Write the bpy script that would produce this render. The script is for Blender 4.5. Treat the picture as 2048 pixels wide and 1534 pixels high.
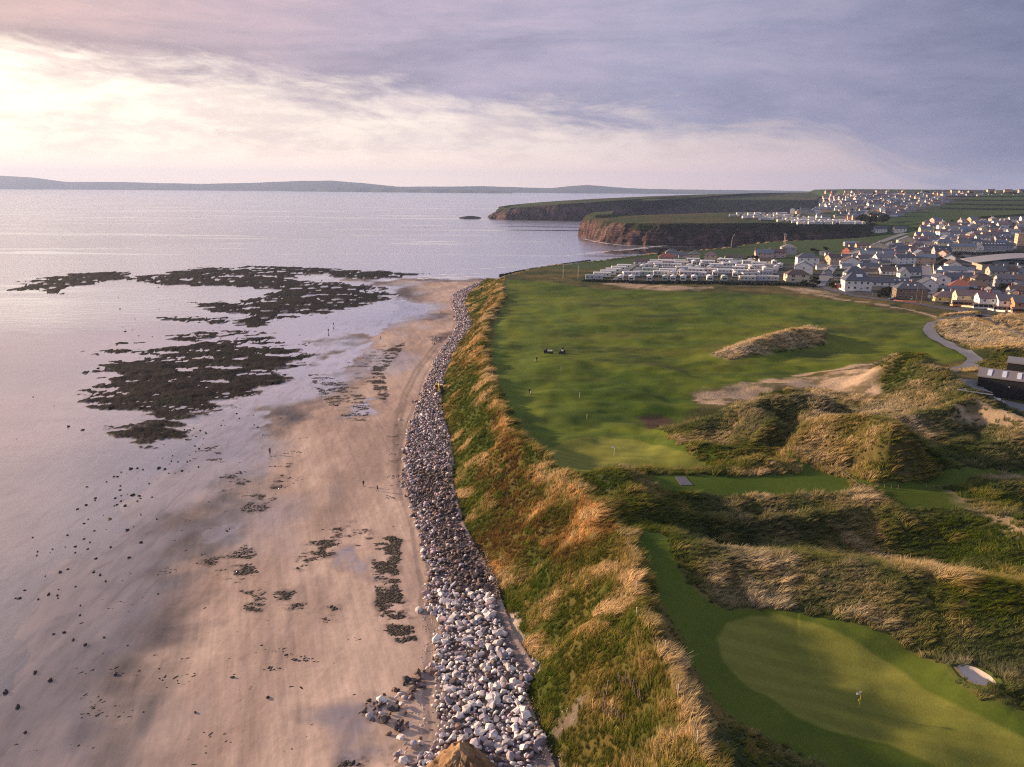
import bpy, bmesh, math, random
import numpy as np
from mathutils import Matrix, Vector
R = math.radians
random.seed(7); rng = np.random.default_rng(7)
scene = bpy.context.scene
for o in list(bpy.data.objects): bpy.data.objects.remove(o)
col = scene.collection

# ---------------------------------------------------------------- camera
FPX, CX, CY, CAMZ = 1500.0, 1024.0, 767.0, 75.0
PITCH, ROLL = math.atan(391 / 1500.0), R(0.39)
cp, sp, cr, sr = math.cos(PITCH), math.sin(PITCH), math.cos(ROLL), math.sin(ROLL)
FWD, UP, RT = np.array([0, cp, -sp]), np.array([0, sp, cp]), np.array([1.0, 0, 0])
cam_d = bpy.data.cameras.new('camera'); cam = bpy.data.objects.new('camera', cam_d); col.objects.link(cam)
xc, yc, zc = cr * RT + sr * UP, -sr * RT + cr * UP, -FWD
cam.matrix_world = Matrix(((xc[0], yc[0], zc[0], 0), (xc[1], yc[1], zc[1], 0), (xc[2], yc[2], zc[2], CAMZ), (0, 0, 0, 1)))
cam_d.sensor_width = 36; cam_d.lens = 36 * FPX / 2048
cam_d.clip_start = 1; cam_d.clip_end = 60000
scene.camera = cam

# ---------------------------------------------------------------- sky, sun, exposure
SUN_AZ, SUN_EL = R(-70), R(12.5)          # measured from the view direction, to the left
world = bpy.data.worlds.new('World'); scene.world = world; world.use_nodes = True
W = world.node_tree; W.nodes.clear()

class NB:                                  # small helper to write node trees
    def __init__(s, tree): s.t = tree
    def n(s, typ, **kw):
        nd = s.t.nodes.new(typ)
        for k, v in kw.items(): setattr(nd, k, v)
        return nd
    def put(s, sock, v):
        if isinstance(v, bpy.types.NodeSocket): s.t.links.new(v, sock)
        elif v is not None: sock.default_value = v
    def math(s, op, a, b=None, c=None, clamp=False):
        nd = s.n('ShaderNodeMath', operation=op, use_clamp=clamp)
        for i, v in enumerate((a, b, c)): s.put(nd.inputs[i], v)
        return nd.outputs[0]
    def vmath(s, op, a, b=None):
        nd = s.n('ShaderNodeVectorMath', operation=op)
        for i, v in enumerate((a, b)): s.put(nd.inputs[i], v)
        return nd.outputs[0]
    def mix(s, f, a, b, blend='MIX'):
        nd = s.n('ShaderNodeMix', data_type='RGBA', blend_type=blend)
        s.put(nd.inputs[0], f)
        for i, v in ((6, a), (7, b)):
            s.put(nd.inputs[i], (*v, 1) if isinstance(v, tuple) and len(v) == 3 else v)
        return nd.outputs[2]
    def rng(s, v, a, b, c=0.0, d=1.0, interp='SMOOTHSTEP'):
        nd = s.n('ShaderNodeMapRange', interpolation_type=interp)
        for i, x in enumerate((v, a, b, c, d)): s.put(nd.inputs[i], x)
        return nd.outputs[0]
    def noise(s, vec, scale, detail=4, rough=0.55, dist=0.0, dim='3D'):
        nd = s.n('ShaderNodeTexNoise', noise_dimensions=dim)
        s.put(nd.inputs['Vector'], vec)
        nd.inputs['Scale'].default_value = scale; nd.inputs['Detail'].default_value = detail
        nd.inputs['Roughness'].default_value = rough; nd.inputs['Distortion'].default_value = dist
        return nd.outputs[0]
    def ramp(s, f, pts):
        nd = s.n('ShaderNodeValToRGB'); s.put(nd.inputs[0], f)
        e = nd.color_ramp.elements
        while len(e) > 1: e.remove(e[0])
        e[0].position = pts[0][0]; e[0].color = (*pts[0][1], 1)
        for p, c in pts[1:]:
            k = e.new(p); k.color = (*c, 1)
        return nd.outputs[0]

def build_world():
    b = NB(W)
    sky = b.n('ShaderNodeTexSky', sky_type='NISHITA'); sky.sun_disc = False
    sky.sun_elevation = SUN_EL; sky.sun_rotation = SUN_AZ; sky.altitude = 75; sky.dust_density = 3; sky.air_density = 1.2
    dirv = b.n('ShaderNodeTexCoord').outputs['Generated']
    sep = b.n('ShaderNodeSeparateXYZ'); b.put(sep.inputs[0], dirv)
    x, y, z = sep.outputs
    az = b.math('MULTIPLY', b.math('ARCTAN2', x, y), 57.2958)          # degrees, left negative
    el = b.math('MULTIPLY', b.math('ARCSINE', z), 57.2958)
    ela = b.math('MAXIMUM', el, 0.0)
    # lower edge of the cloud deck (degrees of elevation) as a function of bearing: a long gap round the sun
    cur = b.n('ShaderNodeFloatCurve')
    c = cur.mapping.curves[0]
    def cx_(a): return (a + 180) / 360
    pts = [(-180, 0), (-140, 1.0), (-100, 9), (-62, 13.0), (-34, 7.9), (-22, 7.2), (-8, 5.8), (4.6, 4.6), (17, 4.0), (22, 3.2), (31, 0.6), (50, 0), (180, 0)]
    c.points[0].location = (0, 0); c.points[1].location = (1, 0)
    for a, e in pts[1:-1]: c.points.new(cx_(a), e / 20)
    cur.mapping.update()
    b.put(cur.inputs['Value'], b.math('DIVIDE', b.math('ADD', az, 180.0), 360.0))
    edge = b.math('MULTIPLY', cur.outputs[0], 20.0)
    # clouds seen edge-on: noise stretched along the horizon
    cv = b.n('ShaderNodeCombineXYZ')
    b.put(cv.inputs[0], b.math('MULTIPLY', az, 0.085)); b.put(cv.inputs[1], b.math('MULTIPLY', b.math('SUBTRACT', el, edge), 0.36)); 
    b.put(cv.inputs[2], b.math('MULTIPLY', y, 1.5))
    n1 = b.noise(cv.outputs[0], 1.7, 8, 0.62, 0.25)
    cv2 = b.n('ShaderNodeCombineXYZ')
    b.put(cv2.inputs[0], b.math('MULTIPLY', az, 0.16)); b.put(cv2.inputs[1], b.math('MULTIPLY', el, 0.55)); b.put(cv2.inputs[2], 3.7)
    n2 = b.noise(cv2.outputs[0], 1.5, 6, 0.6, 0.25)
    cv3 = b.n('ShaderNodeCombineXYZ')
    b.put(cv3.inputs[0], b.math('MULTIPLY', az, 0.022)); b.put(cv3.inputs[1], b.math('MULTIPLY', el, 0.13)); b.put(cv3.inputs[2], 9.1)
    n3 = b.noise(cv3.outputs[0], 1.6, 6, 0.55, 0.8)
    h = b.math('SUBTRACT', el, edge)
    h = b.math('ADD', h, b.math('MULTIPLY', b.math('SUBTRACT', n1, 0.5), 6.8))
    deck = b.rng(h, -1.3, 1.5)
    # colours (times ten: the background strength is 0.1)
    side = b.rng(az, -40.0, 34.0, interp='LINEAR')
    deckc = b.ramp(side, [(0.0, (0.40, 0.28, 0.235)), (0.18, (0.31, 0.235, 0.24)), (0.42, (0.245, 0.212, 0.27)), (0.68, (0.192, 0.188, 0.262)), (1.0, (0.105, 0.113, 0.178))])
    tex = b.math('ADD', b.math('MULTIPLY', b.math('SUBTRACT', n3, 0.5), 2.7), b.math('MULTIPLY', b.math('SUBTRACT', n2, 0.5), 1.0))
    deckc = b.mix(1.0, deckc, b.ramp(b.math('ADD', tex, 0.5), [(0.0, (0.72, 0.74, 0.78)), (0.5, (1, 1, 1)), (1.0, (1.32, 1.22, 1.16))]), 'MULTIPLY')
    # thicker above the visible part, a little brighter towards the zenith
    up = b.rng(el, 14.0, 60.0)
    deckc = b.mix(up, deckc, (0.25, 0.25, 0.32))
    gapc = b.ramp(side, [(0.0, (0.86, 0.72, 0.585)), (0.3, (0.68, 0.57, 0.49)), (0.6, (0.54, 0.45, 0.42)), (0.8, (0.38, 0.31, 0.325)), (1.0, (0.21, 0.19, 0.25))])
    # thin veils inside the gap
    veil = b.math('MULTIPLY', b.rng(n2, 0.38, 0.66), b.rng(el, 0.3, 2.6, 0.2, 0.95))
    veilc = b.ramp(side, [(0.0, (0.46, 0.36, 0.32)), (0.4, (0.38, 0.31, 0.315)), (1.0, (0.22, 0.19, 0.24))])
    gapc = b.mix(b.math('MULTIPLY', veil, 0.62), gapc, veilc)
    hor = b.ramp(side, [(0.0, (1.02, 0.78, 0.60)), (0.45, (0.92, 0.69, 0.55)), (0.75, (0.64, 0.46, 0.43)), (1.0, (0.30, 0.25, 0.28))])
    gapc = b.mix(b.rng(el, 0.0, 3.6, 1.0, 0.0), gapc, hor)
    skyc = b.mix(0.12, b.mix(1.0, gapc, (10.0, 10.0, 10.0), 'MULTIPLY'), sky.outputs[0])
    out = b.mix(deck, skyc, b.mix(1.0, deckc, (10.0, 10.0, 10.0), 'MULTIPLY'))
    # away from the sun the overcast is plain and blue-grey
    back = b.rng(b.math('ABSOLUTE', b.math('ADD', az, 25.0)), 75.0, 140.0)
    out = b.mix(b.math('MULTIPLY', back, b.rng(el, 60.0, 75.0, 1.0, 0.0)), out, (1.45, 1.65, 2.25))
    bg = b.n('ShaderNodeBackground'); b.put(bg.inputs[0], out); bg.inputs[1].default_value = 0.1
    o = b.n('ShaderNodeOutputWorld'); b.put(o.inputs[0], bg.outputs[0])
build_world()
world.cycles.sampling_method = 'MANUAL'; world.cycles.sample_map_resolution = 512

sd = bpy.data.lights.new('sun', 'SUN'); sd.energy = 5.0; sd.angle = R(2.5); sd.color = (1.0, 0.68, 0.41)
sun = bpy.data.objects.new('sun', sd); col.objects.link(sun)
sv = Vector((math.sin(SUN_AZ) * math.cos(SUN_EL), math.cos(SUN_AZ) * math.cos(SUN_EL), math.sin(SUN_EL)))
sun.rotation_euler = sv.to_track_quat('Z', 'Y').to_euler(); sun.location = (-300, 100, 200)

scene.render.engine = 'CYCLES'
scene.view_settings.view_transform = 'Standard'; scene.view_settings.look = 'None'
scene.view_settings.exposure = 1.0; scene.view_settings.gamma = 1.0; scene.view_settings.use_curve_mapping = False
scene.cycles.max_bounces = 5; scene.cycles.diffuse_bounces = 2; scene.cycles.glossy_bounces = 2
scene.cycles.transparent_max_bounces = 8; scene.cycles.volume_bounces = 0; scene.cycles.caustics_reflective = False
scene.cycles.caustics_refractive = False
scene.cycles.use_denoising = False; scene.cycles.filter_width = 1.15; scene.cycles.sample_clamp_indirect = 3.0

# ---------------------------------------------------------------- geometry of the view: a point of the photograph on a level z
def ray(px, py):
    u, v = px - CX, py - CY
    u2, v2 = u * cr + v * sr, -u * sr + v * cr
    return FPX * FWD + u2 * RT - v2 * UP
def at(px, py, z=0.0):
    d = ray(px, py); t = (z - CAMZ) / d[2]
    return np.array([d[0] * t, d[1] * t])
def pol(px, y): return np.array([y * (px - CX) / 1550.0, y])
def pix(x, y, z):
    p = np.stack([x, y, z - CAMZ], -1)
    dz = p @ FWD; uu = p @ RT / dz * FPX; vv = -(p @ UP) / dz * FPX
    return CX + uu * cr - vv * sr, CY + uu * sr + vv * cr
def atl(pts, z=0.0): return np.array([at(p[0], p[1], p[2] if len(p) > 2 else z) for p in pts])

# ---------------------------------------------------------------- noise and distances
_perm = rng.permutation(4096); _val = rng.random(4096) * 2 - 1
def vn(x, y, s=0):
    xi, yi = np.floor(x).astype(np.int64), np.floor(y).astype(np.int64)
    fx, fy = x - xi, y - yi
    fx, fy = fx * fx * fx * (fx * (fx * 6 - 15) + 10), fy * fy * fy * (fy * (fy * 6 - 15) + 10)
    def h(a, b): return _val[_perm[(_perm[(a + s * 131) & 4095] + b) & 4095]]
    a, b, c, d = h(xi, yi), h(xi + 1, yi), h(xi, yi + 1), h(xi + 1, yi + 1)
    return (a + (b - a) * fx) * (1 - fy) + (c + (d - c) * fx) * fy
def fbm(x, y, s=0, o=4, g=0.5):
    r, a, t = 0, 1.0, 0
    for k in range(o):
        r = r + a * vn(x * 2 ** k + 17.3 * k, y * 2 ** k - 9.1 * k, s + k); t += a; a *= g
    return r / t
def ss(a, b, x):
    t = np.clip((x - a) / (b - a), 0, 1); return t * t * (3 - 2 * t)
def dline(P, X, Y, vals=None):            # distance to an open polyline (and interpolated values along it)
    best = np.full(X.shape, 1e9); out = np.zeros(X.shape)
    for i in range(len(P) - 1):
        a, b = P[i], P[i + 1]; d = b - a; L = max(d @ d, 1e-9)
        t = np.clip(((X - a[0]) * d[0] + (Y - a[1]) * d[1]) / L, 0, 1)
        q = (X - a[0] - t * d[0]) ** 2 + (Y - a[1] - t * d[1]) ** 2
        m = q < best; best = np.where(m, q, best)
        if vals is not None: out = np.where(m, vals[i] + (vals[i + 1] - vals[i]) * t, out)
    return (np.sqrt(best), out) if vals is not None else np.sqrt(best)
def sdp(P, X, Y):                          # signed distance to a polygon, positive inside
    ins = np.zeros(X.shape, bool); best = np.full(X.shape, 1e18)
    n = len(P)
    for i in range(n):
        a, b = P[i], P[(i + 1) % n]; d = b - a; L = max(d @ d, 1e-9)
        t = np.clip(((X - a[0]) * d[0] + (Y - a[1]) * d[1]) / L, 0, 1)
        best = np.minimum(best, (X - a[0] - t * d[0]) ** 2 + (Y - a[1] - t * d[1]) ** 2)
        c = (a[1] > Y) != (b[1] > Y)
        if d[1] != 0: ins ^= c & (X < d[0] * (Y - a[1]) / d[1] + a[0])
    return np.where(ins, 1, -1) * np.sqrt(best)
# ---------------------------------------------------------------- shape of the land
TOE = atl([(975, 556), (958, 572), (935, 590), (929, 602), (941, 635), (945, 655), (917, 690), (901, 722), (890, 755), (882, 790), (886, 830), (900, 870), (908, 920),
           (905, 960), (915, 1000), (930, 1050), (955, 1100), (985, 1150), (1003, 1200), (1025, 1260), (1072, 1340), (1052, 1385), (1065, 1420), (1085, 1470),
           (1100, 1510), (1120, 1560), (1180, 1750), (1300, 2200)], 2.6)
CREST = [(1010, 556, 12), (1002, 575, 14), (1003, 595, 15), (985, 615, 15), (968, 645, 15), (962, 690, 15), (968, 725, 15), (972, 760, 15.5), (995, 800, 16), (1008, 835, 16.5),
         (1030, 875, 17), (1070, 905, 17), (1108, 942, 17), (1135, 965, 17.5), (1180, 1003, 18), (1228, 1050, 18), (1260, 1110, 18.5), (1272, 1170, 18.5), (1270, 1225, 18.5),
         (1297, 1268, 18.2), (1328, 1320, 18), (1350, 1385, 18), (1383, 1455, 18), (1418, 1540, 18), (1500, 1750, 18), (1800, 2300, 18)]
KZ = [c[2] for c in CREST]; KP = atl(CREST)
NORTH = atl([(1012, 555, 12), (1060, 541, 12), (1100, 532, 12), (1200, 519, 12), (1330, 504, 12), (1420, 499, 12), (1500, 491, 13), (1600, 488, 13), (1700, 484, 14), (1830, 474, 15)])
NORTH = np.array(list(NORTH) + [pol(2500, 900)])
EAST = np.array([[900, 900], [900, -80], [60, -80]])
LK = np.array(list(KP[::-1]) + list(NORTH) + list(EAST))
LT = np.array(list(TOE[::-1]) + [n + np.array([0, 26]) for n in NORTH] + list(EAST + np.array([[26, 26], [26, 0], [-40, 0]])))
INLAND = np.array([pol(1500, 1190), pol(1700, 1140), pol(1800, 1110), pol(1836, 1000), pol(1842, 820), pol(2500, 800), pol(2700, 3400), pol(1500, 3400), pol(1560, 2600), pol(1600, 2060), pol(1560, 1500)])
WET = atl([(-900, 2200), (-200, 1560), (0, 1330), (60, 1215), (130, 1140), (200, 1090), (250, 1040), (290, 985), (350, 910), (400, 862), (450, 818), (520, 785), (580, 752), (610, 715),
           (618, 682), (650, 662), (700, 645), (765, 630), (795, 600), (770, 578), (700, 571), (615, 556), (640, 551), (760, 560), (830, 556), (900, 556), (985, 556)], 0)
DRY = np.array(list(WET) + [[400, 620], [900, 500], [900, -100], [-60, -100]])
BAY = atl([(1215, 503), (1260, 500), (1330, 495), (1420, 492), (1450, 498), (1340, 506), (1230, 509)], 0)
ROCKL = atl([(905, 588), (903, 615), (912, 645), (905, 668), (880, 700), (850, 755), (838, 800), (815, 850), (806, 900), (800, 950), (808, 1000), (828, 1055), (836, 1110), (850, 1180), (846, 1215),
             (872, 1262), (860, 1330), (858, 1400), (865, 1450), (850, 1500), (800, 1540), (760, 1700), (700, 2100)], 1.0)
ROCK = np.array(list(ROCKL) + list(TOE[::-1]))
REEFS = [atl(p, 0) for p in (
    [(10, 581), (60, 560), (140, 546), (276, 540), (262, 556), (180, 568), (130, 590), (80, 590)],
    [(245, 560), (300, 546), (400, 535), (520, 529), (680, 537), (692, 545), (606, 551), (600, 559), (690, 567), (770, 577), (785, 590), (740, 610), (640, 632), (540, 640), (470, 632), (340, 612), (375, 601), (470, 603),
     (500, 594), (560, 579), (480, 573), (400, 572), (300, 573)],
    [(596, 546), (680, 539), (770, 540), (838, 548), (760, 560), (640, 551)],
    [(150, 703), (220, 693), (290, 701), (340, 690), (420, 680), (520, 667), (570, 680), (602, 690), (612, 705), (592, 730), (560, 758), (470, 800), (420, 832), (350, 862), (300, 880), (212, 882), (240, 850),
     (270, 822), (205, 812), (145, 792), (200, 768), (180, 740), (230, 735), (280, 716)],
    [(265, 687), (330, 672), (440, 660), (505, 664), (450, 675), (380, 684)],
    [(300, 636), (420, 630), (560, 640), (520, 652), (380, 650)])]
RIDGES = [   # crest points of the photograph with their height, half width, sharpness
    ([(1328, 1075, 17.8), (1392, 1093, 18.6), (1480, 1108, 18.4), (1600, 1111, 19.2), (1720, 1128, 19.8), (1850, 1144, 20.0), (2060, 1176, 20.5), (2300, 1230, 21)], 10, 1.35),
    ([(1352, 1085, 18.2), (1372, 1120, 17.2), (1400, 1160, 15.8)], 4, 1.3),
    ([(1168, 953, 18.2), (1205, 945, 19.6), (1246, 935, 21.4), (1268, 966, 20.6), (1290, 1000, 19.2), (1300, 1040, 16.5)], 7, 1.3),
    ([(1255, 936, 20.0), (1330, 941, 18.0), (1400, 946, 17.6), (1470, 930, 18.8), (1520, 901, 21.2), (1552, 915, 20.6), (1588, 944, 17.4)], 5.5, 1.35),
    ([(1350, 884, 17.2), (1400, 888, 18.4), (1445, 898, 18.2), (1480, 913, 17.2)], 4, 1.4),
    ([(1325, 860, 16.4), (1390, 850, 19.0), (1440, 836, 20.6), (1500, 812, 24.0), (1540, 845, 23.0), (1560, 890, 18.5)], 7.5, 1.3),
    ([(1572, 886, 18.4), (1600, 856, 22.5), (1660, 838, 25.0), (1740, 834, 27.0), (1790, 850, 28.0), (1792, 880, 26.0), (1770, 915, 22.5)], 10.5, 1.45),
    ([(1820, 872, 23.0), (1850, 895, 20.0)], 9, 1.5),
    ([(1900, 905, 18.5), (1960, 890, 20.0), (2080, 890, 20.5)], 9, 1.5),
    ([(1500, 811, 23.5), (1530, 790, 25.5), (1600, 780, 27.5), (1650, 783, 27.5), (1700, 806, 24.0), (1760, 822, 21.5)], 5.5, 1.3),
    ([(1742, 737, 18.5), (1790, 711, 24.5), (1832, 707, 25.5), (1850, 727, 24.5), (1890, 751, 23.5), (1925, 774, 22.5), (1955, 792, 21.0)], 11, 1.25),
    ([(1715, 836, 22.5), (1800, 834, 23), (1880, 816, 24.5), (1945, 795, 26), (1990, 811, 25.5), (2060, 835, 25.0)], 8, 1.4),
    ([(1890, 765, 19), (1930, 737, 23.0), (1985, 720, 25), (2070, 706, 26)], 8, 1.3),
    ([(1440, 706, 15.5), (1490, 688, 18.0), (1545, 669, 19.8), (1600, 655, 20.4), (1640, 660, 17.6)], 6.5, 1.35),
    ([(1880, 652, 16.0), (1905, 644, 17.4), (1955, 646, 18.0), (2010, 667, 18.0), (2070, 689, 18.0)], 7, 1.4),
    ([(1965, 636, 16.6), (2000, 633, 18.2), (2070, 639, 18.4)], 7, 1.4),
    ([(1880, 634, 15.6), (1915, 627, 16.4), (1945, 625, 16.0)], 3.5, 1.5),
    ([(1960, 700, 16.8), (2010, 693, 18.4), (2070, 689, 19)], 8, 1.4),
    ([(1935, 985, 18.2), (1990, 965, 19.6), (2080, 962, 20.2)], 7, 1.4),
    ([(1955, 1010, 18.0), (2010, 1030, 18.6), (2080, 1050, 19.0)], 7, 1.5),
    ([(1905, 1335, 15.4), (1950, 1343, 16.2), (1995, 1373, 16.0), (2040, 1410, 15)], 2.8, 1.4),
    ([(1300, 1010, 17.8), (1450, 1012, 17.6), (1600, 1010, 17.8), (1715, 1000, 17.8)], 2.5, 1.6),
]
RW = [(atl(p), np.array([q[2] for q in p]), w, e) for p, w, e in RIDGES]
TEES = [atl(p, 17.2) for p in ([(1275, 948), (1500, 948), (1690, 952), (1720, 990), (1600, 996), (1450, 997), (1300, 990)], [(1735, 976), (1915, 978), (1960, 1026), (1785, 1024)])]
YARD = atl([(1900, 740), (1960, 745), (2200, 800), (2200, 850), (2000, 822), (1935, 790)], 16)
HOLLOWS = [(at(1620, 822, 19), 9, 3.5), (at(1570, 826, 19), 7, 2.5), (at(1690, 828, 19.5), 8, 2.5), (at(1560, 1062, 14), 12, 2.2), (at(1420, 1060, 14), 9, 2.0), (at(1750, 1085, 14), 10, 2.0), (at(1900, 1100, 15), 10, 2.0)]
BUNK = at(1948, 1376, 13.9)
RAMPD = [0, 650, 720, 850, 1050, 1250, 1700, 2250, 2700, 3400]; RAMPZ = [14, 14, 14, 15.5, 20, 30, 51, 72.5, 79, 80]
KGREEN = at(1230, 910, 15)

def H(x, y, fine=True):
    x = np.asarray(x, float); y = np.asarray(y, float)
    # beach and sea bed
    s = sdp(DRY, x, y); bay = sdp(BAY, x, y); s = np.maximum(s, bay)
    z = np.where(s > 0, np.minimum(s * 0.007 + 0.016 * np.maximum(s - 28, 0), 1.7), np.maximum(s * 0.006, -3.0))
    z = z + 0.13 * fbm(x / 13 + y / 60, y / 30, 3, 4, .6) + np.where(s < 0, 0.09 * fbm(x / 16, y / 9, 8, 3), 0)
    rf = np.full(x.shape, -99.0)
    for P in REEFS: rf = np.maximum(rf, sdp(P, x, y))
    if fine:
        e = rf + 15 * fbm(x / 34, y / 15, 21, 5, .62) + 11 * fbm(x / 8, y / 4, 27, 4, .7)
        up = ss(-4, 7, e)
        z = z + up * (0.29 + np.maximum(-z, 0) + 1.25 * fbm(x / 15, y / 6, 25, 5, .7)) 
    z = np.where(bay > 0, np.maximum(z, .12 + .02 * bay), z)
    # boulder bank
    rk = sdp(ROCK, x, y)
    dT, dL = dline(TOE, x, y), dline(ROCKL, x, y)
    z = np.where(rk > 0, z + 1.7 * np.clip(dL / (dL + dT + 1e-3), 0, 1) ** 0.8, z)
    # plateau
    sT, sK = sdp(LT, x, y), sdp(LK, x, y)
    d = np.hypot(x * 0.72, y)
    zc = np.interp(d, RAMPD, RAMPZ)
    zc = zc - 3.4 * ss(540, 720, y) * ss(1580, 1450, CX + x / np.maximum(y, 1) * 1550) * ss(1000, 900, y)
    left = np.clip((1700 - (CX + x / np.maximum(y, 1) * 1550)) / 320, 0, 1) * np.clip((d - 900) / 700, 0, 1)
    zc = zc - left * 12 * np.clip((d - 900) / 900, 0.3, 1)
    inl = sdp(INLAND, x, y)
    dK, kz = dline(KP, x, y, np.array(KZ, float))
    und = fbm(x / 48, y / 34, 31, 3) * 1.7 + fbm(x / 17, y / 11, 41, 3) * 1.5
    mown = ss(0, 30, sK)
    zi = zc + und * ss(0, 12, sK) * np.clip(1.3 - d / 600, .08, 1)
    zi = zi + 0.9 * np.exp(-((x - KGREEN[0]) ** 2 + (y - KGREEN[1]) ** 2) / 22 ** 2)
    rmax = np.zeros(x.shape)
    near = y < 620
    for P, zz, w, e in RW:
        lo, hi = P.min(0) - 3.2 * w, P.max(0) + 3.2 * w
        m = near & (x > lo[0]) & (x < hi[0]) & (y > lo[1]) & (y < hi[1])
        if not m.any(): continue
        dd, zr = dline(P, x[m], y[m], zz)
        if fine:
            dd = np.abs(dd + 0.16 * w * fbm(x[m] / 9, y[m] / 9, 51, 3))
            zr = zr + 0.6 * fbm(x[m] / 7, y[m] / 7, 53, 3)
        g = np.exp(-(dd / w) ** e)
        zi[m] = np.maximum(zi[m], zi[m] + (zr - zi[m]) * g)
    for P in TEES:
        m = near & (np.abs(x - P[:, 0].mean()) < 60) & (np.abs(y - P[:, 1].mean()) < 40)
        if m.any():
            k = ss(-7, 0.5, sdp(P, x[m], y[m])); zi[m] = np.maximum(zi[m] * (1 - k) + 17.2 * k, zi[m] * 0 + zi[m] * (1 - k) + 17.2 * k)
    for (hx, hy), hr, hd in HOLLOWS: zi = zi - hd * np.exp(-((x - hx) ** 2 + (y - hy) ** 2) / hr ** 2)
    k = ss(-6, 1, sdp(YARD, x, y)); zi = zi * (1 - k) + 16 * k
    pass
    # seaward ridge along the crest, dropping to the course behind
    zr = kz + (1.1 * fbm(x / 6, y / 8, 61, 3) if fine else 0)
    g = np.exp(-(np.maximum(sK, 0) / np.interp(y, [80, 150, 260, 420], [5.5, 5.0, 3.5, 3.0])) ** 1.5)
    zin = np.where(sK > 0, np.maximum(zi, zi + (zr - zi) * g), zi)
    # cliff slope between toe and crest
    t = np.clip(sT / (sT + np.maximum(-sK, 0) + 1e-3), 0, 1)
    top = np.where(dK < 60, zr, zc)
    prof = 0.75 * t + 0.25 * t * t * (3 - 2 * t)
    zs = 2.6 + (top - 2.6) * prof
    if fine: zs = zs + (2.3 * fbm(x / 9, y / 13, 71, 4) + 0.7 * fbm(x / 3.2, y / 3.2, 75, 2)) * np.sin(np.pi * np.clip(t, 0, 1)) ** 0.7
    z = np.where(sT > 0, np.where(sK > 0, zin, zs), z)
    zf = np.where(inl > 0, np.minimum(zc, z + inl * .45), z)
    z = np.where((sT <= 0) & (inl > 0), zf, z)
    return z

# ---------------------------------------------------------------- ground sheet: rows by distance, columns by bearing
dep = np.concatenate([np.arange(51, 6, -0.085), np.arange(6, 1.33, -0.045)])
ROWD = CAMZ / np.tan(np.radians(dep)); COLA = np.radians(np.arange(-45, 45.01, 0.1))
NR, NC = len(ROWD), len(COLA)
gx = (ROWD[:, None] * np.sin(COLA)[None]); gy = (ROWD[:, None] * np.cos(COLA)[None])
gz = H(gx, gy)
def Hg(x, y):                               # the finished sheet, read between its points
    x = np.asarray(x, float); y = np.asarray(y, float)
    r = np.clip(np.hypot(x, y), ROWD[0], ROWD[-1] - 1e-3); a = np.arctan2(x, y)
    i = np.clip(np.searchsorted(ROWD, r) - 1, 0, NR - 2); u = (r - ROWD[i]) / (ROWD[i + 1] - ROWD[i])
    f = np.clip((a - COLA[0]) / (COLA[1] - COLA[0]), 0, NC - 1.001); j = f.astype(int); v = f - j
    return (gz[i, j] * (1 - v) + gz[i, j + 1] * v) * (1 - u) + (gz[i + 1, j] * (1 - v) + gz[i + 1, j + 1] * v) * u
def hit(px, py):                            # where the line of sight of a photograph point meets the ground
    px, py = np.atleast_1d(np.asarray(px, float)), np.atleast_1d(np.asarray(py, float))
    d = np.stack([ray(a, b_) for a, b_ in zip(px, py)]); d = d / np.linalg.norm(d[:, :2], axis=1)[:, None]
    ts = np.concatenate([np.geomspace(45, 700, 420), np.geomspace(705, 3300, 160)])
    X, Y = d[:, 0:1] * ts, d[:, 1:2] * ts
    hz = np.maximum(Hg(X, Y), 0)
    below = (CAMZ + d[:, 2:3] * ts) < hz
    i = np.argmax(below, 1); i = np.where(below.any(1), np.maximum(i, 1), len(ts) - 1)
    lo, hi = ts[i - 1], ts[i]
    for _ in range(12):
        m = (lo + hi) / 2; hm = np.maximum(Hg(d[:, 0] * m, d[:, 1] * m), 0)
        b_ = (CAMZ + d[:, 2] * m) < hm
        hi = np.where(b_, m, hi); lo = np.where(b_, lo, m)
    return np.stack([d[:, 0] * hi, d[:, 1] * hi], 1)
def hitl(pts): p = np.array(pts, float); return hit(p[:, 0], p[:, 1])

def cell(x, y):
    r = np.hypot(x, y); a = np.arctan2(x, y)
    i = np.clip(np.searchsorted(ROWD, r), 0, NR - 1); j = np.clip(np.round((a - COLA[0]) / (COLA[1] - COLA[0])).astype(int), 0, NC - 1)
    return i, j
def zat(x, y):
    return float(Hg(np.array([x]), np.array([y]))[0])

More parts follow.
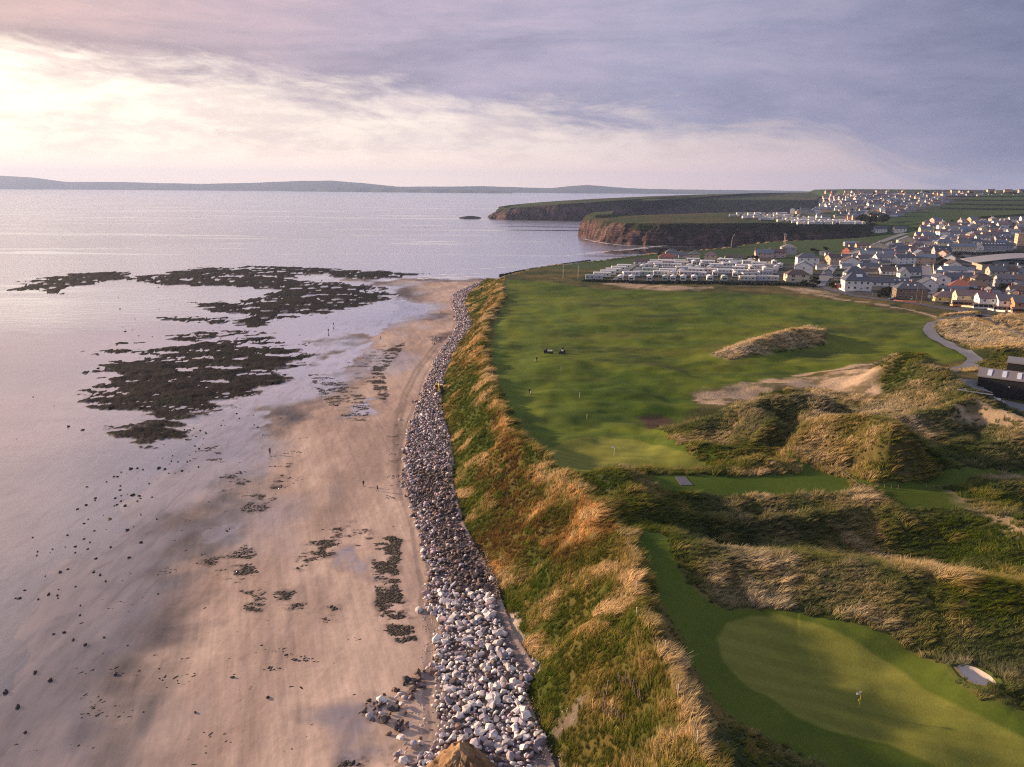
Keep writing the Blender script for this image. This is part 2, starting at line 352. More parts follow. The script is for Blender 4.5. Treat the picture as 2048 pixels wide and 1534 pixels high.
def spoly(P, margin=12.0):                  # signed distance on the sheet, only worked out near the polygon
    out = np.full(gx.shape, -margin)
    lo, hi = P.min(0) - margin, P.max(0) + margin
    m = (gx > lo[0]) & (gx < hi[0]) & (gy > lo[1]) & (gy < hi[1])
    if m.any(): out[m] = np.maximum(sdp(P, gx[m], gy[m]), -margin)
    return out
def sline(P, margin=12.0):
    out = np.full(gx.shape, margin)
    lo, hi = P.min(0) - margin, P.max(0) + margin
    m = (gx > lo[0]) & (gx < hi[0]) & (gy > lo[1]) & (gy < hi[1])
    if m.any(): out[m] = np.minimum(dline(P, gx[m], gy[m]), margin)
    return out
PX = dict(
    green_mid=[(1085, 897), (1130, 882), (1200, 873), (1280, 880), (1350, 900), (1415, 922), (1395, 932), (1340, 936), (1290, 938), (1240, 933), (1190, 943), (1130, 948), (1105, 930)],
    green_low=[(1435, 1276), (1455, 1246), (1504, 1232), (1560, 1230), (1629, 1247), (1713, 1284), (1786, 1331), (1848, 1379), (1921, 1415), (2048, 1477), (2200, 1560), (2250, 1800), (2050, 1650), (1884, 1540), (1848, 1521),
               (1775, 1488), (1665, 1463), (1592, 1433), (1504, 1379), (1446, 1320)],
    collar=[(1369, 1287), (1409, 1233), (1461, 1218), (1556, 1218), (1629, 1232), (1775, 1269), (1884, 1327), (1910, 1362), (1960, 1400), (2048, 1424), (2250, 1500), (2300, 1900), (1900, 1700), (1643, 1532), (1556, 1485), (1483, 1448),
            (1428, 1397), (1380, 1320)],
    fairway=[(1010, 560), (1100, 563), (1200, 578), (1300, 580), (1450, 584), (1560, 590), (1640, 596), (1700, 606), (1860, 634), (1856, 650), (1850, 668), (1880, 692), (1935, 716), (1885, 728), (1845, 712), (1800, 706), (1740, 728),
             (1600, 752), (1480, 772), (1385, 790), (1395, 815), (1330, 850), (1345, 882), (1420, 900), (1440, 925), (1380, 938), (1250, 932), (1140, 952), (1100, 925), (1045, 880), (1020, 835), (985, 770), (980, 700), (990, 640), (1015, 590)],
    tee_one=[(1285, 952), (1340, 949), (1500, 952), (1600, 946), (1685, 956), (1708, 986), (1650, 990), (1500, 993), (1320, 984)],
    tee_two=[(1747, 979), (1908, 980), (1948, 1021), (1790, 1019)],
    strip=[(1568, 905), (1600, 922), (1655, 948), (1750, 965), (1850, 967), (1888, 945), (1930, 934), (2100, 938), (2100, 948), (1965, 950), (1935, 970), (1880, 978), (1850, 985), (1750, 980), (1690, 966), (1600, 948)],
    walk=[(1258, 1072), (1325, 1066), (1345, 1115), (1375, 1165), (1420, 1208), (1470, 1222), (1405, 1242), (1378, 1290), (1350, 1250), (1312, 1185), (1285, 1125)],
    bunker=[(1908, 1356), (1925, 1350), (1950, 1357), (1975, 1370), (1988, 1384), (1990, 1395), (1968, 1397), (1940, 1388), (1920, 1373)],
    bare=[(1385, 787), (1440, 776), (1560, 757), (1680, 745), (1735, 733), (1765, 762), (1775, 788), (1715, 795), (1640, 782), (1560, 780), (1500, 800), (1440, 808), (1400, 806)],
    bare_right=[(1915, 812), (1990, 815), (2100, 850), (2100, 900), (2000, 868), (1950, 852), (1910, 838)],
    bare_low=[(1905, 985), (1950, 1000), (1990, 1028), (2100, 1050), (2100, 1105), (2010, 1075), (1955, 1035)],
    hollow=[(1285, 836), (1318, 829), (1345, 838), (1330, 850), (1300, 856)],
    bare_north=[(1205, 567), (1260, 562), (1340, 571), (1430, 574), (1410, 581), (1280, 579)],
    bare_lane=[(1560, 573), (1620, 578), (1680, 590), (1665, 596), (1600, 585)],
    straw_mound=[(1425, 708), (1490, 682), (1560, 664), (1620, 652), (1646, 664), (1640, 690), (1545, 704), (1460, 718)],
    straw_road=[(1868, 655), (1880, 642), (1930, 638), (2000, 652), (2100, 685), (2100, 712), (1990, 700), (1920, 690)],
    straw_small=[(1875, 636), (1905, 628), (1955, 622), (1945, 632), (1900, 638)],
    straw_top=[(1955, 640), (2000, 630), (2100, 632), (2100, 668), (2020, 660)],
    hillside=[(1890, 770), (1915, 742), (1985, 712), (2150, 700), (2150, 745), (1960, 745), (1935, 790)],
    dunes=[(1150, 960), (1200, 942), (1250, 930), (1300, 938), (1420, 938), (1350, 886), (1320, 858), (1385, 845), (1430, 830), (1490, 806), (1530, 784), (1620, 776), (1700, 790), (1770, 790), (1740, 735), (1800, 704), (1850, 708),
           (1900, 745), (1960, 790), (2200, 840), (2300, 1400), (2100, 1440), (1985, 1375), (1900, 1330), (1775, 1270), (1630, 1234), (1556, 1220), (1470, 1216), (1420, 1205), (1370, 1160), (1328, 1064), (1262, 1064), (1180, 1000)],
)
WP = {k: hitl(v) for k, v in PX.items()}
WP['bunker'] = atl(PX['bunker'], 13.9)
cb_ = WP['bunker'].mean(0); WP['bunker'] = cb_ + (WP['bunker'] - cb_) * 1.12
S = {k: spoly(P) for k, P in WP.items()}
S['green_collar'] = spoly(WP['green_mid'])
sK = np.full(gx.shape, -99.0); sT = np.full(gx.shape, -99.0)
m_ = (gy < 900); sK[m_] = sdp(LK, gx[m_], gy[m_]); sT[m_] = sdp(LT, gx[m_], gy[m_])
rf = np.full(gx.shape, -30.0)
for P in REEFS: rf = np.maximum(rf, spoly(P, 30))
rk = spoly(ROCK, 10); sdry = spoly(DRY, 400)

n_a, n_b, n_c = fbm(gx / 30, gy / 30, 101, 4), fbm(gx / 6, gy / 6, 111, 4), fbm(gx / 1.6, gy / 1.6, 121, 3)
n_w = fbm(gx / 5 + gy / 14, gy / 5, 131, 3)
C3 = lambda r, g, b_: np.array([r, g, b_])
def lay(base, c, m): return base + (c - base) * m[..., None]
def two(c1, c2, n): return c1 + (c2 - c1) * np.clip(n, 0, 1)[..., None]

# colours of the bare surfaces
rough = two(C3(.052, .060, .018), C3(.16, .115, .045), .35 + .8 * n_a + .5 * n_b)
rough = two(rough, C3(.035, .05, .018), ss(.1, .5, fbm(gx / 11, gy / 11, 141, 3)))
colr = rough.copy()
fw = two(C3(.048, .086, .008), C3(.125, .152, .016), .5 + .9 * n_a + .45 * n_b + .12 * n_c)
fw = two(fw, C3(.10, .086, .02), ss(.15, .6, fbm(gx / 26 + 3, gy / 12, 151, 4)) * .45)
fw = two(fw, C3(.035, .055, .014), ss(.18, .5, fbm(gx / 40, gy / 16, 161, 4)) * .7)
stripe = ss(-.25, .25, np.sin((gx * .94 + gy * .34) / 4.2))
fm = ss(-1.5, 1.5, S['fairway'] + 2.5 * n_b)
colr = lay(colr, fw, fm)
lane = fbm((gx * .9 + gy * .12) / 5, gy / 130, 171, 2)          # mowing lines along the hole
lane = .25 + .55 * ss(-.35, .35, np.sin((gx - .05 * gy + 4 * np.sin(gy / 60)) / 2.3)) + .6 * lane
colr = lay(colr, two(fw, C3(.10, .145, .022), lane), fm * ss(40, 5, np.abs(gx - (2 + gy * 0.03 + 12 * np.sin(gy / 55)))) * ss(440, 380, gy) * .8)
coll = two(C3(.044, .078, .010), C3(.080, .110, .016), .5 + n_a + .3 * n_b)
colr = lay(colr, coll, ss(-1.0, .6, S['collar'])); colr = lay(colr, coll * 1.15, ss(-6, -3, S['green_mid']) * (sK > 2))
for k in ('tee_one', 'tee_two', 'strip', 'walk'): colr = lay(colr, coll * (1.05 if k != 'tee_two' else .8), ss(-.8, .5, S[k]))
grn = two(C3(.108, .122, .024), C3(.150, .160, .034), .5 + .8 * n_a + .25 * n_b + .1 * n_c); grn = grn * (1 + .09 * (stripe - .5))[..., None]
fine_st = ss(-.3, .3, np.sin((gx * .35 + gy * .94) / .55))
for k in ('green_mid', 'green_low'): colr = lay(colr, (1.22 if k == 'green_mid' else 1.06) * grn * (1 + .12 * (fine_st - .5))[..., None], ss(-.4, .3, S[k]))
sandy = two(C3(.30, .225, .15), C3(.42, .32, .23), .5 + n_b + .5 * n_a)
for k, am in (('bare', 1), ('bare_right', .8), ('bare_low', .6), ('bare_north', .9), ('bare_lane', .85)):
    colr = lay(colr, sandy, ss(-2.2, 2.2, S[k] + 3.0 * n_b + 1.5 * n_c) * am * (1 - .75 * ss(.1, .35, fbm(gx / 7, gy / 4, 181, 4))))
colr = lay(colr, two(C3(.045, .03, .02), C3(.07, .05, .03), .5 + n_b), ss(-1.5, 1, S['hollow'] + 2 * n_b))
straw = two(C3(.24, .185, .105), C3(.42, .34, .22), .5 + n_b + .5 * n_c)
for k in ('straw_mound', 'straw_road', 'straw_small', 'straw_top'): colr = lay(colr, straw, ss(-2, 2, S[k] + 3 * n_b) * ss(-.5, .2, n_b + .35))
colr = lay(colr, two(C3(.62, .56, .50), C3(.72, .66, .60), .5 + n_c), ss(-.15, .1, S['bunker']) * 0)
# paths
for pts, w in (([(1172, 995), (1195, 1014), (1245, 1050), (1262, 1062)], .55), ([(1590, 752), (1640, 744), (1700, 734), (1752, 728)], 1.3), ([(1648, 592), (1700, 601), (1780, 613), (1840, 624), (1885, 634)], 1.5)):
    colr = lay(colr, sandy * 1.05, ss(w + .5, w - .4, sline(hitl(pts)) + .6 * n_b))
# cliff slope: rust-brown dead grass and green flushes, bare pebbly breaks
t_ = np.clip(sT / (sT + np.maximum(-sK, 0) + 1e-3), 0, 1)
slope = (sT > 0) & (sK <= 0)
sl = two(C3(.050, .062, .013), C3(.125, .088, .028), .10 + 1.0 * fbm(gx / 12, gy / 20, 191, 4) + .35 * n_b)
colr[slope] = sl[slope]
peb = two(C3(.28, .225, .18), C3(.40, .34, .29), .5 + n_c + .6 * n_b)
PEB = [hitl(p) for p in ([(1000, 1205), (1030, 1235), (1060, 1300), (1075, 1345), (1045, 1350), (1015, 1310), (1000, 1260), (985, 1225)], [(1085, 1440), (1130, 1420), (1165, 1395), (1150, 1440), (1120, 1480), (1105, 1500)],
                         [(1060, 1500), (1110, 1500), (1140, 1560), (1050, 1560)])]
for ip, P in enumerate(PEB): colr = lay(colr, peb * (1 if ip == 0 else .45), ss(-1, .8, spoly(P) + 1.5 * n_b))
pebm = np.max([ss(-1, .8, spoly(P) + 1.5 * n_b) for P in PEB], axis=0)
# far fields and town ground
far = ss(560, 640, gy)
hed = fbm(gx / 200, gy / 120, 201, 2)
field = two(C3(.035, .062, .022), C3(.052, .085, .028), .5 + fbm(gx / 120, gy / 160, 205, 3))
colr = lay(colr, field, far)
TOWN = [hitl(p) for p in ([(1600, 574), (1640, 530), (1690, 500), (1760, 482), (1842, 470), (1850, 445), (2200, 440), (2200, 650), (1960, 632), (1860, 606), (1700, 588)], [(1225, 562), (1262, 528), (1330, 522), (1500, 520), (1600, 530), (1635, 572), (1400, 566)], [(1600, 423), (1640, 395), (1680, 388), (1960, 389), (1900, 405), (1850, 424)])]
tn = np.max([ss(-6, 6, spoly(P)) for P in TOWN], axis=0)
colr = lay(colr, two(C3(.030, .040, .018), C3(.085, .085, .085), .66 + .9 * fbm(gx / 14, gy / 22, 207, 3)), tn)
# sand
dry = two(C3(.335, .25, .215), C3(.50, .385, .325), .5 + 1.3 * fbm(gx / 13, gy / 34, 211, 4) + .3 * n_b)
damp = two(C3(.20, .155, .15), C3(.28, .215, .20), .5 + fbm(gx / 14, gy / 10, 215, 3))
wl = fbm(gx / 26, gy / 40, 221, 4)
wet = np.clip(.50 * ss(62, 8, sdry + 70 * wl) + .55 * ss(26, -4, sdry + 26 * wl + 8 * fbm(gx / 6, gy / 5, 225, 3)), 0, 1)
POOLS = [hitl(p) for p in ([(672, 652), (740, 642), (785, 640), (772, 655), (745, 672), (735, 664), (690, 666)], [(600, 742), (640, 722), (700, 700), (745, 682), (700, 730), (670, 752), (620, 750)], [(430, 845), (480, 828), (530, 826), (522, 850), (500, 880), (420, 905), (390, 900)],
         [(700, 1095), (735, 1120), (740, 1165), (700, 1150)], [(400, 1065), (470, 1040), (480, 1070), (420, 1085)], [(690, 835), (735, 800), (738, 830)], [(720, 620), (780, 612), (790, 640), (760, 640)],
         [(320, 905), (380, 895), (420, 915), (360, 950)], [(640, 1440), (750, 1420), (760, 1470), (690, 1500)])]
pool = np.max([ss(-3.5, 2, spoly(P) + 5 * n_b) for P in POOLS], axis=0)
wet = np.maximum(wet, pool)
streak = ss(.12, .45, fbm((gx + gy * .25) / 4.5, gy / 42, 231, 3)) * .8
snd = lay(lay(dry, damp, np.clip(wet + streak * .45, 0, 1)), damp * .8, pool * .4)
snd = lay(snd, two(C3(.15, .125, .13), C3(.215, .18, .18), .5 + n_a), ss(34, -6, sdry + 22 * wl) * .9 * ss(-.12, .0, gz))
snd = lay(snd, two(C3(.085, .078, .092), C3(.135, .118, .132), .5 + n_a + .4 * n_b), ss(.30, .03, gz + .10 * n_b + .16 * n_a) * ss(-30, -5, sdry) * ss(-.10, .0, gz))
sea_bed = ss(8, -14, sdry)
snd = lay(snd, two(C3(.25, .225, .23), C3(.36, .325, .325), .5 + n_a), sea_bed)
snd = lay(snd, two(C3(.085, .09, .105), C3(.13, .13, .145), .5 + n_a), ss(0, -90, sdry + 20 * wl) * .9)  # bed colour darkens offshore, standing in for light absorbed by deeper water
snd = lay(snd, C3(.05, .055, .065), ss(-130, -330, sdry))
WEED = (([(748, 1085), (775, 1072), (802, 1080), (800, 1120), (797, 1180), (818, 1235), (832, 1285), (795, 1285), (768, 1245), (752, 1195), (744, 1120)], 9, -.16),
                        ([(585, 1135), (610, 1085), (650, 1055), (705, 1045), (750, 1070), (740, 1112), (690, 1100), (640, 1118), (600, 1140)], 5, .10), ([(408, 1120), (470, 1108), (500, 1085), (512, 1130), (535, 1195), (525, 1235), (492, 1222), (470, 1165), (430, 1145)], 5, .06),
                        ([(548, 1185), (592, 1178), (585, 1202), (552, 1203)], 6, -.1), ([(560, 1210), (610, 1205), (605, 1220), (565, 1222)], 5, .0), ([(455, 1065), (488, 1010), (555, 962), (578, 930), (548, 1000), (505, 1045)], 4, .12), ([(615, 745), (685, 760), (738, 802), (732, 855), (690, 835), (640, 795)], 4, .08),
                        ([(742, 745), (768, 702), (812, 683), (795, 712), (765, 742), (775, 790), (768, 806), (748, 780)], 8, -.05), ([(690, 725), (770, 690), (760, 760), (690, 790)], 3, .2), ([(760, 790), (800, 830), (806, 900), (792, 1000), (815, 1060), (790, 1070), (770, 1000), (775, 900)], 2.2, .22), ([(415, 965), (470, 930), (505, 962), (440, 988)], 4, .12),
                        ([(640, 1220), (690, 1190), (690, 1240), (655, 1245)], 4, .2), ([(520, 1260), (600, 1240), (640, 1330), (540, 1350)], 2.0, .28), ([(655, 1560), (735, 1480), (775, 1490), (745, 1560)], 6, .12), ([(380, 905), (440, 890), (450, 930), (390, 925)], 4, .15), ([(520, 900), (600, 880), (610, 960), (500, 1010)], 1.3, .25),
                        ([(100, 1290), (300, 1100), (480, 900), (620, 760), (700, 780), (560, 960), (420, 1150), (250, 1400), (60, 1500)], .55, .25), ([(0, 1500), (150, 1300), (420, 1200), (750, 1250), (720, 1480), (300, 1560), (0, 1560)], .35, .28))
for pts, dn, th in WEED:
    if dn < 3: continue
    snd = lay(snd, C3(.055, .045, .042), ss(-1.5, 1.5, spoly(hitl(pts)) + 2 * n_b) * ss(th - .14, th + .12, fbm(gx / 5 + gy / 30, gy / 2.6, 701, 5, .72)) * .8)
# dark weedy stain at the spit
for pts in ([(755, 600), (800, 598), (850, 622), (800, 640), (770, 655), (745, 650), (770, 625)], [(860, 675), (880, 668), (935, 652), (920, 668), (880, 682)], [(815, 628), (850, 624), (845, 634)], [(840, 625), (900, 628), (895, 640), (850, 640)]):
    snd = lay(snd, C3(.075, .055, .06), ss(-3, 4, spoly(hitl(pts)) + 6 * fbm(gx / 7, gy / 3, 235, 3)) * .85)
# wheel tracks along the bank
for off in (0, 9): snd = lay(snd, snd * .62, ss(1.1, .4, sline(hitl([(792 + off, 1000), (790 + off, 900), (793 + off, 840), (805 + off, 790), (830 + off, 740), (865 + off, 695), (885 + off, 672)])) + .5 * n_b) * .8)
reefc = two(C3(.0035, .0032, .004), C3(.011, .0085, .0085), .5 + n_b + .6 * n_a); reefc = two(reefc, C3(.008, .011, .006), ss(.1, .5, fbm(gx / 18, gy / 9, 241, 3)) * .7)
reefm = ss(-3, 3, rf + 15 * fbm(gx / 34, gy / 15, 21, 5, .62) + 11 * fbm(gx / 8, gy / 4, 27, 4, .7)) * ss(-.25, .0, gz)
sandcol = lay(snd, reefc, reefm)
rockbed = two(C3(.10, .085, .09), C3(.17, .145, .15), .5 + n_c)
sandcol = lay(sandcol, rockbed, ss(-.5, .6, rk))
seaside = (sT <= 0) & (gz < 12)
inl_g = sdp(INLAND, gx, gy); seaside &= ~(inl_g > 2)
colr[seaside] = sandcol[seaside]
wetv = np.where(seaside, np.clip(wet * (1 - reefm), 0, 1), 0)
# how much tall dune grass stands where
mar = np.where(slope, 1.0, 0.0) * (1 - pebm)
mar = np.maximum(mar, ss(-1, 2, S['dunes']))
mar = np.maximum(mar, ss(3.2, 1.0, sK + .8 * n_b) * (sK > 0) * (gy < 440))
for k in ('straw_mound', 'straw_road', 'straw_small', 'straw_top', 'hillside'): mar = np.maximum(mar, ss(-2, 2, S[k]))
for k, g_ in (('green_low', .5), ('collar', .5), ('tee_one', .3), ('tee_two', .3), ('strip', .4), ('walk', .6), ('bunker', -.2), ('green_mid', 4)): mar = mar * (ss(g_, -g_, S[k]) if k != 'bunker' else ss(-.4, -1.4, S[k]))
mar = mar * (1 - .85 * ss(-1, 2, S['bare'])) * (1 - .88 * ss(-1, 2, S['bare_right'] + 3 * n_b)) * (1 - .8 * ss(-1, 2, S['bare_low'] + 3 * n_b))
mar = mar * ss(-.2, -1.2, spoly(YARD)) * ~seaside
zr_ = np.roll(gz, 1, 0) - gz
strw = .42 + .9 * fbm(gx / 13, gy / 13, 251, 4) + .25 * n_b
strw = np.where(slope, .15 + 2.0 * np.clip(fbm(gx / 6 + gy / 14, gy / 7, 257, 4) + .02, 0, 1), strw)
strw = strw + .55 * np.exp(-((sK + .5) / 2.2) ** 2) * np.clip(.6 + 1.6 * fbm(gx / 9, gy / 9, 259, 2), 0, 1)
for k in ('straw_mound', 'straw_road', 'straw_small', 'straw_top'): strw = np.maximum(strw, ss(-2, 2, S[k]) * (1.0 + .4 * n_b))
strw = np.clip(strw, 0, 1.2)
rust = np.where(slope, ss(.0, .5, fbm(gx / 12, gy / 20, 191, 4) + .12), 0) * np.clip(ss(112, 125, gy) * ss(225, 180, gy) + .45 * ss(180, 260, gy) + .26, 0, 1)
pale = np.clip(ss(4, 16, sK) * (1 - ss(300, 380, gy) * .3) * (.35 + 1.1 * fbm(gx / 17, gy / 12, 261, 4)), 0, 1)
# classes of ground: each its own object
CL = ['ground', 'fairway', 'putting_green', 'tee_ground', 'bunker_sand', 'cliff_slope', 'beach', 'reef_rock', 'hills', 'town_ground']
cls = np.zeros(gx.shape, int)
cls[S['fairway'] > 0] = 1; cls[(S['collar'] > 0) | (S['walk'] > 0) | (S['strip'] > 0)] = 1
cls[(S['tee_one'] > 0) | (S['tee_two'] > 0)] = 3; cls[(S['green_mid'] > 0) | (S['green_low'] > 0)] = 2
cls[S['bunker'] > 0] = 4; cls[slope] = 5; cls[(tn > .5)] = 9; cls[(gy > 640) & (tn <= .5)] = 8; cls[seaside] = 6; cls[seaside & (reefm > .5)] = 7
# ---------------------------------------------------------------- materials
def mat(name):
    m = bpy.data.materials.new(name); m.use_nodes = True
    return m, NB(m.node_tree), m.node_tree.nodes['Principled BSDF']
def plain(name, c, rough=.7, var=.12, scale=3.0, metal=0, spec=.4):
    m, b, p = mat(name)
    oc = b.n('ShaderNodeTexCoord').outputs['Object']
    f = b.noise(oc, scale, 4)
    b.put(p.inputs['Base Color'], b.mix(f, tuple(x * (1 - var) for x in c), tuple(min(1, x * (1 + var)) for x in c)))
    p.inputs['Roughness'].default_value = rough; p.inputs['Metallic'].default_value = metal; p.inputs['Specular IOR Level'].default_value = spec
    return m
def land_material(name, rough=.9, grain=.35, scale=1.4, bump=.0):
    m, b, p = mat(name)
    a = b.n('ShaderNodeAttribute', attribute_name='albedo')
    pos = b.n('ShaderNodeNewGeometry').outputs['Position']
    f1, f2 = b.noise(pos, scale, 5, .7), b.noise(pos, scale * .22, 4)
    k = b.math('ADD', b.math('MULTIPLY', b.math('SUBTRACT', f1, .5), grain * 2), b.math('ADD', b.math('MULTIPLY', b.math('SUBTRACT', f2, .5), grain), 1.0))
    cc = b.n('ShaderNodeCombineColor'); [b.put(cc.inputs[i], k) for i in range(3)]
    b.put(p.inputs['Base Color'], b.mix(1.0, a.outputs['Color'], cc.outputs[0], 'MULTIPLY'))
    p.inputs['Roughness'].default_value = rough; p.inputs['Specular IOR Level'].default_value = .08
    if bump:
        bn = b.n('ShaderNodeBump'); bn.inputs['Strength'].default_value = 1; bn.inputs['Distance'].default_value = bump
        b.put(bn.inputs['Height'], f1); b.put(p.inputs['Normal'], bn.outputs[0])
    return m
M = {}
M['turf'] = land_material('turf', .9, .30, 3.1, .04)
M['rough'] = land_material('rough', .95, .45, 1.1, .25)
M['rock_reef'] = land_material('rock_reef', .85, .6, .9, .35)
m, b, p = mat('sand'); M['sand'] = m
a = b.n('ShaderNodeAttribute', attribute_name='albedo'); wv = b.n('ShaderNodeAttribute', attribute_name='wet').outputs['Fac']
pos = b.n('ShaderNodeNewGeometry').outputs['Position']
f1, f2 = b.noise(pos, .8, 6, .65), b.noise(b.vmath('MULTIPLY', pos, (.35, .08, 1)), 1.0, 5, .6, .8)
vr_ = b.n('ShaderNodeVectorRotate', rotation_type='Z_AXIS'); b.put(vr_.inputs['Vector'], pos); vr_.inputs['Angle'].default_value = -.33
f3 = b.noise(b.vmath('MULTIPLY', vr_.outputs[0], (1.1, .05, 1)), 1.0, 4, .6, .5)
k = b.math('ADD', b.math('MULTIPLY', b.math('SUBTRACT', f1, .5), .42), b.math('ADD', b.math('MULTIPLY', b.math('SUBTRACT', f2, .5), .80), b.math('ADD', b.math('MULTIPLY', b.math('SUBTRACT', f3, .5), .62), 1.0)))
cc = b.n('ShaderNodeCombineColor'); [b.put(cc.inputs[i], k) for i in range(3)]
b.put(p.inputs['Base Color'], b.mix(1.0, a.outputs['Color'], cc.outputs[0], 'MULTIPLY'))
b.put(p.inputs['Roughness'], b.rng(wv, 0.15, 0.95, .9, .14)); b.put(p.inputs['Specular IOR Level'], b.rng(wv, 0, 1, .15, .65))
bn = b.n('ShaderNodeBump'); bn.inputs['Distance'].default_value = .05; b.put(bn.inputs['Strength'], b.rng(wv, 0, .9, 1.0, .08)); b.put(bn.inputs['Height'], f1); b.put(p.inputs['Normal'], bn.outputs[0])
go_ = b.n('ShaderNodeBsdfGlossy'); go_.inputs['Color'].default_value = (.95, .96, 1, 1); b.put(go_.inputs['Roughness'], b.rng(wv, .3, 1, .35, .07))
fr_ = b.n('ShaderNodeFresnel'); fr_.inputs['IOR'].default_value = 1.33
fs_ = b.math('MULTIPLY', b.math('MINIMUM', b.math('MULTIPLY', fr_.outputs[0], 2.7), .74), b.math('MULTIPLY', b.rng(wv, .25, .95), b.rng(f2, .30, .55, .55, 1.0)))
mo_ = b.n('ShaderNodeMixShader'); b.put(mo_.inputs[0], fs_); b.put(mo_.inputs[1], p.outputs[0]); b.put(mo_.inputs[2], go_.outputs[0]); b.put(m.node_tree.nodes['Material Output'].inputs[0], mo_.outputs[0])
# water: clear at steep angles, mirror-like at grazing ones
m, b, p = mat('sea_water'); M['water'] = m
m.node_tree.nodes.remove(p); out = m.node_tree.nodes['Material Output']
pos = b.n('ShaderNodeNewGeometry').outputs['Position']
w1 = b.noise(b.vmath('MULTIPLY', pos, (.06, .16, 1)), 1.0, 5, .6, .4); w2 = b.noise(b.vmath('MULTIPLY', pos, (.6, 1.1, 1)), 1.0, 4, .6)
calm = b.noise(b.vmath('MULTIPLY', pos, (.0016, .011, 1)), 1.0, 4, .55, 1.2)
sep = b.n('ShaderNodeSeparateXYZ'); b.put(sep.inputs[0], pos)
slick = b.rng(calm, .56, .64)
shelter = b.rng(sep.outputs[1], 330.0, 620.0)
rip = b.math('MULTIPLY', b.math('SUBTRACT', 1.0, b.math('MULTIPLY', slick, .8)), b.math('ADD', b.math('MULTIPLY', shelter, .9), .1))
bn = b.n('ShaderNodeBump'); bn.inputs['Distance'].default_value = .55; b.put(bn.inputs['Strength'], b.math('MULTIPLY', rip, .55)); b.put(bn.inputs['Height'], b.math('ADD', w1, b.math('MULTIPLY', w2, .12)))
gl = b.n('ShaderNodeBsdfGlossy'); gl.inputs['Color'].default_value = (.95, .96, 1.0, 1); b.put(gl.inputs['Roughness'], b.math('ADD', b.math('MULTIPLY', rip, .17), .05)); b.put(gl.inputs['Normal'], bn.outputs[0])
tr = b.n('ShaderNodeBsdfTransparent'); tr.inputs['Color'].default_value = (.90, .93, .95, 1)
dt = b.n('ShaderNodeVectorMath', operation='DOT_PRODUCT'); b.put(dt.inputs[0], bn.outputs[0]); b.put(dt.inputs[1], b.n('ShaderNodeNewGeometry').outputs['Incoming'])
fro = b.math('ADD', .02, b.math('MULTIPLY', .98, b.math('POWER', b.math('SUBTRACT', 1.0, b.math('MINIMUM', b.math('ABSOLUTE', dt.outputs['Value']), 1.0)), 5.0)))   # Schlick, alike from both sides
mx = b.n('ShaderNodeMixShader'); b.put(mx.inputs[0], b.math('MAXIMUM', fro, b.math('MINIMUM', b.math('MULTIPLY', fro, 2.4), 0.76))); b.put(mx.inputs[1], tr.outputs[0]); b.put(mx.inputs[2], gl.outputs[0]); b.put(out.inputs[0], mx.outputs[0])

# ---------------------------------------------------------------- linking helpers
def put(o, parent=None, **props):
    col.objects.link(o)
    if parent is not None: o.parent = parent
    for k_, v_ in props.items(): o[k_] = v_
    return o
def grid_mesh(name, v, f, mats=None, smooth=True):
    me = bpy.data.meshes.new(name)
    me.vertices.add(len(v)); me.vertices.foreach_set('co', np.asarray(v, np.float32).ravel())
    f = np.asarray(f, np.int32); n = f.shape[1]
    me.loops.add(f.size); me.loops.foreach_set('vertex_index', f.ravel())
    me.polygons.add(len(f)); me.polygons.foreach_set('loop_start', np.arange(0, f.size, n, dtype=np.int32)); me.polygons.foreach_set('loop_total', np.full(len(f), n, np.int32))
    if smooth: me.polygons.foreach_set('use_smooth', np.ones(len(f), bool))
    if mats: me.materials.append(mats)
    me.update(calc_edges=True); me.validate()
    return me
def attr(me, name, arr):
    if arr.ndim == 1:
        a_ = me.attributes.new(name, 'FLOAT', 'POINT'); a_.data.foreach_set('value', arr.astype(np.float32))
    else:
        a_ = me.attributes.new(name, 'FLOAT_COLOR', 'POINT'); a_.data.foreach_set('color', np.concatenate([arr, np.ones((len(arr), 1))], 1).astype(np.float32).ravel())

idx = np.arange(NR * NC).reshape(NR, NC)
quads = np.stack([idx[:-1, :-1], idx[:-1, 1:], idx[1:, 1:], idx[1:, :-1]], -1).reshape(-1, 4)
qc = cls.ravel()[quads[:, 0]]
zq = gz.ravel()[quads].max(1)
V = np.stack([gx, gy, gz], -1).reshape(-1, 3); A = np.clip(colr, .004, .9).reshape(-1, 3); Wt = wetv.ravel()
for i, nm in enumerate(CL):
    q = quads[(qc == i) & ((zq > -2.9) | (i != 6))]
    if not len(q) or nm == 'bunker_sand': continue
    u, inv = np.unique(q, return_inverse=True)
    me = grid_mesh(nm, V[u], inv.reshape(-1, 4), M['sand'] if nm in ('beach',) else M['rock_reef'] if nm == 'reef_rock' else M['rough'] if nm in ('ground', 'cliff_slope', 'hills', 'town_ground') else M['turf'])
    attr(me, 'albedo', A[u]); attr(me, 'wet', Wt[u])
    put(bpy.data.objects.new(nm, me), kind='structure')
def disc(name, z, r, m_, n=96, y0=0):
    a_ = np.linspace(0, 2 * np.pi, n, endpoint=False); rr = [0.5, 60, 300, 1500, 5000, r]
    v = [(q * math.sin(t), y0 + q * math.cos(t), z) for q in rr for t in a_]
    f = [(i * n + j, i * n + (j + 1) % n, (i + 1) * n + (j + 1) % n, (i + 1) * n + j) for i in range(len(rr) - 1) for j in range(n)]
    return put(bpy.data.objects.new(name, grid_mesh(name, v, f, m_)), kind='structure')
disc('sea', 0.0, 15500, M['water'])
disc('sea_bed', -3.4, 15500, plain('sea_bed', (.035, .045, .055), .9, .2, .01))
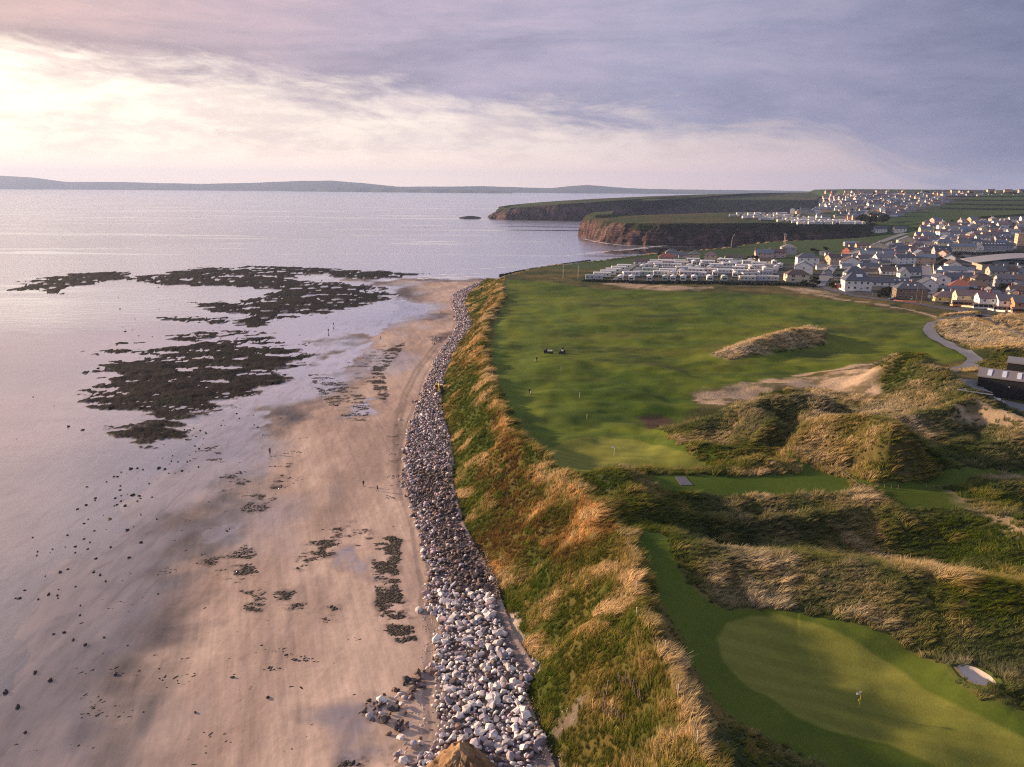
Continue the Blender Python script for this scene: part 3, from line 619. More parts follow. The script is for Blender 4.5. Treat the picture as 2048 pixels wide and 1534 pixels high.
# ---------------------------------------------------------------- headlands, islet, far shore, haze
def resamp(P, n, k=2):
    P = np.asarray(P, float); L = np.concatenate([[0], np.cumsum(np.linalg.norm(np.diff(P[:, :2], axis=0), axis=1))])
    t = np.linspace(0, L[-1], n); return np.stack([np.interp(t, L, P[:, c]) for c in range(P.shape[1])], 1)
M['cliff'] = land_material('cliff', .9, .7, .22, 1.2)
def headland(name, front, back, n, inset=13, rough_=5.0, red=()):
    """front: (px, py, top height) along the foot of the cliff; back: (px, py, z) along the far edge of its top."""
    F = resamp([(*at(a, b_, 0), z) for a, b_, z in front], n); B = resamp([(*at(a, b_, z), z) for a, b_, z in back], n)
    dirv = B[:, :2] - F[:, :2]; dirv /= np.linalg.norm(dirv, axis=1)[:, None]
    tg = np.gradient(F[:, :2], axis=0); tg /= np.linalg.norm(tg, axis=1)[:, None]; nv = np.stack([tg[:, 1], -tg[:, 0]], 1)
    nv *= np.sign((nv * -dirv).sum(1))[:, None]
    s_ = np.concatenate([[0], np.cumsum(np.linalg.norm(np.diff(F[:, :2], axis=0), axis=1))])
    rows, cols_ = [], []
    NU, NT = 22, 16
    for i in range(NU):
        u = i / (NU - 1)
        zz = F[:, 2] * u + 1.6 * np.sin(np.pi * u) * fbm(s_ / 30, s_ * 0 + u * 3, 301, 3) - (1.5 if i == 0 else 0)
        but = fbm(s_ / 34, s_ * 0 + u * .5, 303, 4) * 1.5 + .6 * np.abs(fbm(s_ / 11, s_ * 0 + u * 1.2, 307, 3)) + .22 * fbm(s_ / 3.5, u * 9 + s_ * 0, 309, 2)
        off = rough_ * but * (1 - .3 * u) + .5 * np.sin(zz * 1.3 + 2 * fbm(s_ / 60, s_ * 0, 311, 2))
        p = F[:, :2] + nv * off[:, None] - nv * (inset * (u ** 1.7))[..., None] if np.ndim(inset) else F[:, :2] + nv * (off - inset * u ** 1.7)[:, None]
        rows.append(np.column_stack([p, zz]))
        rock = two(C3(.022, .017, .020), C3(.13, .092, .086), .45 + 1.3 * fbm(s_ / 6, zz / 9, 313, 5, .65))
        rr = np.zeros(n)
        for a, b_ in red: rr = np.maximum(rr, ss(0, .03, np.linspace(0, 1, n) - a) * ss(0, .03, b_ - np.linspace(0, 1, n)))
        rock = lay(rock, C3(.10, .04, .03), rr * ss(-.3, .3, fbm(s_ / 14, zz / 9, 315, 3)))
        gr = two(C3(.018, .026, .011), C3(.042, .042, .02), .5 + fbm(s_ / 16, zz / 8, 317, 3))
        rock = rock * (1 + .35 * np.sin(zz * 1.9 + 3 * fbm(s_ / 70, s_ * 0, 327, 2)))[:, None] * C3(1.12, .98, .95)
        cols_.append(lay(rock, gr, ss(.55, .95, u + .35 * ss(.45, .8, np.linspace(0, 1, n)) + .45 * fbm(s_ / 22, zz / 12, 319, 3))))
    edge = rows[-1]
    for j in range(1, NT):
        w = j / (NT - 1)
        p = edge[:, :2] + (B[:, :2] - edge[:, :2]) * w
        zz = edge[:, 2] + (B[:, 2] - edge[:, 2]) * w + 1.2 * fbm(p[:, 0] / 40, p[:, 1] / 40, 321, 3) * math.sin(math.pi * w)
        rows.append(np.column_stack([p, zz]))
        cc_ = two(C3(.045, .056, .02), C3(.085, .075, .032), .5 + fbm(p[:, 0] / 45, p[:, 1] / 60, 323, 4))
        cols_.append(lay(cc_, C3(.04, .07, .024), ss(.0, .3, fbm(p[:, 0] / 90, p[:, 1] / 90, 325, 2)) * .8))
    last = rows[-1].copy(); last[:, 2] = -4; last[:, :2] += dirv * 12; rows.append(last); cols_.append(cols_[0])
    v = np.concatenate(rows); c = np.clip(np.concatenate(cols_), .004, .9); r = len(rows)
    ii = np.arange(r * n).reshape(r, n)
    q = np.stack([ii[:-1, :-1], ii[:-1, 1:], ii[1:, 1:], ii[1:, :-1]], -1).reshape(-1, 4)
    me = grid_mesh(name, v, q, M['cliff'], smooth=False); attr(me, 'albedo', c)
    return put(bpy.data.objects.new(name, me), kind='structure')
headland('headland', [(1220, 452, 31), (1176, 456, 30), (1160, 464, 29.5), (1163, 473, 29), (1188, 480, 29), (1215, 485, 28.5), (1240, 488, 28), (1320, 491, 28.5), (1400, 491, 29), (1500, 491, 29.5), (1600, 491, 29.5), (1700, 487, 29), (1770, 481, 26), (1835, 474, 23)],
         [(1222, 429, 34), (1196, 430, 34), (1190, 430.5, 33.8), (1200, 430.5, 33.8), (1225, 429, 34), (1260, 429, 34), (1300, 428, 34.5), (1350, 428, 34.5), (1420, 426, 36), (1500, 424, 38), (1600, 428, 36), (1700, 436, 32), (1770, 440, 30), (1835, 444, 28)], 620, 11, 7.0, red=((.02, .22), (.60, .64), (.36, .39)))
headland('headland_far', [(1040, 431, 30), (990, 431.5, 25), (977, 434, 20), (982, 437.5, 22), (1010, 439.5, 27), (1060, 440.5, 31), (1120, 441, 37), (1200, 440.5, 42), (1300, 436, 46), (1400, 434, 48), (1500, 434, 46), (1640, 434, 46)],
         [(1042, 408.5, 31), (1010, 412, 28), (996, 414, 25), (1000, 413, 26), (1020, 410, 30), (1060, 406, 35), (1120, 401.5, 42), (1200, 397, 49), (1300, 392.5, 55), (1400, 389, 60), (1500, 386.5, 64), (1650, 384, 68)], 620, 30, 9.0)
# islet
def islet():
    c0 = at(940, 436.5, 0); n = 40; v, f, c_ = [], [], []
    for j in range(6):
        k_ = 1 - j / 5
        for i in range(n):
            t = 2 * math.pi * i / n
            v.append((c0[0] + math.cos(t) * 29 * k_ ** .6 * (1 + .15 * math.sin(3 * t)), c0[1] + math.sin(t) * 17 * k_ ** .6, -1 + 6.5 * (1 - k_) ** .5 * (.8 + .25 * math.sin(2 * t + 1))))
            c_.append((.045, .038, .038))
    for j in range(5):
        for i in range(n): f.append((j * n + i, j * n + (i + 1) % n, (j + 1) * n + (i + 1) % n, (j + 1) * n + i))
    me = grid_mesh('islet', v, f, M['cliff'], False); attr(me, 'albedo', np.array(c_)); put(bpy.data.objects.new('islet', me), kind='structure')
islet()
def far_shore(name, sky, D, depth, color):
    X = np.linspace(sky[0][0], sky[-1][0], 420)
    ys = np.interp(X, [q[0] for q in sky], [q[1] for q in sky]); Dd = np.interp(X, [sky[0][0], sky[-1][0]], D)
    yh = 376 + (X - CX) * math.tan(ROLL)
    zz = np.maximum(75 + (yh - ys) / 1550 * (Dd + depth * .55), 3) + 5 * fbm(X / 30, X * 0, 331, 4)
    v = []; prof = [(0, 0), (.06, .10), (.2, .33), (.38, .72), (.55, 1.0), (.8, .9), (1, 0)]
    for w, hh in prof:
        for i in range(len(X)):
            y_ = Dd[i] + depth * w + 120 * math.sin(i * .13) * (w < .5)
            k_ = hh * (1 + .10 * math.sin(i * .21 + w * 9) * (0 < hh < 1))
            v.append((y_ * (X[i] - CX) / 1550, y_, zz[i] * k_ - 2 * (hh == 0)))
    n = len(X); f = [(j * n + i, j * n + i + 1, (j + 1) * n + i + 1, (j + 1) * n + i) for j in range(len(prof) - 1) for i in range(n - 1)]
    me = grid_mesh(name, v, f, M['cliff']); vv = np.array(v)
    cc_ = two(C3(.03, .045, .022), C3(.075, .08, .04), .5 + 1.4 * fbm(vv[:, 0] / 500, vv[:, 1] / 900, 335, 4))
    attr(me, 'albedo', cc_); put(bpy.data.objects.new(name, me), kind='structure')
far_shore('far_hills', [(-700, 352), (-300, 345), (-100, 347), (0, 352), (70, 356), (130, 364), (250, 364.5), (400, 368), (500, 366), (600, 362), (660, 361.5), (720, 366), (790, 373), (900, 373.5), (960, 372), (1030, 374.5), (1100, 376), (1140, 372), (1170, 370), (1210, 373), (1250, 376), (1330, 378.5), (1480, 380), (1560, 381), (1700, 384)], (13900, 12200), 1800, None)
far_shore('far_coast', [(560, 380), (640, 377), (740, 375), (800, 377), (900, 379), (1000, 381), (1022, 384.5)], (12300, 10900), 700, None)

def box_mesh(name, x0, x1, y0, y1, z0, z1):
    bm = bmesh.new(); bmesh.ops.create_cube(bm, size=1)
    for v in bm.verts: v.co = Vector(((x0, x1)[v.co.x > 0], (y0, y1)[v.co.y > 0], (z0, z1)[v.co.z > 0]))
    me = bpy.data.meshes.new(name); bm.to_mesh(me); bm.free(); return me
hm = bpy.data.materials.new('haze'); hm.use_nodes = True; ht = hm.node_tree; ht.nodes.remove(ht.nodes['Principled BSDF'])
pv = ht.nodes.new('ShaderNodeVolumePrincipled'); pv.inputs['Color'].default_value = (.45, .60, 1.0, 1); pv.inputs['Density'].default_value = 6.5e-5; pv.inputs['Anisotropy'].default_value = .2
ht.links.new(pv.outputs[0], ht.nodes['Material Output'].inputs['Volume'])
hz = box_mesh('haze', -17000, 17000, -16000, 17000, -4.6, 400); hz.materials.append(hm); put(bpy.data.objects.new('haze', hz), kind='stuff')

# ---------------------------------------------------------------- boulders
def hull(seed, n=30, sx=1, sy=.8, sz=.65, bev=0.0):
    r_ = random.Random(seed); bm = bmesh.new()
    for _ in range(n):
        v = Vector((r_.gauss(0, 1), r_.gauss(0, 1), r_.gauss(0, 1))).normalized() * r_.uniform(.82, 1.0)
        bm.verts.new((v.x * sx * .5, v.y * sy * .5, v.z * sz * .5))
    res = bmesh.ops.convex_hull(bm, input=bm.verts)
    bmesh.ops.delete(bm, geom=[g for g in res['geom_interior'] if isinstance(g, bmesh.types.BMVert)], context='VERTS')
    bmesh.ops.recalc_face_normals(bm, faces=bm.faces)
    me = bpy.data.meshes.new('boulder'); bm.to_mesh(me); bm.free(); return me
m, b, p = mat('boulder'); M['boulder'] = m
oi = b.n('ShaderNodeObjectInfo'); at_ = b.n('ShaderNodeAttribute', attribute_name='albedo')
oc = b.n('ShaderNodeNewGeometry').outputs['Position']
f1, f2 = b.noise(oc, 1.6, 5, .65), b.noise(oc, 7, 3)
k = b.math('ADD', b.math('MULTIPLY', b.math('SUBTRACT', f1, .5), 1.1), b.math('ADD', b.math('MULTIPLY', b.math('SUBTRACT', f2, .5), .5), 1.0))
cc = b.n('ShaderNodeCombineColor'); [b.put(cc.inputs[i], k) for i in range(3)]
b.put(p.inputs['Base Color'], b.mix(1.0, oi.outputs['Color'], cc.outputs[0], 'MULTIPLY')); p.inputs['Roughness'].default_value = .85
M['boulder_mass'] = m2 = m.copy(); m2.name = 'boulder_mass'
nt = m2.node_tree; an = [q for q in nt.nodes if q.type == 'ATTRIBUTE'][0]; mxn = [q for q in nt.nodes if q.type == 'MIX'][0]
nt.links.new(an.outputs['Color'], mxn.inputs[6])
ROCKP = [hull(40 + i, 13 + i, 1, (.85, .72, .95, .65, .8, .9, .7, .78)[i], (.7, .6, .8, .62, .55, .75, .68, .6)[i]) for i in range(8)]
for me in ROCKP: me.materials.append(M['boulder'])
def scatter_rocks():
    lst = []
    lo, hi = ROCK.min(0), ROCK.max(0); st = .68
    xs, ys = np.meshgrid(np.arange(lo[0], hi[0], st), np.arange(max(lo[1], 62), hi[1], st))
    xs = (xs + rng.uniform(-.42, .42, xs.shape) * st).ravel(); ys = (ys + rng.uniform(-.42, .42, ys.shape) * st).ravel()
    s = sdp(ROCK, xs, ys) + 1.6 * fbm(xs / 4, ys / 4, 401, 3)
    pb = np.max([sdp(P, xs, ys) for P in PEB], axis=0)
    k = (s > .5) & (pb < .4)
    extra = [hitl(p_) for p_ in ([(735, 1400), (790, 1380), (850, 1335), (872, 1345), (830, 1400), (800, 1420), (860, 1440), (845, 1495), (770, 1470), (730, 1425)], [(790, 1495), (840, 1485), (850, 1520), (800, 1530)], [(862, 680), (878, 672), (882, 684), (866, 690)], [(818, 805), (850, 795), (855, 803), (830, 810)])]
    for P in extra:
        ar = (P.max(0) - P.min(0)); n = int(ar[0] * ar[1] / 1.0)
        ex, ey = rng.uniform(P[:, 0].min(), P[:, 0].max(), n), rng.uniform(P[:, 1].min(), P[:, 1].max(), n)
        q = sdp(P, ex, ey) > -.3; xs, ys = np.concatenate([xs, ex[q]]), np.concatenate([ys, ey[q]]); k = np.concatenate([k, np.ones(q.sum(), bool)])
    xs, ys = xs[k], ys[k]; zs = np.maximum(Hg(xs, ys), 0)
    px, py = pix(xs, ys, zs)
    nz = fbm(xs / 7, ys / 7, 405, 3)
    dT_, dL_ = dline(TOE, xs, ys), dline(ROCKL, xs, ys)
    for i in range(len(xs)):
        r_ = rng.random(5)
        size = (.62 + 1.35 * r_[0] ** 3.2) * (1.08 if py[i] > 1180 else .88)
        if r_[4] < .10: continue
        zs[i] += .45 * r_[3]
        u = dL_[i] / (dL_[i] + dT_[i])
        brownish = (py[i] < 1185 and py[i] > 940 and u > .34 + .25 * nz[i]) or (px[i] < 850 and py[i] > 1290 and py[i] < 1480)
        shadow_stone = r_[1] < (.16 if not brownish else .9)
        if brownish and r_[1] < .86: kind = 'brown' if r_[2] < .6 else 'dark'
        elif py[i] > 1185: kind = 'white' if r_[2] < .58 else ('grey' if r_[2] < .84 else ('brown' if r_[2] < .93 else 'rose'))
        else: kind = 'grey' if r_[2] < .38 else ('rose' if r_[2] < .66 else ('white' if r_[2] < .78 else ('brown' if r_[2] < .88 else 'dark')))
        lst.append((xs[i], ys[i], zs[i], size, kind, py[i], px[i]))
    return lst
RC = dict(white=(.62, .585, .60), grey=(.345, .315, .375), rose=(.345, .255, .285), brown=(.155, .110, .10), dark=(.065, .055, .06))
RN = dict(white='pale whitish', grey='blue grey', rose='pinkish grey', brown='brown', dark='dark weathered')
rocks = scatter_rocks()
rocks.sort(key=lambda q: -(q[3] / math.hypot(q[0], q[1], 75 - q[2])) * (1 if q[5] < 1545 and 0 < q[6] < 2048 else 0))
big, rest = rocks[:300], rocks[300:]
SIDE = [(1450, 'photo'), (1300, 'wide pale part of the bank'), (1185, 'pebble apron'), (0, 'brown part of the bank')]
for i, (x, y, z, s, kd, py, px) in enumerate(big):
    o = bpy.data.objects.new('boulder', ROCKP[i % 8]); v = rng.uniform(.62, 1.22)
    o.color = (*[c_ * v for c_ in RC[kd]], 1); o.location = (x, y, z + .16 * s); o.scale = (s * rng.uniform(.9, 1.2), s, s * rng.uniform(.8, 1.05)); o.rotation_euler = (rng.uniform(-.5, .5), rng.uniform(-.5, .5), rng.uniform(0, 6.28))
    where = next(n_ for t, n_ in SIDE if py > t)
    if px < 850 and py > 1290: where = 'dark stone spur on the sand'
    put(o, label=f'{RN[kd]} boulder lying on the sea bank by the {where}' if 'photo' not in where else f'{RN[kd]} boulder on the bank beside the brown earth mound', category='boulder', group=f'{RN[kd]} boulders by the {where}' if where != 'photo' else f'{RN[kd]} boulders beside the earth mound')
def join_meshes(name, items, protos, material, attrname='albedo'):
    vs, fs, cs, n0 = [], [], [], 0
    pv_ = []
    for me in protos:
        me.calc_loop_triangles(); co = np.array([v.co[:] for v in me.vertices]); tr_ = np.array([t.vertices[:] for t in me.loop_triangles]); pv_.append((co, tr_))
    for k_, (loc, rot, sc, c_) in enumerate(items):
        co, tr_ = pv_[k_ % len(pv_)]
        mt = np.array(Matrix.LocRotScale(Vector(loc), rot, Vector(sc)))
        w = co @ mt[:3, :3].T + mt[:3, 3]
        vs.append(w); fs.append(tr_ + n0); cs.append(np.tile(c_, (len(w), 1))); n0 += len(w)
    me = grid_mesh(name, np.concatenate(vs), np.concatenate(fs), material, False); attr(me, attrname, np.concatenate(cs))
    return bpy.data.objects.new(name, me)
from mathutils import Euler
its = []
for x, y, z, s, kd, py, px in rest:
    v = rng.uniform(.55, 1.25)
    its.append(((x, y, z + .14 * s), Euler((rng.uniform(-.5, .5), rng.uniform(-.5, .5), rng.uniform(0, 6.28))).to_quaternion(), (s * rng.uniform(.9, 1.25), s, s * .9), np.array(RC[kd]) * v))
put(join_meshes('boulder_bank', its, ROCKP, M['boulder_mass']), kind='stuff', label='long bank of smaller and more distant boulders along the cliff foot', category='boulder bank')
# shingle between the stones: small pebbles on the aprons
its = []
for P in PEB + [hitl([(845, 1180), (870, 1185), (885, 1220), (880, 1262), (850, 1262), (842, 1220)]), hitl([(800, 1400), (865, 1385), (862, 1450), (830, 1440)]), hitl([(850, 1290), (868, 1280), (868, 1360), (835, 1340)])]:
    n = int(np.prod(P.max(0) - P.min(0)) * 4); ex, ey = rng.uniform(P[:, 0].min(), P[:, 0].max(), n), rng.uniform(P[:, 1].min(), P[:, 1].max(), n)
    k = sdp(P, ex, ey) > -.5; ex, ey = ex[k], ey[k]; ez = Hg(ex, ey)
    for x, y, z in zip(ex, ey, ez):
        s = .12 + .3 * rng.random() ** 3; v = rng.uniform(.25, .62)
        its.append(((x, y, z), Euler((rng.random(), rng.random(), rng.random() * 6)).to_quaternion(), (s, s, s), np.array((1, .93, .9)) * v))
put(join_meshes('shingle', its, [hull(90 + i, 10) for i in range(3)], M['boulder_mass']), kind='stuff')

# ---------------------------------------------------------------- dune grass
proto_col = bpy.data.collections.new('grass_protos')
def tuft(seed, h, nb, spread, lean, width, plume=False):
    r_ = random.Random(seed); v, f, t_l = [], [], []
    for i in range(nb):
        a = r_.uniform(0, 6.283); rr = spread * r_.random() ** .6; x0, y0 = rr * math.cos(a), rr * math.sin(a)
        hh = h * r_.uniform(.55, 1.1); L = lean * r_.uniform(.6, 1.3); out = .35 * hh
        dx, dy = L * hh + out * math.cos(a) * .8, out * math.sin(a) + .12 * hh * r_.uniform(-1, 1)
        wa = r_.uniform(0, 3.14); wx, wy = math.cos(wa) * width / 2, math.sin(wa) * width / 2
        n0 = len(v)
        for k_, (q, ww) in enumerate(((0, 1), (.35, 1.0), (.7, .8), (1.0, .25))):
            bx, by = x0 + dx * q ** 1.8, y0 + dy * q ** 1.8; bz = hh * (q - .33 * q ** 2.5) - .08
            v += [(bx - wx * ww, by - wy * ww, bz), (bx + wx * ww, by + wy * ww, bz)]; t_l += [q, q]
        for k_ in range(3): f.append((n0 + 2 * k_, n0 + 2 * k_ + 1, n0 + 2 * k_ + 3, n0 + 2 * k_ + 2))
    me = grid_mesh('grass_tuft', v, f, M['marram'], True)
    attr(me, 'along', np.array(t_l))
    o = bpy.data.objects.new('grass_tuft', me); proto_col.objects.link(o); return o
m, b, p = mat('marram'); M['marram'] = m; m.node_tree.nodes.remove(p); out = m.node_tree.nodes['Material Output']
ti = b.n('ShaderNodeAttribute', attribute_type='INSTANCER', attribute_name='tint').outputs['Fac']
ru = b.n('ShaderNodeAttribute', attribute_type='INSTANCER', attribute_name='rust').outputs['Fac']
va = b.n('ShaderNodeAttribute', attribute_type='INSTANCER', attribute_name='vary').outputs['Fac']
al = b.n('ShaderNodeAttribute', attribute_name='along').outputs['Fac']
tt = b.math('ADD', ti, b.math('MULTIPLY', b.math('SUBTRACT', al, .5), .35), clamp=True)
cg = b.ramp(tt, [(0.0, (.042, .076, .010)), (.30, (.115, .140, .018)), (.58, (.30, .235, .07)), (1.0, (.62, .46, .25))])
cg = b.mix(ru, cg, b.ramp(tt, [(0, (.11, .065, .022)), (.5, (.30, .165, .05)), (1, (.66, .40, .15))]))
pa = b.n('ShaderNodeAttribute', attribute_type='INSTANCER', attribute_name='pale').outputs['Fac']
cg = b.mix(b.math('MULTIPLY', pa, .8), cg, b.ramp(tt, [(0, (.085, .105, .045)), (.45, (.26, .235, .15)), (1, (.56, .49, .37))]))
cg = b.mix(1.0, cg, b.ramp(va, [(0, (.72, .72, .72)), (1, (1.28, 1.28, 1.28))]), 'MULTIPLY')
df = b.n('ShaderNodeBsdfDiffuse'); tl = b.n('ShaderNodeBsdfTranslucent'); b.put(df.inputs[0], cg); b.put(tl.inputs[0], cg)
ms = b.n('ShaderNodeMixShader'); ms.inputs[0].default_value = .30; b.put(ms.inputs[1], df.outputs[0]); b.put(ms.inputs[2], tl.outputs[0]); b.put(out.inputs[0], ms.outputs[0])
for i in range(6): tuft(500 + i, (.95, 1.05, .85, 1.15, .9, 1.0)[i], 40, .42, (.75, .95, .6, .85, .7, 1.0)[i], .055)
def gn_scatter(name, pts, coll, rot, scale, **attrs):
    me = bpy.data.meshes.new(name); me.vertices.add(len(pts)); me.vertices.foreach_set('co', np.asarray(pts, np.float32).ravel())
    a_ = me.attributes.new('rot', 'FLOAT_VECTOR', 'POINT'); a_.data.foreach_set('vector', np.asarray(rot, np.float32).ravel())
    a_ = me.attributes.new('size', 'FLOAT_VECTOR', 'POINT'); a_.data.foreach_set('vector', np.asarray(scale, np.float32).ravel())
    for k_, v_ in attrs.items(): attr(me, k_, np.asarray(v_))
    a_ = me.attributes.new('pick', 'INT', 'POINT'); a_.data.foreach_set('value', rng.integers(0, 64, len(pts)).astype(np.int32))
    o = bpy.data.objects.new(name, me)
    ng = bpy.data.node_groups.new(name, 'GeometryNodeTree')
    ng.interface.new_socket('Geometry', in_out='INPUT', socket_type='NodeSocketGeometry'); ng.interface.new_socket('Geometry', in_out='OUTPUT', socket_type='NodeSocketGeometry')
    N = ng.nodes.new; gi, go = N('NodeGroupInput'), N('NodeGroupOutput')
    ip = N('GeometryNodeInstanceOnPoints'); ci = N('GeometryNodeCollectionInfo'); ci.inputs[0].default_value = coll; ci.inputs['Separate Children'].default_value = True; ci.inputs['Reset Children'].default_value = True
    def named(nm, dt):
        q = N('GeometryNodeInputNamedAttribute'); q.data_type = dt; q.inputs[0].default_value = nm; return q.outputs[0]
    L = ng.links.new
    L(gi.outputs[0], ip.inputs['Points']); L(ci.outputs[0], ip.inputs['Instance']); ip.inputs['Pick Instance'].default_value = True
    L(named('pick', 'INT'), ip.inputs['Instance Index']); L(named('rot', 'FLOAT_VECTOR'), ip.inputs['Rotation']); L(named('size', 'FLOAT_VECTOR'), ip.inputs['Scale']); L(ip.outputs[0], go.inputs[0])
    md = o.modifiers.new('scatter', 'NODES'); md.node_group = ng
    return o
# points: as many per cell of the sheet as its area and its cover call for
cellA = np.abs(np.gradient(ROWD))[:, None] * ROWD[:, None] * (COLA[1] - COLA[0]) * np.ones((1, NC))
dens = np.interp(ROWD, [60, 110, 180, 300, 450], [6.0, 5.0, 2.8, 1.1, .6])[:, None]
inview = np.abs(COLA)[None] < R(41)
exp_ = mar * cellA * dens * inview
# shorter rough between crest and green
shortr = ss(2, 8, sK) * ss(70, 40, sK) * (gy < 170) * (1 - np.clip(mar, 0, 1))
for k in ('green_low', 'collar', 'tee_one', 'tee_two', 'strip', 'walk', 'bunker', 'fairway'): shortr = shortr * ss(.3, -.8, S[k])
for k in ('green_mid',): shortr = shortr * ss(-3, -4.5, S[k])
exp2 = shortr * cellA * 4.5 * inview
def pts_of(e):
    n = rng.poisson(e); i, j = np.nonzero(n); c_ = n[i, j]; i, j = np.repeat(i, c_), np.repeat(j, c_)
    dr = np.abs(np.gradient(ROWD))[i]; r_ = ROWD[i] + rng.uniform(-.5, .5, len(i)) * dr; a_ = COLA[j] + rng.uniform(-.5, .5, len(i)) * (COLA[1] - COLA[0])
    x, y = r_ * np.sin(a_), r_ * np.cos(a_); return x, y, i, j
tuft_n = 0
def grass(name, e, hs, tint_add, rustm):
    global tuft_n
    x, y, i, j = pts_of(e); z = Hg(x, y); tuft_n += len(x)
    d = np.hypot(x, y)
    lump = fbm(x / 2.2 + y / 5, y / 2.6, 601, 3)
    plume = np.clip(strw[i, j] - .45, 0, 1) if tint_add == 0 else 0
    sc = hs * (.72 + .7 * np.clip(lump + .25, -.2, 1) + .30 * plume) * rng.uniform(.75, 1.2, len(x)) * np.interp(d, [100, 200, 400], [1, 1.15, 1.45])
    rot = np.stack([rng.uniform(-.12, .12, len(x)), rng.uniform(-.12, .12, len(x)), .55 + .6 * fbm(x / 9, y / 9, 605, 2) + rng.uniform(-.45, .45, len(x))], 1)
    ti = np.clip(strw[i, j] * .78 + .45 * np.clip(lump, 0, 1) - .02 + tint_add + rng.uniform(-.1, .1, len(x)), 0, 1)
    o = gn_scatter(name, np.stack([x, y, z], 1), proto_col, rot, np.stack([sc * 1.1, sc * 1.1, sc], 1), tint=ti, pale=pale[i, j], rust=np.clip(rust[i, j] * rustm * (lump < .35), 0, 1), vary=rng.random(len(x)))
    put(o, kind='stuff')
grass('dune_grass', exp_, 1.0, 0.0, .85)
grass('short_rough_grass', exp2, .50, -.26, 0)
print('tufts', tuft_n)
# ---------------------------------------------------------------- weed, stones and foam on the shore
M['weed'] = plain('weed', (.022, .017, .014), .5, .4, 2)
def weed_field():
    its = []
    for pts, dn, th in WEED:
        P = hitl(pts); lo, hi = P.min(0), P.max(0); n = int(np.prod(hi - lo) * dn * 4.2)
        x, y = rng.uniform(lo[0], hi[0], n), rng.uniform(lo[1], hi[1], n)
        f = fbm(x / 5 + y / 30, y / 2.6, 701, 5, .72)
        k = (sdp(P, x, y) + 1.2 * fbm(x / 3, y / 3, 705, 3) > 0) & (rng.random(n) < np.clip((f - th) * 5.5, 0, 1)) & (sdp(LT, x, y) < -1)
        x, y, f = x[k], y[k], f[k]; z = np.maximum(Hg(x, y), 0)
        for a, b_, c_, g in zip(x, y, z, f):
            s = (.08 + .52 * rng.random() ** 2.4) * (1.3 if dn > 3.5 else 1.0); v = rng.uniform(.4, 2.0)
            its.append(((a, b_, c_ + .01), Euler((0, 0, rng.normal(.3, .8))).to_quaternion(), (s * rng.uniform(1.0, 2.8), s * rng.uniform(.5, 1), .06 + .12 * s), np.array((.024, .019, .014)) * v))
    print('weed', len(its))
    put(join_meshes('seaweed', its, [hull(60 + i, 11, 1, 1, 1) for i in range(5)], M['boulder_mass']), kind='stuff')
weed_field()
STN = [hull(70 + i, 20, 1, .8, .6) for i in range(5)]
for me in STN: me.name = 'beach_stone'; me.materials.append(M['boulder'])
def stones():
    pts = [(33, 878, .5), (66, 794, .9), (108, 812, .6), (135, 1070, .7), (150, 1093, .7), (175, 1098, .6), (220, 1038, 1.0), (250, 663, 1.3), (240, 618, 1.4), (196, 737, 1.4), (176, 743, 1.1), (137, 853, 1.3), (165, 860, 1.2), (120, 1145, .9), (98, 1187, .7), (190, 1000, .7), (235, 953, .9),
           (262, 938, 1.2), (275, 936, 1.0), (286, 939, .8), (318, 936, 1.2), (330, 938, .9), (364, 942, .8), (240, 980, .8), (228, 953, .9), (155, 1018, .8), (172, 1010, .9), (190, 996, .8), (265, 990, 1.2), (278, 992, .9), (255, 1060, .9), (282, 1085, .9), (250, 1012, .9), (105, 1098, .6), (65, 1075, .6), (75, 1103, .6),
           (535, 1396, .8), (540, 903, .7), (590, 1320, .7), (465, 1355, .7), (838, 1222, 2.0), (863, 1120, 1.4), (390, 1425, .6), (230, 1350, .9), (170, 1290, .8), (100, 1360, 1.0), (35, 1415, 1.0), (70, 1345, .9), (50, 1465, .7), (10, 1385, 1.2), (128, 1265, .7), (146, 1280, .7), (208, 1275, .6), (160, 1230, .6), (800, 840, 1.3)]
    for _ in range(95):
        t = rng.random(); px = np.interp(t, [0, .3, .6, 1], [60, 230, 330, 470]) + rng.normal(0, 45); py = np.interp(t, [0, .3, .6, 1], [1250, 1040, 930, 830]) + rng.normal(0, 22)
        pts.append((px, py, rng.uniform(.35, .8)))
    for _ in range(60): pts.append((rng.uniform(230, 560), rng.uniform(585, 690), rng.uniform(.4, 1.0)))
    xy = hitl([q[:2] for q in pts])
    for i, ((px, py, s), (x, y)) in enumerate(zip(pts, xy)):
        z = max(zat(x, y), -.1)
        o = bpy.data.objects.new('beach_stone', STN[i % 5]); o.location = (x, y, z + .12 * s); o.scale = (s * 1.25, s, s * .9); o.rotation_euler = (rng.uniform(-.3, .3), rng.uniform(-.3, .3), rng.uniform(0, 6))
        o.color = (.04, .034, .034, 1); lab = 'small dark weedy stone scattered along the wet sand by the water'; grp = 'dark stones on the wet sand'
        if (px, py) == (838, 1222): o.color = (.42, .40, .42, 1); lab = 'lone pale rounded boulder standing on the sand beside the boulder bank'; grp = None
        elif (px, py) == (220, 1038): o.color = (.28, .15, .03, 1); lab = 'orange brown stone on the grey wet sand'; grp = None
        elif (px, py) == (800, 840): o.color = (.62, .56, .54, 1); lab = 'single white stone on dry sand beside the wheel tracks'; grp = None
        elif (px, py) == (250, 663): lab = 'round black rock alone in the bright shallow water'; grp = None
        elif (px, py) == (240, 618): lab = 'long low black rock in bright water below the outer reef'; grp = None
        elif py < 700 and px > 225: lab = 'dark stone standing in the bright shallows between the reefs'; grp = 'dark stones in the shallows between the reefs'
        elif py > 1200: lab = 'small dark stone scattered over the open lower sand'; grp = 'dark stones on the open sand'
        put(o, label=lab, category='stone'); 
        if grp: o['group'] = grp
stones()
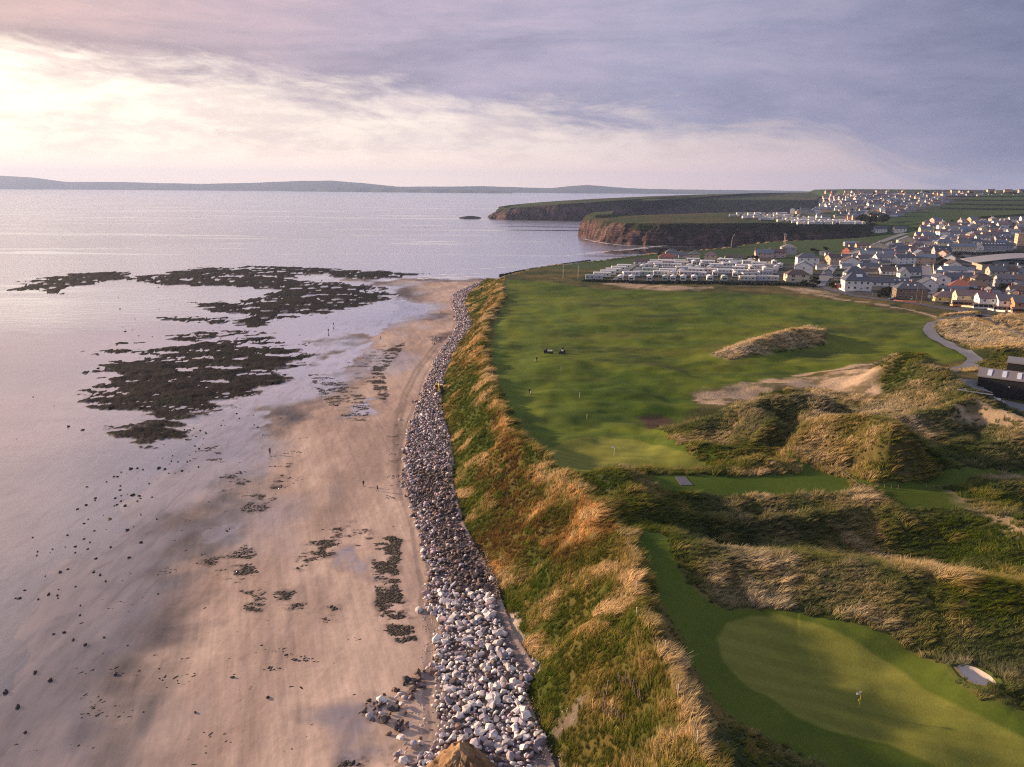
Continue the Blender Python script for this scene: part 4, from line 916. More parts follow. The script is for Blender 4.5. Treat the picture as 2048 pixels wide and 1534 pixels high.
def ribbon(name, P, w, z, m_, n=60, kind='structure', zadd=.05, taper=False, wob=0.0, drape=True):
    P = resamp(P, n); tg = np.gradient(P[:, :2], axis=0); tg /= np.linalg.norm(tg, axis=1)[:, None]; nv = np.stack([-tg[:, 1], tg[:, 0]], 1)
    t = np.linspace(0, 1, n); ww = w * (np.sin(np.pi * t) ** .5 if taper else 1) * (1 + wob * fbm(t * 14, t * 0, 801, 3))
    ww = np.broadcast_to(ww, (n,)); v = []
    cols = 5
    for k_ in range(cols):
        q = (k_ / (cols - 1) - .5) * 2; p_ = P[:, :2] + nv * (ww * q * .5)[:, None]
        zz = (Hg(p_[:, 0], p_[:, 1]) if drape else np.full(n, z)) + zadd
        v.append(np.column_stack([p_, zz]))
    if drape:
        zz = np.max([q[:, 2] for q in v], axis=0) * .5 + np.mean([q[:, 2] for q in v], axis=0) * .5
        zz = np.convolve(np.pad(zz, 2, mode='edge'), np.ones(5) / 5, 'valid') + .04
        for q in v: q[:, 2] = np.maximum(q[:, 2], zz)
    v = np.concatenate(v); ii = np.arange(cols * n).reshape(cols, n)
    f = np.stack([ii[:-1, :-1], ii[:-1, 1:], ii[1:, 1:], ii[1:, :-1]], -1).reshape(-1, 4)[:, ::-1]
    o = bpy.data.objects.new(name, grid_mesh(name, v, f, m_)); put(o, kind=kind); return o
# breaking wavelets
m, b, p = mat('foam'); M['foam'] = m
m.node_tree.nodes.remove(p); out = m.node_tree.nodes['Material Output']; pos = b.n('ShaderNodeNewGeometry').outputs['Position']
fd = b.n('ShaderNodeBsdfDiffuse'); fd.inputs[0].default_value = (.85, .85, .88, 1); ft = b.n('ShaderNodeBsdfTransparent'); fm_ = b.n('ShaderNodeMixShader')
b.put(fm_.inputs[0], b.rng(b.noise(b.vmath('MULTIPLY', pos, (.12, .5, 1)), 1.0, 5, .65), .38, .6)); b.put(fm_.inputs[1], ft.outputs[0]); b.put(fm_.inputs[2], fd.outputs[0]); b.put(out.inputs[0], fm_.outputs[0])
for pts, w in (([(815, 560), (870, 556), (930, 554), (985, 553)], 12), ([(840, 551), (900, 549), (990, 546)], 6), ([(880, 541), (960, 538), (1040, 533)], 4), ([(1215, 503), (1255, 499), (1300, 496)], 9), ([(1262, 497), (1300, 494), (1335, 491)], 7), ([(1180, 506), (1220, 502), (1250, 499)], 6), ([(1120, 513), (1180, 507), (1230, 502)], 4), ([(1150, 508), (1200, 503)], 4),
               ([(1165, 477), (1190, 483), (1215, 487), (1242, 490.5), (1300, 493)], 6), ([(1000, 441), (1060, 442.5), (1120, 443)], 8), ([(20, 590), (60, 592)], 5), ([(60, 552), (140, 541), (260, 536)], 9), ([(300, 540), (400, 530), (520, 524)], 8)):
    ribbon('foam', atl(pts, 0), w * .8, .03, M['foam'], 40, 'stuff', 0.0, True, .8, drape=False)
# ---------------------------------------------------------------- small builders
class MB:                                   # collects solids with a material slot each, builds one mesh
    def __init__(s): s.v, s.f, s.m = [], [], []
    def box(s, c, e, mi=0, rz=0.0):
        n = len(s.v); c_, s_ = math.cos(rz), math.sin(rz)
        for sx, sy, sz in ((-1, -1, -1), (1, -1, -1), (1, 1, -1), (-1, 1, -1), (-1, -1, 1), (1, -1, 1), (1, 1, 1), (-1, 1, 1)):
            x, y = sx * e[0] / 2, sy * e[1] / 2
            s.v.append((c[0] + x * c_ - y * s_, c[1] + x * s_ + y * c_, c[2] + sz * e[2] / 2))
        for q in ((0, 3, 2, 1), (4, 5, 6, 7), (0, 1, 5, 4), (1, 2, 6, 5), (2, 3, 7, 6), (3, 0, 4, 7)): s.f.append([n + i for i in q]); s.m.append(mi)
        return s
    def bar(s, a, b_, r, mi=0, n=6, r2=None):
        a, b_ = Vector(a), Vector(b_); d = (b_ - a); q = d.to_track_quat('Z', 'Y'); L = d.length; n0 = len(s.v); r2 = r if r2 is None else r2
        for z_, rr in ((0, r), (L, r2)):
            for i in range(n):
                t = 2 * math.pi * i / n; s.v.append(tuple(a + q @ Vector((rr * math.cos(t), rr * math.sin(t), z_))))
        for i in range(n): s.f.append([n0 + i, n0 + (i + 1) % n, n0 + n + (i + 1) % n, n0 + n + i]); s.m.append(mi)
        s.f.append([n0 + i for i in range(n)][::-1]); s.m.append(mi); s.f.append([n0 + n + i for i in range(n)]); s.m.append(mi)
        return s
    def poly(s, vs, fs, mi=0):
        n = len(s.v); s.v += [tuple(v) for v in vs]
        for q in fs: s.f.append([n + i for i in q]); s.m.append(mi)
        return s
    def mesh(s, name, *mats):
        me = bpy.data.meshes.new(name); me.from_pydata(s.v, [], s.f); me.update()
        for m_ in mats: me.materials.append(m_)
        me.polygons.foreach_set('material_index', s.m); return me
    def build(s, name, mats, parent=None, loc=None):
        o = bpy.data.objects.new(name, s.mesh(name, *(mats if isinstance(mats, (list, tuple)) else [mats])))
        if loc is not None: o.location = loc
        return put(o, parent)
def thing(name, label, cat, loc, rz=0.0, group=None):
    o = bpy.data.objects.new(name, None); o.empty_display_size = .5; o.location = loc; o.rotation_euler = (0, 0, rz)
    put(o, label=label, category=cat)
    if group: o['group'] = group
    return o
def inst(name, me, parent, loc, rz=0.0, scale=None):
    o = bpy.data.objects.new(name, me); o.location = loc; o.rotation_euler = (0, 0, rz)
    if scale: o.scale = scale
    return put(o, parent)
_mc = {}
def colmat(kind, c, rough=.8, var=.10, scale=1.2):
    k_ = (kind, c)
    if k_ not in _mc: _mc[k_] = plain(kind, c, rough, var, scale)
    return _mc[k_]
WALLC = dict(white=(.80, .79, .79), cream=(.66, .57, .42), peach=(.68, .46, .31), pink=(.60, .43, .40), grey=(.40, .40, .43), stone=(.20, .155, .12), yellow=(.60, .52, .27), tan=(.50, .40, .32), green=(.28, .36, .38), orange=(.55, .27, .13), red=(.36, .12, .09))
ROOFC = dict(slate=(.082, .092, .125), brown=(.095, .068, .06), red=(.22, .085, .065), blue=(.13, .165, .23), purple=(.125, .090, .105), grey=(.20, .20, .215), orange=(.34, .16, .085), green=(.09, .115, .12))
def wallm(k): return colmat(k + '_render', WALLC[k], .85, .07, .7)
def roofm(k): return colmat(k + '_roof', ROOFC[k], .6, .22, 1.6)
M['glass'] = plain('window_glass', (.025, .028, .035), .08, .1, 1, 0, .6)
M['frame'] = plain('white_frame', (.68, .67, .66), .5); M['black'] = plain('black_paint', (.012, .012, .014), .5); M['rubber'] = plain('rubber', (.015, .015, .015), .8)
M['wood'] = plain('weathered_wood', (.17, .13, .10), .85, .3, 4); M['metal'] = plain('grey_metal', (.25, .25, .26), .4, .1, 3, .6); M['whitep'] = plain('white_paint', (.75, .74, .72), .5)
M['yellow'] = plain('yellow_paint', (.62, .38, .02), .4); M['asphalt'] = plain('asphalt', (.070, .074, .090), .85, .22, .8); M['asphalt_pale'] = plain('pale_asphalt', (.16, .165, .19), .85, .2, .6)
M['hedge'] = plain('hedge_leaf', (.022, .032, .014), .8, .5, 1.2); M['concrete'] = plain('concrete', (.34, .33, .33), .85, .15, .8); M['skylight'] = plain('skylight_glass', (.62, .66, .74), .15, .05, 1, 0, .6)
def win_mesh(w, h, nm='window'):
    return MB().box((0, -.03, 0), (w, .06, h), 0).box((-w * .235, -.045, 0), (w * .40, .06, h * .84), 1).box((w * .235, -.045, 0), (w * .40, .06, h * .84), 1).mesh(nm, M['frame'], M['glass'])
WIN = win_mesh(1.25, 1.45); WINL = win_mesh(2.2, 1.5); WINS = win_mesh(.95, 1.2)
DOOR = MB().box((0, -.04, 0), (1.05, .08, 2.1), 0).box((0, -.06, .45), (.6, .08, .7), 1).mesh('door', M['frame'], M['glass'])
SKYL = MB().box((0, 0, .03), (1.0, 1.3, .1), 0).box((0, 0, .06), (.84, 1.12, .1), 1).mesh('skylight', M['frame'], M['skylight'])
CHIM = {}
def chim_mesh(k):
    if k not in CHIM: CHIM[k] = MB().box((0, 0, 0), (1.0, .7, 2.0), 0).box((0, 0, 1.05), (1.2, .9, .16), 0).box((-.25, 0, 1.3), (.24, .24, .4), 1).box((.25, 0, 1.3), (.24, .24, .4), 1).mesh('chimney', wallm(k), colmat('clay_pot', (.35, .14, .08)))
    return CHIM[k]
def ground_at(x, y): return zat(x, y)
def wall_mesh(w, d, h, rh, hip):
    b0 = -2.5
    v = [(-w / 2, -d / 2, b0), (w / 2, -d / 2, b0), (w / 2, d / 2, b0), (-w / 2, d / 2, b0), (-w / 2, -d / 2, h), (w / 2, -d / 2, h), (w / 2, d / 2, h), (-w / 2, d / 2, h)]
    f = [(0, 1, 5, 4), (2, 3, 7, 6)]
    if hip: f += [(1, 2, 6, 5), (3, 0, 4, 7), (4, 5, 6, 7)]
    else: v += [(-w / 2, 0, h + rh), (w / 2, 0, h + rh)]; f += [(1, 2, 6, 9, 5), (3, 0, 4, 8, 7)]
    return MB().poly(v, f)
def roof_mesh(w, d, h, rh, hip, ov=.35, th=.22):
    w2, d2 = w / 2 + ov, d / 2 + ov; k_ = rh / (d / 2); z0 = h - ov * k_
    if hip:
        r_ = max(w2 - d2, .05)
        v = [(-w2, -d2, z0), (w2, -d2, z0), (w2, d2, z0), (-w2, d2, z0), (-r_, 0, h + rh), (r_, 0, h + rh)]
        f = [(0, 1, 5, 4), (1, 2, 5), (2, 3, 4, 5), (3, 0, 4)]
    else:
        v = [(-w2, -d2, z0), (w2, -d2, z0), (w2, d2, z0), (-w2, d2, z0), (-w2, 0, h + rh), (w2, 0, h + rh)]
        f = [(0, 1, 5, 4), (2, 3, 4, 5)]
    n = len(v); vv = [(x, y, z + th) for x, y, z in v] + v
    ff = list(f) + [tuple(n + i for i in q[::-1]) for q in f]
    ed = {}
    for q in f:
        for i in range(len(q)): ed[(q[i], q[(i + 1) % len(q)])] = 1
    for a, b_ in list(ed):
        if (b_, a) not in ed: ff.append((b_, a, n + a, n + b_))
    return MB().poly(vv, ff)
def house(xy, w, d, h, rh, yaw, wall, roof, label, hip=False, nw=3, floors=1, chim=(), group=None, cat='house', name='house', door=True, sky=(), z=None, wmesh=None, detail=True, porch=None):
    x, y = float(xy[0]), float(xy[1]); z = zat(x, y) if z is None else z
    t = thing(name, label, cat, (x, y, z), R(yaw), group)
    wall_mesh(w, d, h, rh, hip).build('wall', wallm(wall), t)
    rf_ = roof_mesh(w, d, h, rh, hip).build('roof', roofm(roof), t)
    for cx_, ck in chim: inst('chimney', chim_mesh(ck), rf_, (cx_ * w / 2, 0, h + rh + .35))
    for sx, sy in sky:
        a = math.atan2(rh, d / 2); o = inst('skylight', SKYL, rf_, (sx * w / 2, -d / 2 * sy, h + rh * (1 - sy) + .22)); o.rotation_euler = (a, 0, 0)
    if detail:
        fh = h / floors; wm = wmesh or WIN
        to = Vector((-x, -y)).normalized()
        for ang, L, D in ((0, w, d), (90, d, w), (180, w, d), (270, d, w)):
            a = R(ang); nrm = Vector((math.sin(a + R(yaw)), -math.cos(a + R(yaw))))
            if nrm.dot(to) < .22: continue
            n = nw if ang in (0, 180) else max(1, nw // 2 - (nw < 4) + 1 if not hip else nw // 2)
            dirx = Vector((math.cos(a), math.sin(a))); off = Vector((math.sin(a), -math.cos(a))) * (D / 2)
            for fl in range(floors):
                for i in range(n):
                    q = ((i + .5) / n - .5) * L * .92
                    p_ = off + dirx * q; zz = fl * fh + fh * .55
                    if fl == 0 and door and ang == 0 and i == n // 2: inst('door', DOOR, t, (p_.x, p_.y, 1.06), a); continue
                    inst('window', wm, t, (p_.x, p_.y, zz), a)
    return t
ORD = ['first', 'second', 'third', 'fourth', 'fifth', 'sixth', 'seventh', 'eighth', 'ninth', 'tenth', 'eleventh', 'twelfth', 'thirteenth', 'fourteenth', 'fifteenth', 'sixteenth', 'seventeenth', 'eighteenth', 'nineteenth', 'twentieth',
       '21st', '22nd', '23rd', '24th', '25th', '26th', '27th', '28th', '29th', '30th', '31st', '32nd', '33rd', '34th', '35th', '36th', '37th', '38th', '39th', '40th', '41st', '42nd', '43rd', '44th', '45th', '46th']
RNAME = dict(slate='dark slate', brown='brown', red='red', blue='blue grey', purple='purple brown', grey='pale grey', orange='orange tiled', green='green grey')
placed = []
def h1(px, py): return hitl([(px, py)])[0]
def near_house(px, py, *a, **k):
    p_ = h1(px, py); placed.append((p_[0], p_[1], max(a[0], a[1]) * .5)); return house(p_, *a, **k)
# ------------------------------------------------- roads and paths
def road(name, pts, w, m_, **k): return ribbon(name, hitl(pts), w, 0, m_, k.pop('n', 90), 'structure', .10, **k)
road('road', [(1640, 572), (1665, 581), (1700, 590), (1760, 599), (1850, 610), (1905, 619), (1960, 629), (2060, 643), (2150, 652)], 7.5, M['asphalt'])
road('road', [(1962, 631), (1925, 634), (1890, 639), (1866, 649), (1858, 661), (1870, 676), (1900, 692), (1930, 706), (1950, 718), (1950, 726)], 5.2, M['asphalt_pale'])
road('road', [(1945, 633), (1975, 640), (2010, 655), (2060, 678), (2120, 700)], 4.6, M['asphalt'])
road('road', [(1636, 572), (1648, 556), (1660, 540), (1672, 522), (1680, 512)], 8, M['asphalt_pale'])
road('road', [(1853, 600), (1855, 575), (1855, 548), (1852, 528), (1846, 512)], 7, M['asphalt_pale'])
road('road', [(1738, 556), (1790, 556), (1850, 560)], 5, M['asphalt'])
road('road', [(1930, 508), (1955, 530), (1975, 556), (1990, 570)], 7, M['asphalt'])
road('road', [(1760, 484), (1800, 470), (1850, 462), (1900, 458)], 8, M['asphalt_pale'])
road('yard', [(1926, 768), (1950, 785), (1985, 803), (2040, 815), (2120, 828)], 8.5, M['asphalt_pale'])
road('path', [(1950, 722), (1938, 733), (1915, 740), (1896, 744)], 5, M['asphalt_pale'], n=40)
for pts in ([(1230, 561), (1240, 552), (1256, 538), (1268, 530)], [(1490, 562), (1498, 552), (1510, 545)], [(1300, 548), (1400, 549), (1490, 548)], [(1270, 535), (1400, 536), (1540, 536)]): road('lane', pts, 5, M['asphalt_pale'], n=40)
# ------------------------------------------------- houses one can tell apart
near_house(1711, 579, 16, 10, 6.2, 4.6, -9, 'white', 'slate', 'tall white house with slate hipped roof and rows of rooflights at the road corner', hip=True, nw=4, floors=2, sky=[(q, s_) for q in (-.05, .05, .15, .25) for s_ in (.36, .52)])
near_house(1684, 577, 8, 5, 2.6, .8, -12, 'red', 'brown', 'low brown lean-to annex with white rim at the left side of the tall white house', nw=0, door=False, name='annex', cat='annex')
near_house(1707, 560, 13, 9, 5.2, 4.2, -9, 'white', 'slate', 'white house with steep slate hipped roof directly behind the tall white corner house', hip=True, nw=2, floors=2)
near_house(1818, 598, 17, 9, 6.6, 3.4, -12, 'stone', 'slate', 'brown stone two storey house with slate hip roof, two skylights and orange chimney', hip=True, nw=5, floors=2, sky=[(-.25, .5), (.2, .5)], chim=[(.05, 'orange')])
near_house(1853, 585, 9, 10, 6, 3, 80, 'white', 'slate', 'white gabled house tight behind the brown stone house', nw=1, floors=2)
near_house(1776, 549, 13, 8, 2.9, 2.6, -6, 'white', 'brown', 'white bungalow with brown roof left of the dormer house facing the back lane', nw=4, chim=[(-.8, 'white'), (.8, 'white')])
near_house(1815, 551, 16, 8, 3.2, 3.4, -6, 'white', 'slate', 'white dormer house with a broad front gable and slate roof on the back lane', nw=4, chim=[(.5, 'white')])
near_house(1806, 554, 7, 7, 3.2, 3.6, 84, 'white', 'slate', 'white front gable wing with a wide upper window on the dormer house', nw=1, name='gable_wing', cat='house wing')
near_house(1752, 571, 20, 8, 2.6, 2.8, -5, 'white', 'slate', 'low white outbuilding with a long slate roof right of the tall white house', nw=4, door=False)
near_house(1799, 572, 22, 8, 2.6, 2.6, -5, 'grey', 'slate', 'long grey slate roofed outbuilding behind the brown stone house', nw=3, door=False, sky=[(q, .5) for q in (-.7, -.4, -.1, .2, .5)])
near_house(1699, 533, 10, 14, 4.6, 3.6, 82, 'white', 'brown', 'white house with its plain broad gable to the viewer and chimney beside the main street', nw=0, chim=[(-.9, 'white')])
near_house(1738, 540, 16, 8, 2.8, 2.4, -5, 'white', 'slate', 'long white bungalow right of the plain white gable', nw=4, chim=[(.9, 'white')])
near_house(1735, 523, 18, 8, 3, 2.6, -4, 'white', 'slate', 'white long bungalow with slate roof above the bungalow row', nw=4)
near_house(1757, 502, 9, 16, 5, 4.2, 70, 'cream', 'slate', 'cream tall gabled house with chimney on its near gable in the lower town', nw=0, chim=[(-.9, 'cream')])
near_house(1778, 512, 26, 8, 4.2, 2.4, -6, 'pink', 'slate', 'long pink terrace house with slate roof in the lower town', nw=6)
near_house(1813, 489, 9, 20, 4.8, 4.4, 78, 'cream', 'blue', 'pale yellow gabled house with its sunlit pointed gable above the pink terrace', nw=0)
near_house(1836, 513, 16, 8, 5.4, 2.8, -8, 'grey', 'purple', 'grey two storey house with purple brown roof near the street end', nw=3, floors=2)
near_house(1715, 512, 12, 14, 4, 3, 60, 'grey', 'blue', 'grey house with blue grey roof left of the cream tall gable', nw=2)
near_house(1697, 507, 12, 7, 4, 2.6, 40, 'red', 'brown', 'red brick house with brown roof at the top of the main street', nw=2)
near_house(1723, 499, 12, 8, 4.5, 2.5, -10, 'peach', 'brown', 'peach house below the brown bank at the beach road', nw=3)
near_house(1703, 492, 16, 8, 3.4, 1.6, -8, 'grey', 'blue', 'grey flat looking house beside the dark green bank', nw=4)
near_house(1592, 562, 15, 9, 5.0, 2.8, -4, 'cream', 'brown', 'cream two storey house with brown hipped roof behind the hedge beside the caravans', hip=True, nw=2, floors=2, wmesh=WINL)
near_house(1606, 547, 10, 13, 5.6, 3.6, 70, 'white', 'blue', 'white house with blue grey gabled roof behind the cream house', nw=2, floors=2)
near_house(1613, 531, 17, 11, 7, 3.6, -10, 'white', 'slate', 'large white three floor house with dark hipped roof left of the main street', hip=True, nw=3, floors=2)
near_house(1527, 517, 16, 8, 5.4, 3.2, -8, 'pink', 'blue', 'pale pink two storey house with bright blue grey roof above the caravans', nw=3, floors=2, chim=[(-.9, 'red'), (.6, 'grey')])
near_house(1556, 515, 12, 8, 5, 2.8, -8, 'pink', 'brown', 'pale pink house with brown roof right of the blue roofed pink house', nw=3, floors=2)
near_house(1576, 508, 14, 12, 6.6, 3, -10, 'grey', 'grey', 'dark grey tall house with pale roof under the cross shaped mast', nw=2, floors=2, hip=True)
near_house(1533, 528, 13, 8, 2.8, 2.4, -6, 'white', 'brown', 'white bungalow with brown roof below the pink houses', nw=3)
near_house(1470, 521, 18, 8, 2.8, 2.4, -8, 'white', 'brown', 'long white bungalow with brown roof behind the middle caravans', nw=4)
near_house(1421, 521, 11, 9, 5.2, 2.8, -20, 'tan', 'purple', 'tan square house with purple brown hipped roof above the bay', hip=True, nw=2, floors=2)
near_house(1388, 517, 11, 10, 4.4, 3.0, -14, 'tan', 'green', 'tan house with green grey hipped roof left of the square tan house', hip=True, nw=2)
near_house(1334, 520, 16, 9, 3, 3, -10, 'pink', 'red', 'pink bungalow with rose red hipped roof among the caravans', hip=True, nw=3)
near_house(1344, 511, 13, 10, 3.4, 3.2, -6, 'grey', 'green', 'bungalow with green grey pyramid roof behind the rose red roof', hip=True, nw=2)
near_house(1367, 516, 10, 8, 3, 2.6, -10, 'grey', 'slate', 'small dark roofed bungalow right of the pyramid roof', nw=2)
near_house(1283, 529, 13, 8, 2.8, 2.2, -8, 'white', 'brown', 'white bungalow with brown roof and porch at the seaward end of the caravans', nw=3)
# terrace facing the course at the right edge
near_house(1890, 602, 13, 9, 2.9, 2.6, -14, 'yellow', 'purple', 'yellow bungalow with a small gabled porch at the left end of the terrace', hip=True, nw=3, chim=[(.4, 'grey')])
near_house(1936, 608, 14.5, 9, 5.2, 2.6, -14, 'cream', 'purple', 'cream terrace house with purple roof and a row of small upper windows', nw=3, floors=2, wmesh=WINS, chim=[(.85, 'red')])
near_house(1978, 614, 13, 9, 5.2, 2.6, -14, 'white', 'purple', 'white terrace house with three upper windows in the middle of the terrace', nw=3, floors=2, wmesh=WINS, chim=[(-.05, 'red')])
near_house(2012, 619, 11, 9, 5.4, 2.6, -14, 'white', 'slate', 'white terrace house with a broad glazed front right of the middle white one', nw=2, floors=2, chim=[(.9, 'red')])
near_house(2044, 624, 11, 9, 5.4, 2.6, -14, 'orange', 'slate', 'orange brown terrace house at the right edge of the photo', nw=3, floors=2, chim=[(.9, 'red')])
def porch(px, py, w, kind, lab):
    p_ = h1(px, py); t = thing('glazed_porch' if kind != 'wood' else 'porch', lab, 'porch', (p_[0], p_[1], zat(*p_)), R(-14))
    b_ = MB().box((0, 0, .4), (w, 2.4, 1.0), 0)
    for i in range(6): b_.box((-w / 2 + w * i / 5 * .98 + .06, -1.14, 1.5), (.14, .12, 1.3), 0)
    b_.box((0, -1.12, 2.2), (w, .16, .2), 0); b_.build('frame', wallm('white') if kind != 'wood' else wallm('orange'), t)
    MB().box((0, .02, 1.5), (w - .2, 2.2, 1.2), 0).build('glazing', M['glass'], t)
    MB().poly([(-w / 2 - .2, -1.5, 2.25), (w / 2 + .2, -1.5, 2.25), (w / 2 + .2, 1.3, 2.9), (-w / 2 - .2, 1.3, 2.9), (-w / 2 - .2, -1.5, 2.35), (w / 2 + .2, -1.5, 2.35), (w / 2 + .2, 1.3, 3.0), (-w / 2 - .2, 1.3, 3.0)],
              [(3, 2, 1, 0), (4, 5, 6, 7), (0, 1, 5, 4), (1, 2, 6, 5), (2, 3, 7, 6), (3, 0, 4, 7)]).build('roof', roofm('brown'), t)
porch(1930, 612, 13, 'wood', 'brown timber porch along the front of the cream terrace house')
porch(1970, 617, 12, 'white', 'white glazed porch along the front of the middle white terrace house')
porch(2006, 622, 10, 'white', 'white conservatory on the front of the right white terrace house')
porch(2038, 626, 7, 'wood', 'orange brown porch with dark roof on the orange terrace house')
# houses behind the terrace
near_house(1918, 582, 13, 10, 3.2, 3.8, -24, 'tan', 'red', 'bungalow with a steep red hipped roof behind the terrace', hip=True, nw=2, chim=[(0, 'peach')])
near_house(1950, 580, 14, 9, 3, 3, -24, 'grey', 'brown', 'brown roofed bungalow right of the steep red roof', hip=True, nw=2)
near_house(1914, 562, 26, 8, 3, 2.8, -6, 'orange', 'slate', 'long dark roofed building with orange sunlit gable behind the red roof', nw=4, door=False)
near_house(1903, 547, 17, 10, 3, 2.6, -6, 'white', 'blue', 'white bungalow with blue grey roof and white boundary wall by the straight street', nw=3)
near_house(1905, 535, 12, 10, 3, 2.8, 76, 'white', 'brown', 'white bungalow with a gable edged in white above the blue roofed bungalow', nw=1)
near_house(1898, 524, 11, 9, 4.4, 2.8, 60, 'white', 'slate', 'white double gabled house with conservatory above the white edged gable', nw=2)
near_house(1888, 515, 8, 8, 4.2, 2.4, 30, 'pink', 'orange', 'small house with orange tiled roof below the dark mansard house', nw=2)
near_house(1882, 508, 15, 9, 3.4, 4.4, -6, 'grey', 'slate', 'grey house with steep dark roof and two round topped dormers', nw=3, sky=[(-.4, .6), (.4, .6)])
near_house(1922, 502, 26, 8, 4.6, 3, -8, 'cream', 'blue', 'long pale terrace with light blue grey roof and many small windows', nw=8, wmesh=WINS)
near_house(1957, 500, 7, 7, 3.6, 3.6, 80, 'white', 'slate', 'small white cottage with a sunlit steep gable in front of the dark terraces', nw=0)
near_house(1992, 500, 30, 8, 5, 3, -6, 'grey', 'slate', 'very long dark terrace with a line of rooflights near the apartment block', nw=8, sky=[(q, .5) for q in (-.8, -.6, -.4, -.2, 0, .2, .4)])
near_house(2012, 486, 26, 8, 5, 3, -6, 'grey', 'slate', 'dark slate terrace directly left of the peach apartment block', nw=6, sky=[(q, .4) for q in (-.6, -.2, .2, .6)])
near_house(1949, 475, 9, 9, 5, 2.6, -8, 'cream', 'purple', 'cream house with purple brown roof, left one of the sunlit pair', nw=2, floors=2)
near_house(1978, 477, 18, 9, 5, 3, -8, 'cream', 'purple', 'wide cream house with purple brown roof, right one of the sunlit pair', nw=5, floors=2)
near_house(2022, 566, 18, 10, 3, 3, -20, 'grey', 'brown', 'dark brown roofed bungalow below the car park', hip=True, nw=2)
near_house(1979, 568, 9, 8, 3, 3, 66, 'peach', 'slate', 'small house with a peach gable left of the white van and the car park', nw=0)
near_house(2045, 592, 16, 8, 3.4, 2.6, -14, 'grey', 'brown', 'brown roofed rear wing behind the right end of the terrace', nw=3, chim=[(-.8, 'red')])
near_house(1760, 463, 17, 9, 4.4, 3.4, -6, 'white', 'slate', 'white and grey holiday house with pointed front gables above the green valley, left twin', nw=3, floors=2, chim=[(-.95, 'peach')])
near_house(1799, 463, 17, 9, 4.4, 3.4, -6, 'white', 'slate', 'white and grey holiday house with pointed front gables above the green valley, right twin', nw=3, floors=2)
near_house(1731, 457, 12, 7, 3.2, 2.6, 20, 'white', 'grey', 'small white house alone on the rim of the green valley', nw=2)
# apartment block and leisure centre
def apartment():
    p_ = h1(2046, 491); z = zat(*p_); t = thing('apartment_block', 'peach four storey apartment block with rows of windows at the right edge', 'apartment block', (p_[0] + 4, p_[1], z), R(-20))
    MB().box((0, 0, 5), (22, 14, 15), 0).build('wall', wallm('peach'), t); MB().box((0, 0, 12.7), (22.6, 14.6, .5), 0).build('roof', roofm('grey'), t)
    MB().box((3, 0, 14.4), (9, 7, 3), 0).build('roof_storey', wallm('peach'), t)
    for fl in range(4):
        for i in range(7): inst('window', WINS, t, (-9 + i * 3, -7.0, 1.8 + fl * 3), 0)
        for i in range(4): inst('window', WINS, t, (-11.0, -5 + i * 3.2, 1.8 + fl * 3), R(270))
apartment()
def leisure():
    p_ = h1(2020, 541); z = zat(*p_); t = thing('leisure_centre', 'leisure centre with curved grey metal roof and blue green glazed front by car park', 'leisure centre', (p_[0], p_[1] + 8, z), R(-10))
    MB().box((6, -1, 2.5), (40, 22, 10), 0).build('wall', wallm('green'), t)
    MB().box((-16.5, -2, 1.6), (9, 20, 7), 0).build('side_wing', wallm('tan'), t)
    vs, fs = [], []; n = 18
    for j, y_ in enumerate((-15.5, 14)):
        for i in range(n):
            q = i / (n - 1); x_ = -28 + 56 * q; zz = 5.6 + 5.4 * math.sin(min(1, q * 1.15) * math.pi * .5) + (j * .8)
            vs += [(x_, y_, zz), (x_, y_, zz + .5)]
    for i in range(n - 1):
        a, b_ = 2 * i, 2 * n + 2 * i
        fs += [(a + 1, a + 3, b_ + 3, b_ + 1), (a, b_, b_ + 2, a + 2), (a, a + 2, a + 3, a + 1), (b_, b_ + 1, b_ + 3, b_ + 2)]
    fs += [(0, 1, 2 * n + 1, 2 * n), (2 * n - 2, 4 * n - 2, 4 * n - 1, 2 * n - 1)]
    MB().poly(vs, fs).build('roof', colmat('metal_roof', (.24, .24, .27), .5), t)
    MB().box((-11, -12.2, 2.4), (2.4, .5, 6), 0).build('entrance_pier', wallm('cream'), t)
    for x_, w_ in ((-6, 5), (2.5, 9), (13, 9)): MB().box((x_, -12.1, 2.2), (w_, .3, 2.8), 0).box((x_, -12.2, 2.2), (w_ - .6, .3, 2.2), 1).build('window', [M['frame'], M['glass']], t)
    for x_ in (0, 7, 14): MB().box((x_, -12.1, 6.2), (4, .3, 1.6), 0).build('window', M['glass'], t)
leisure()
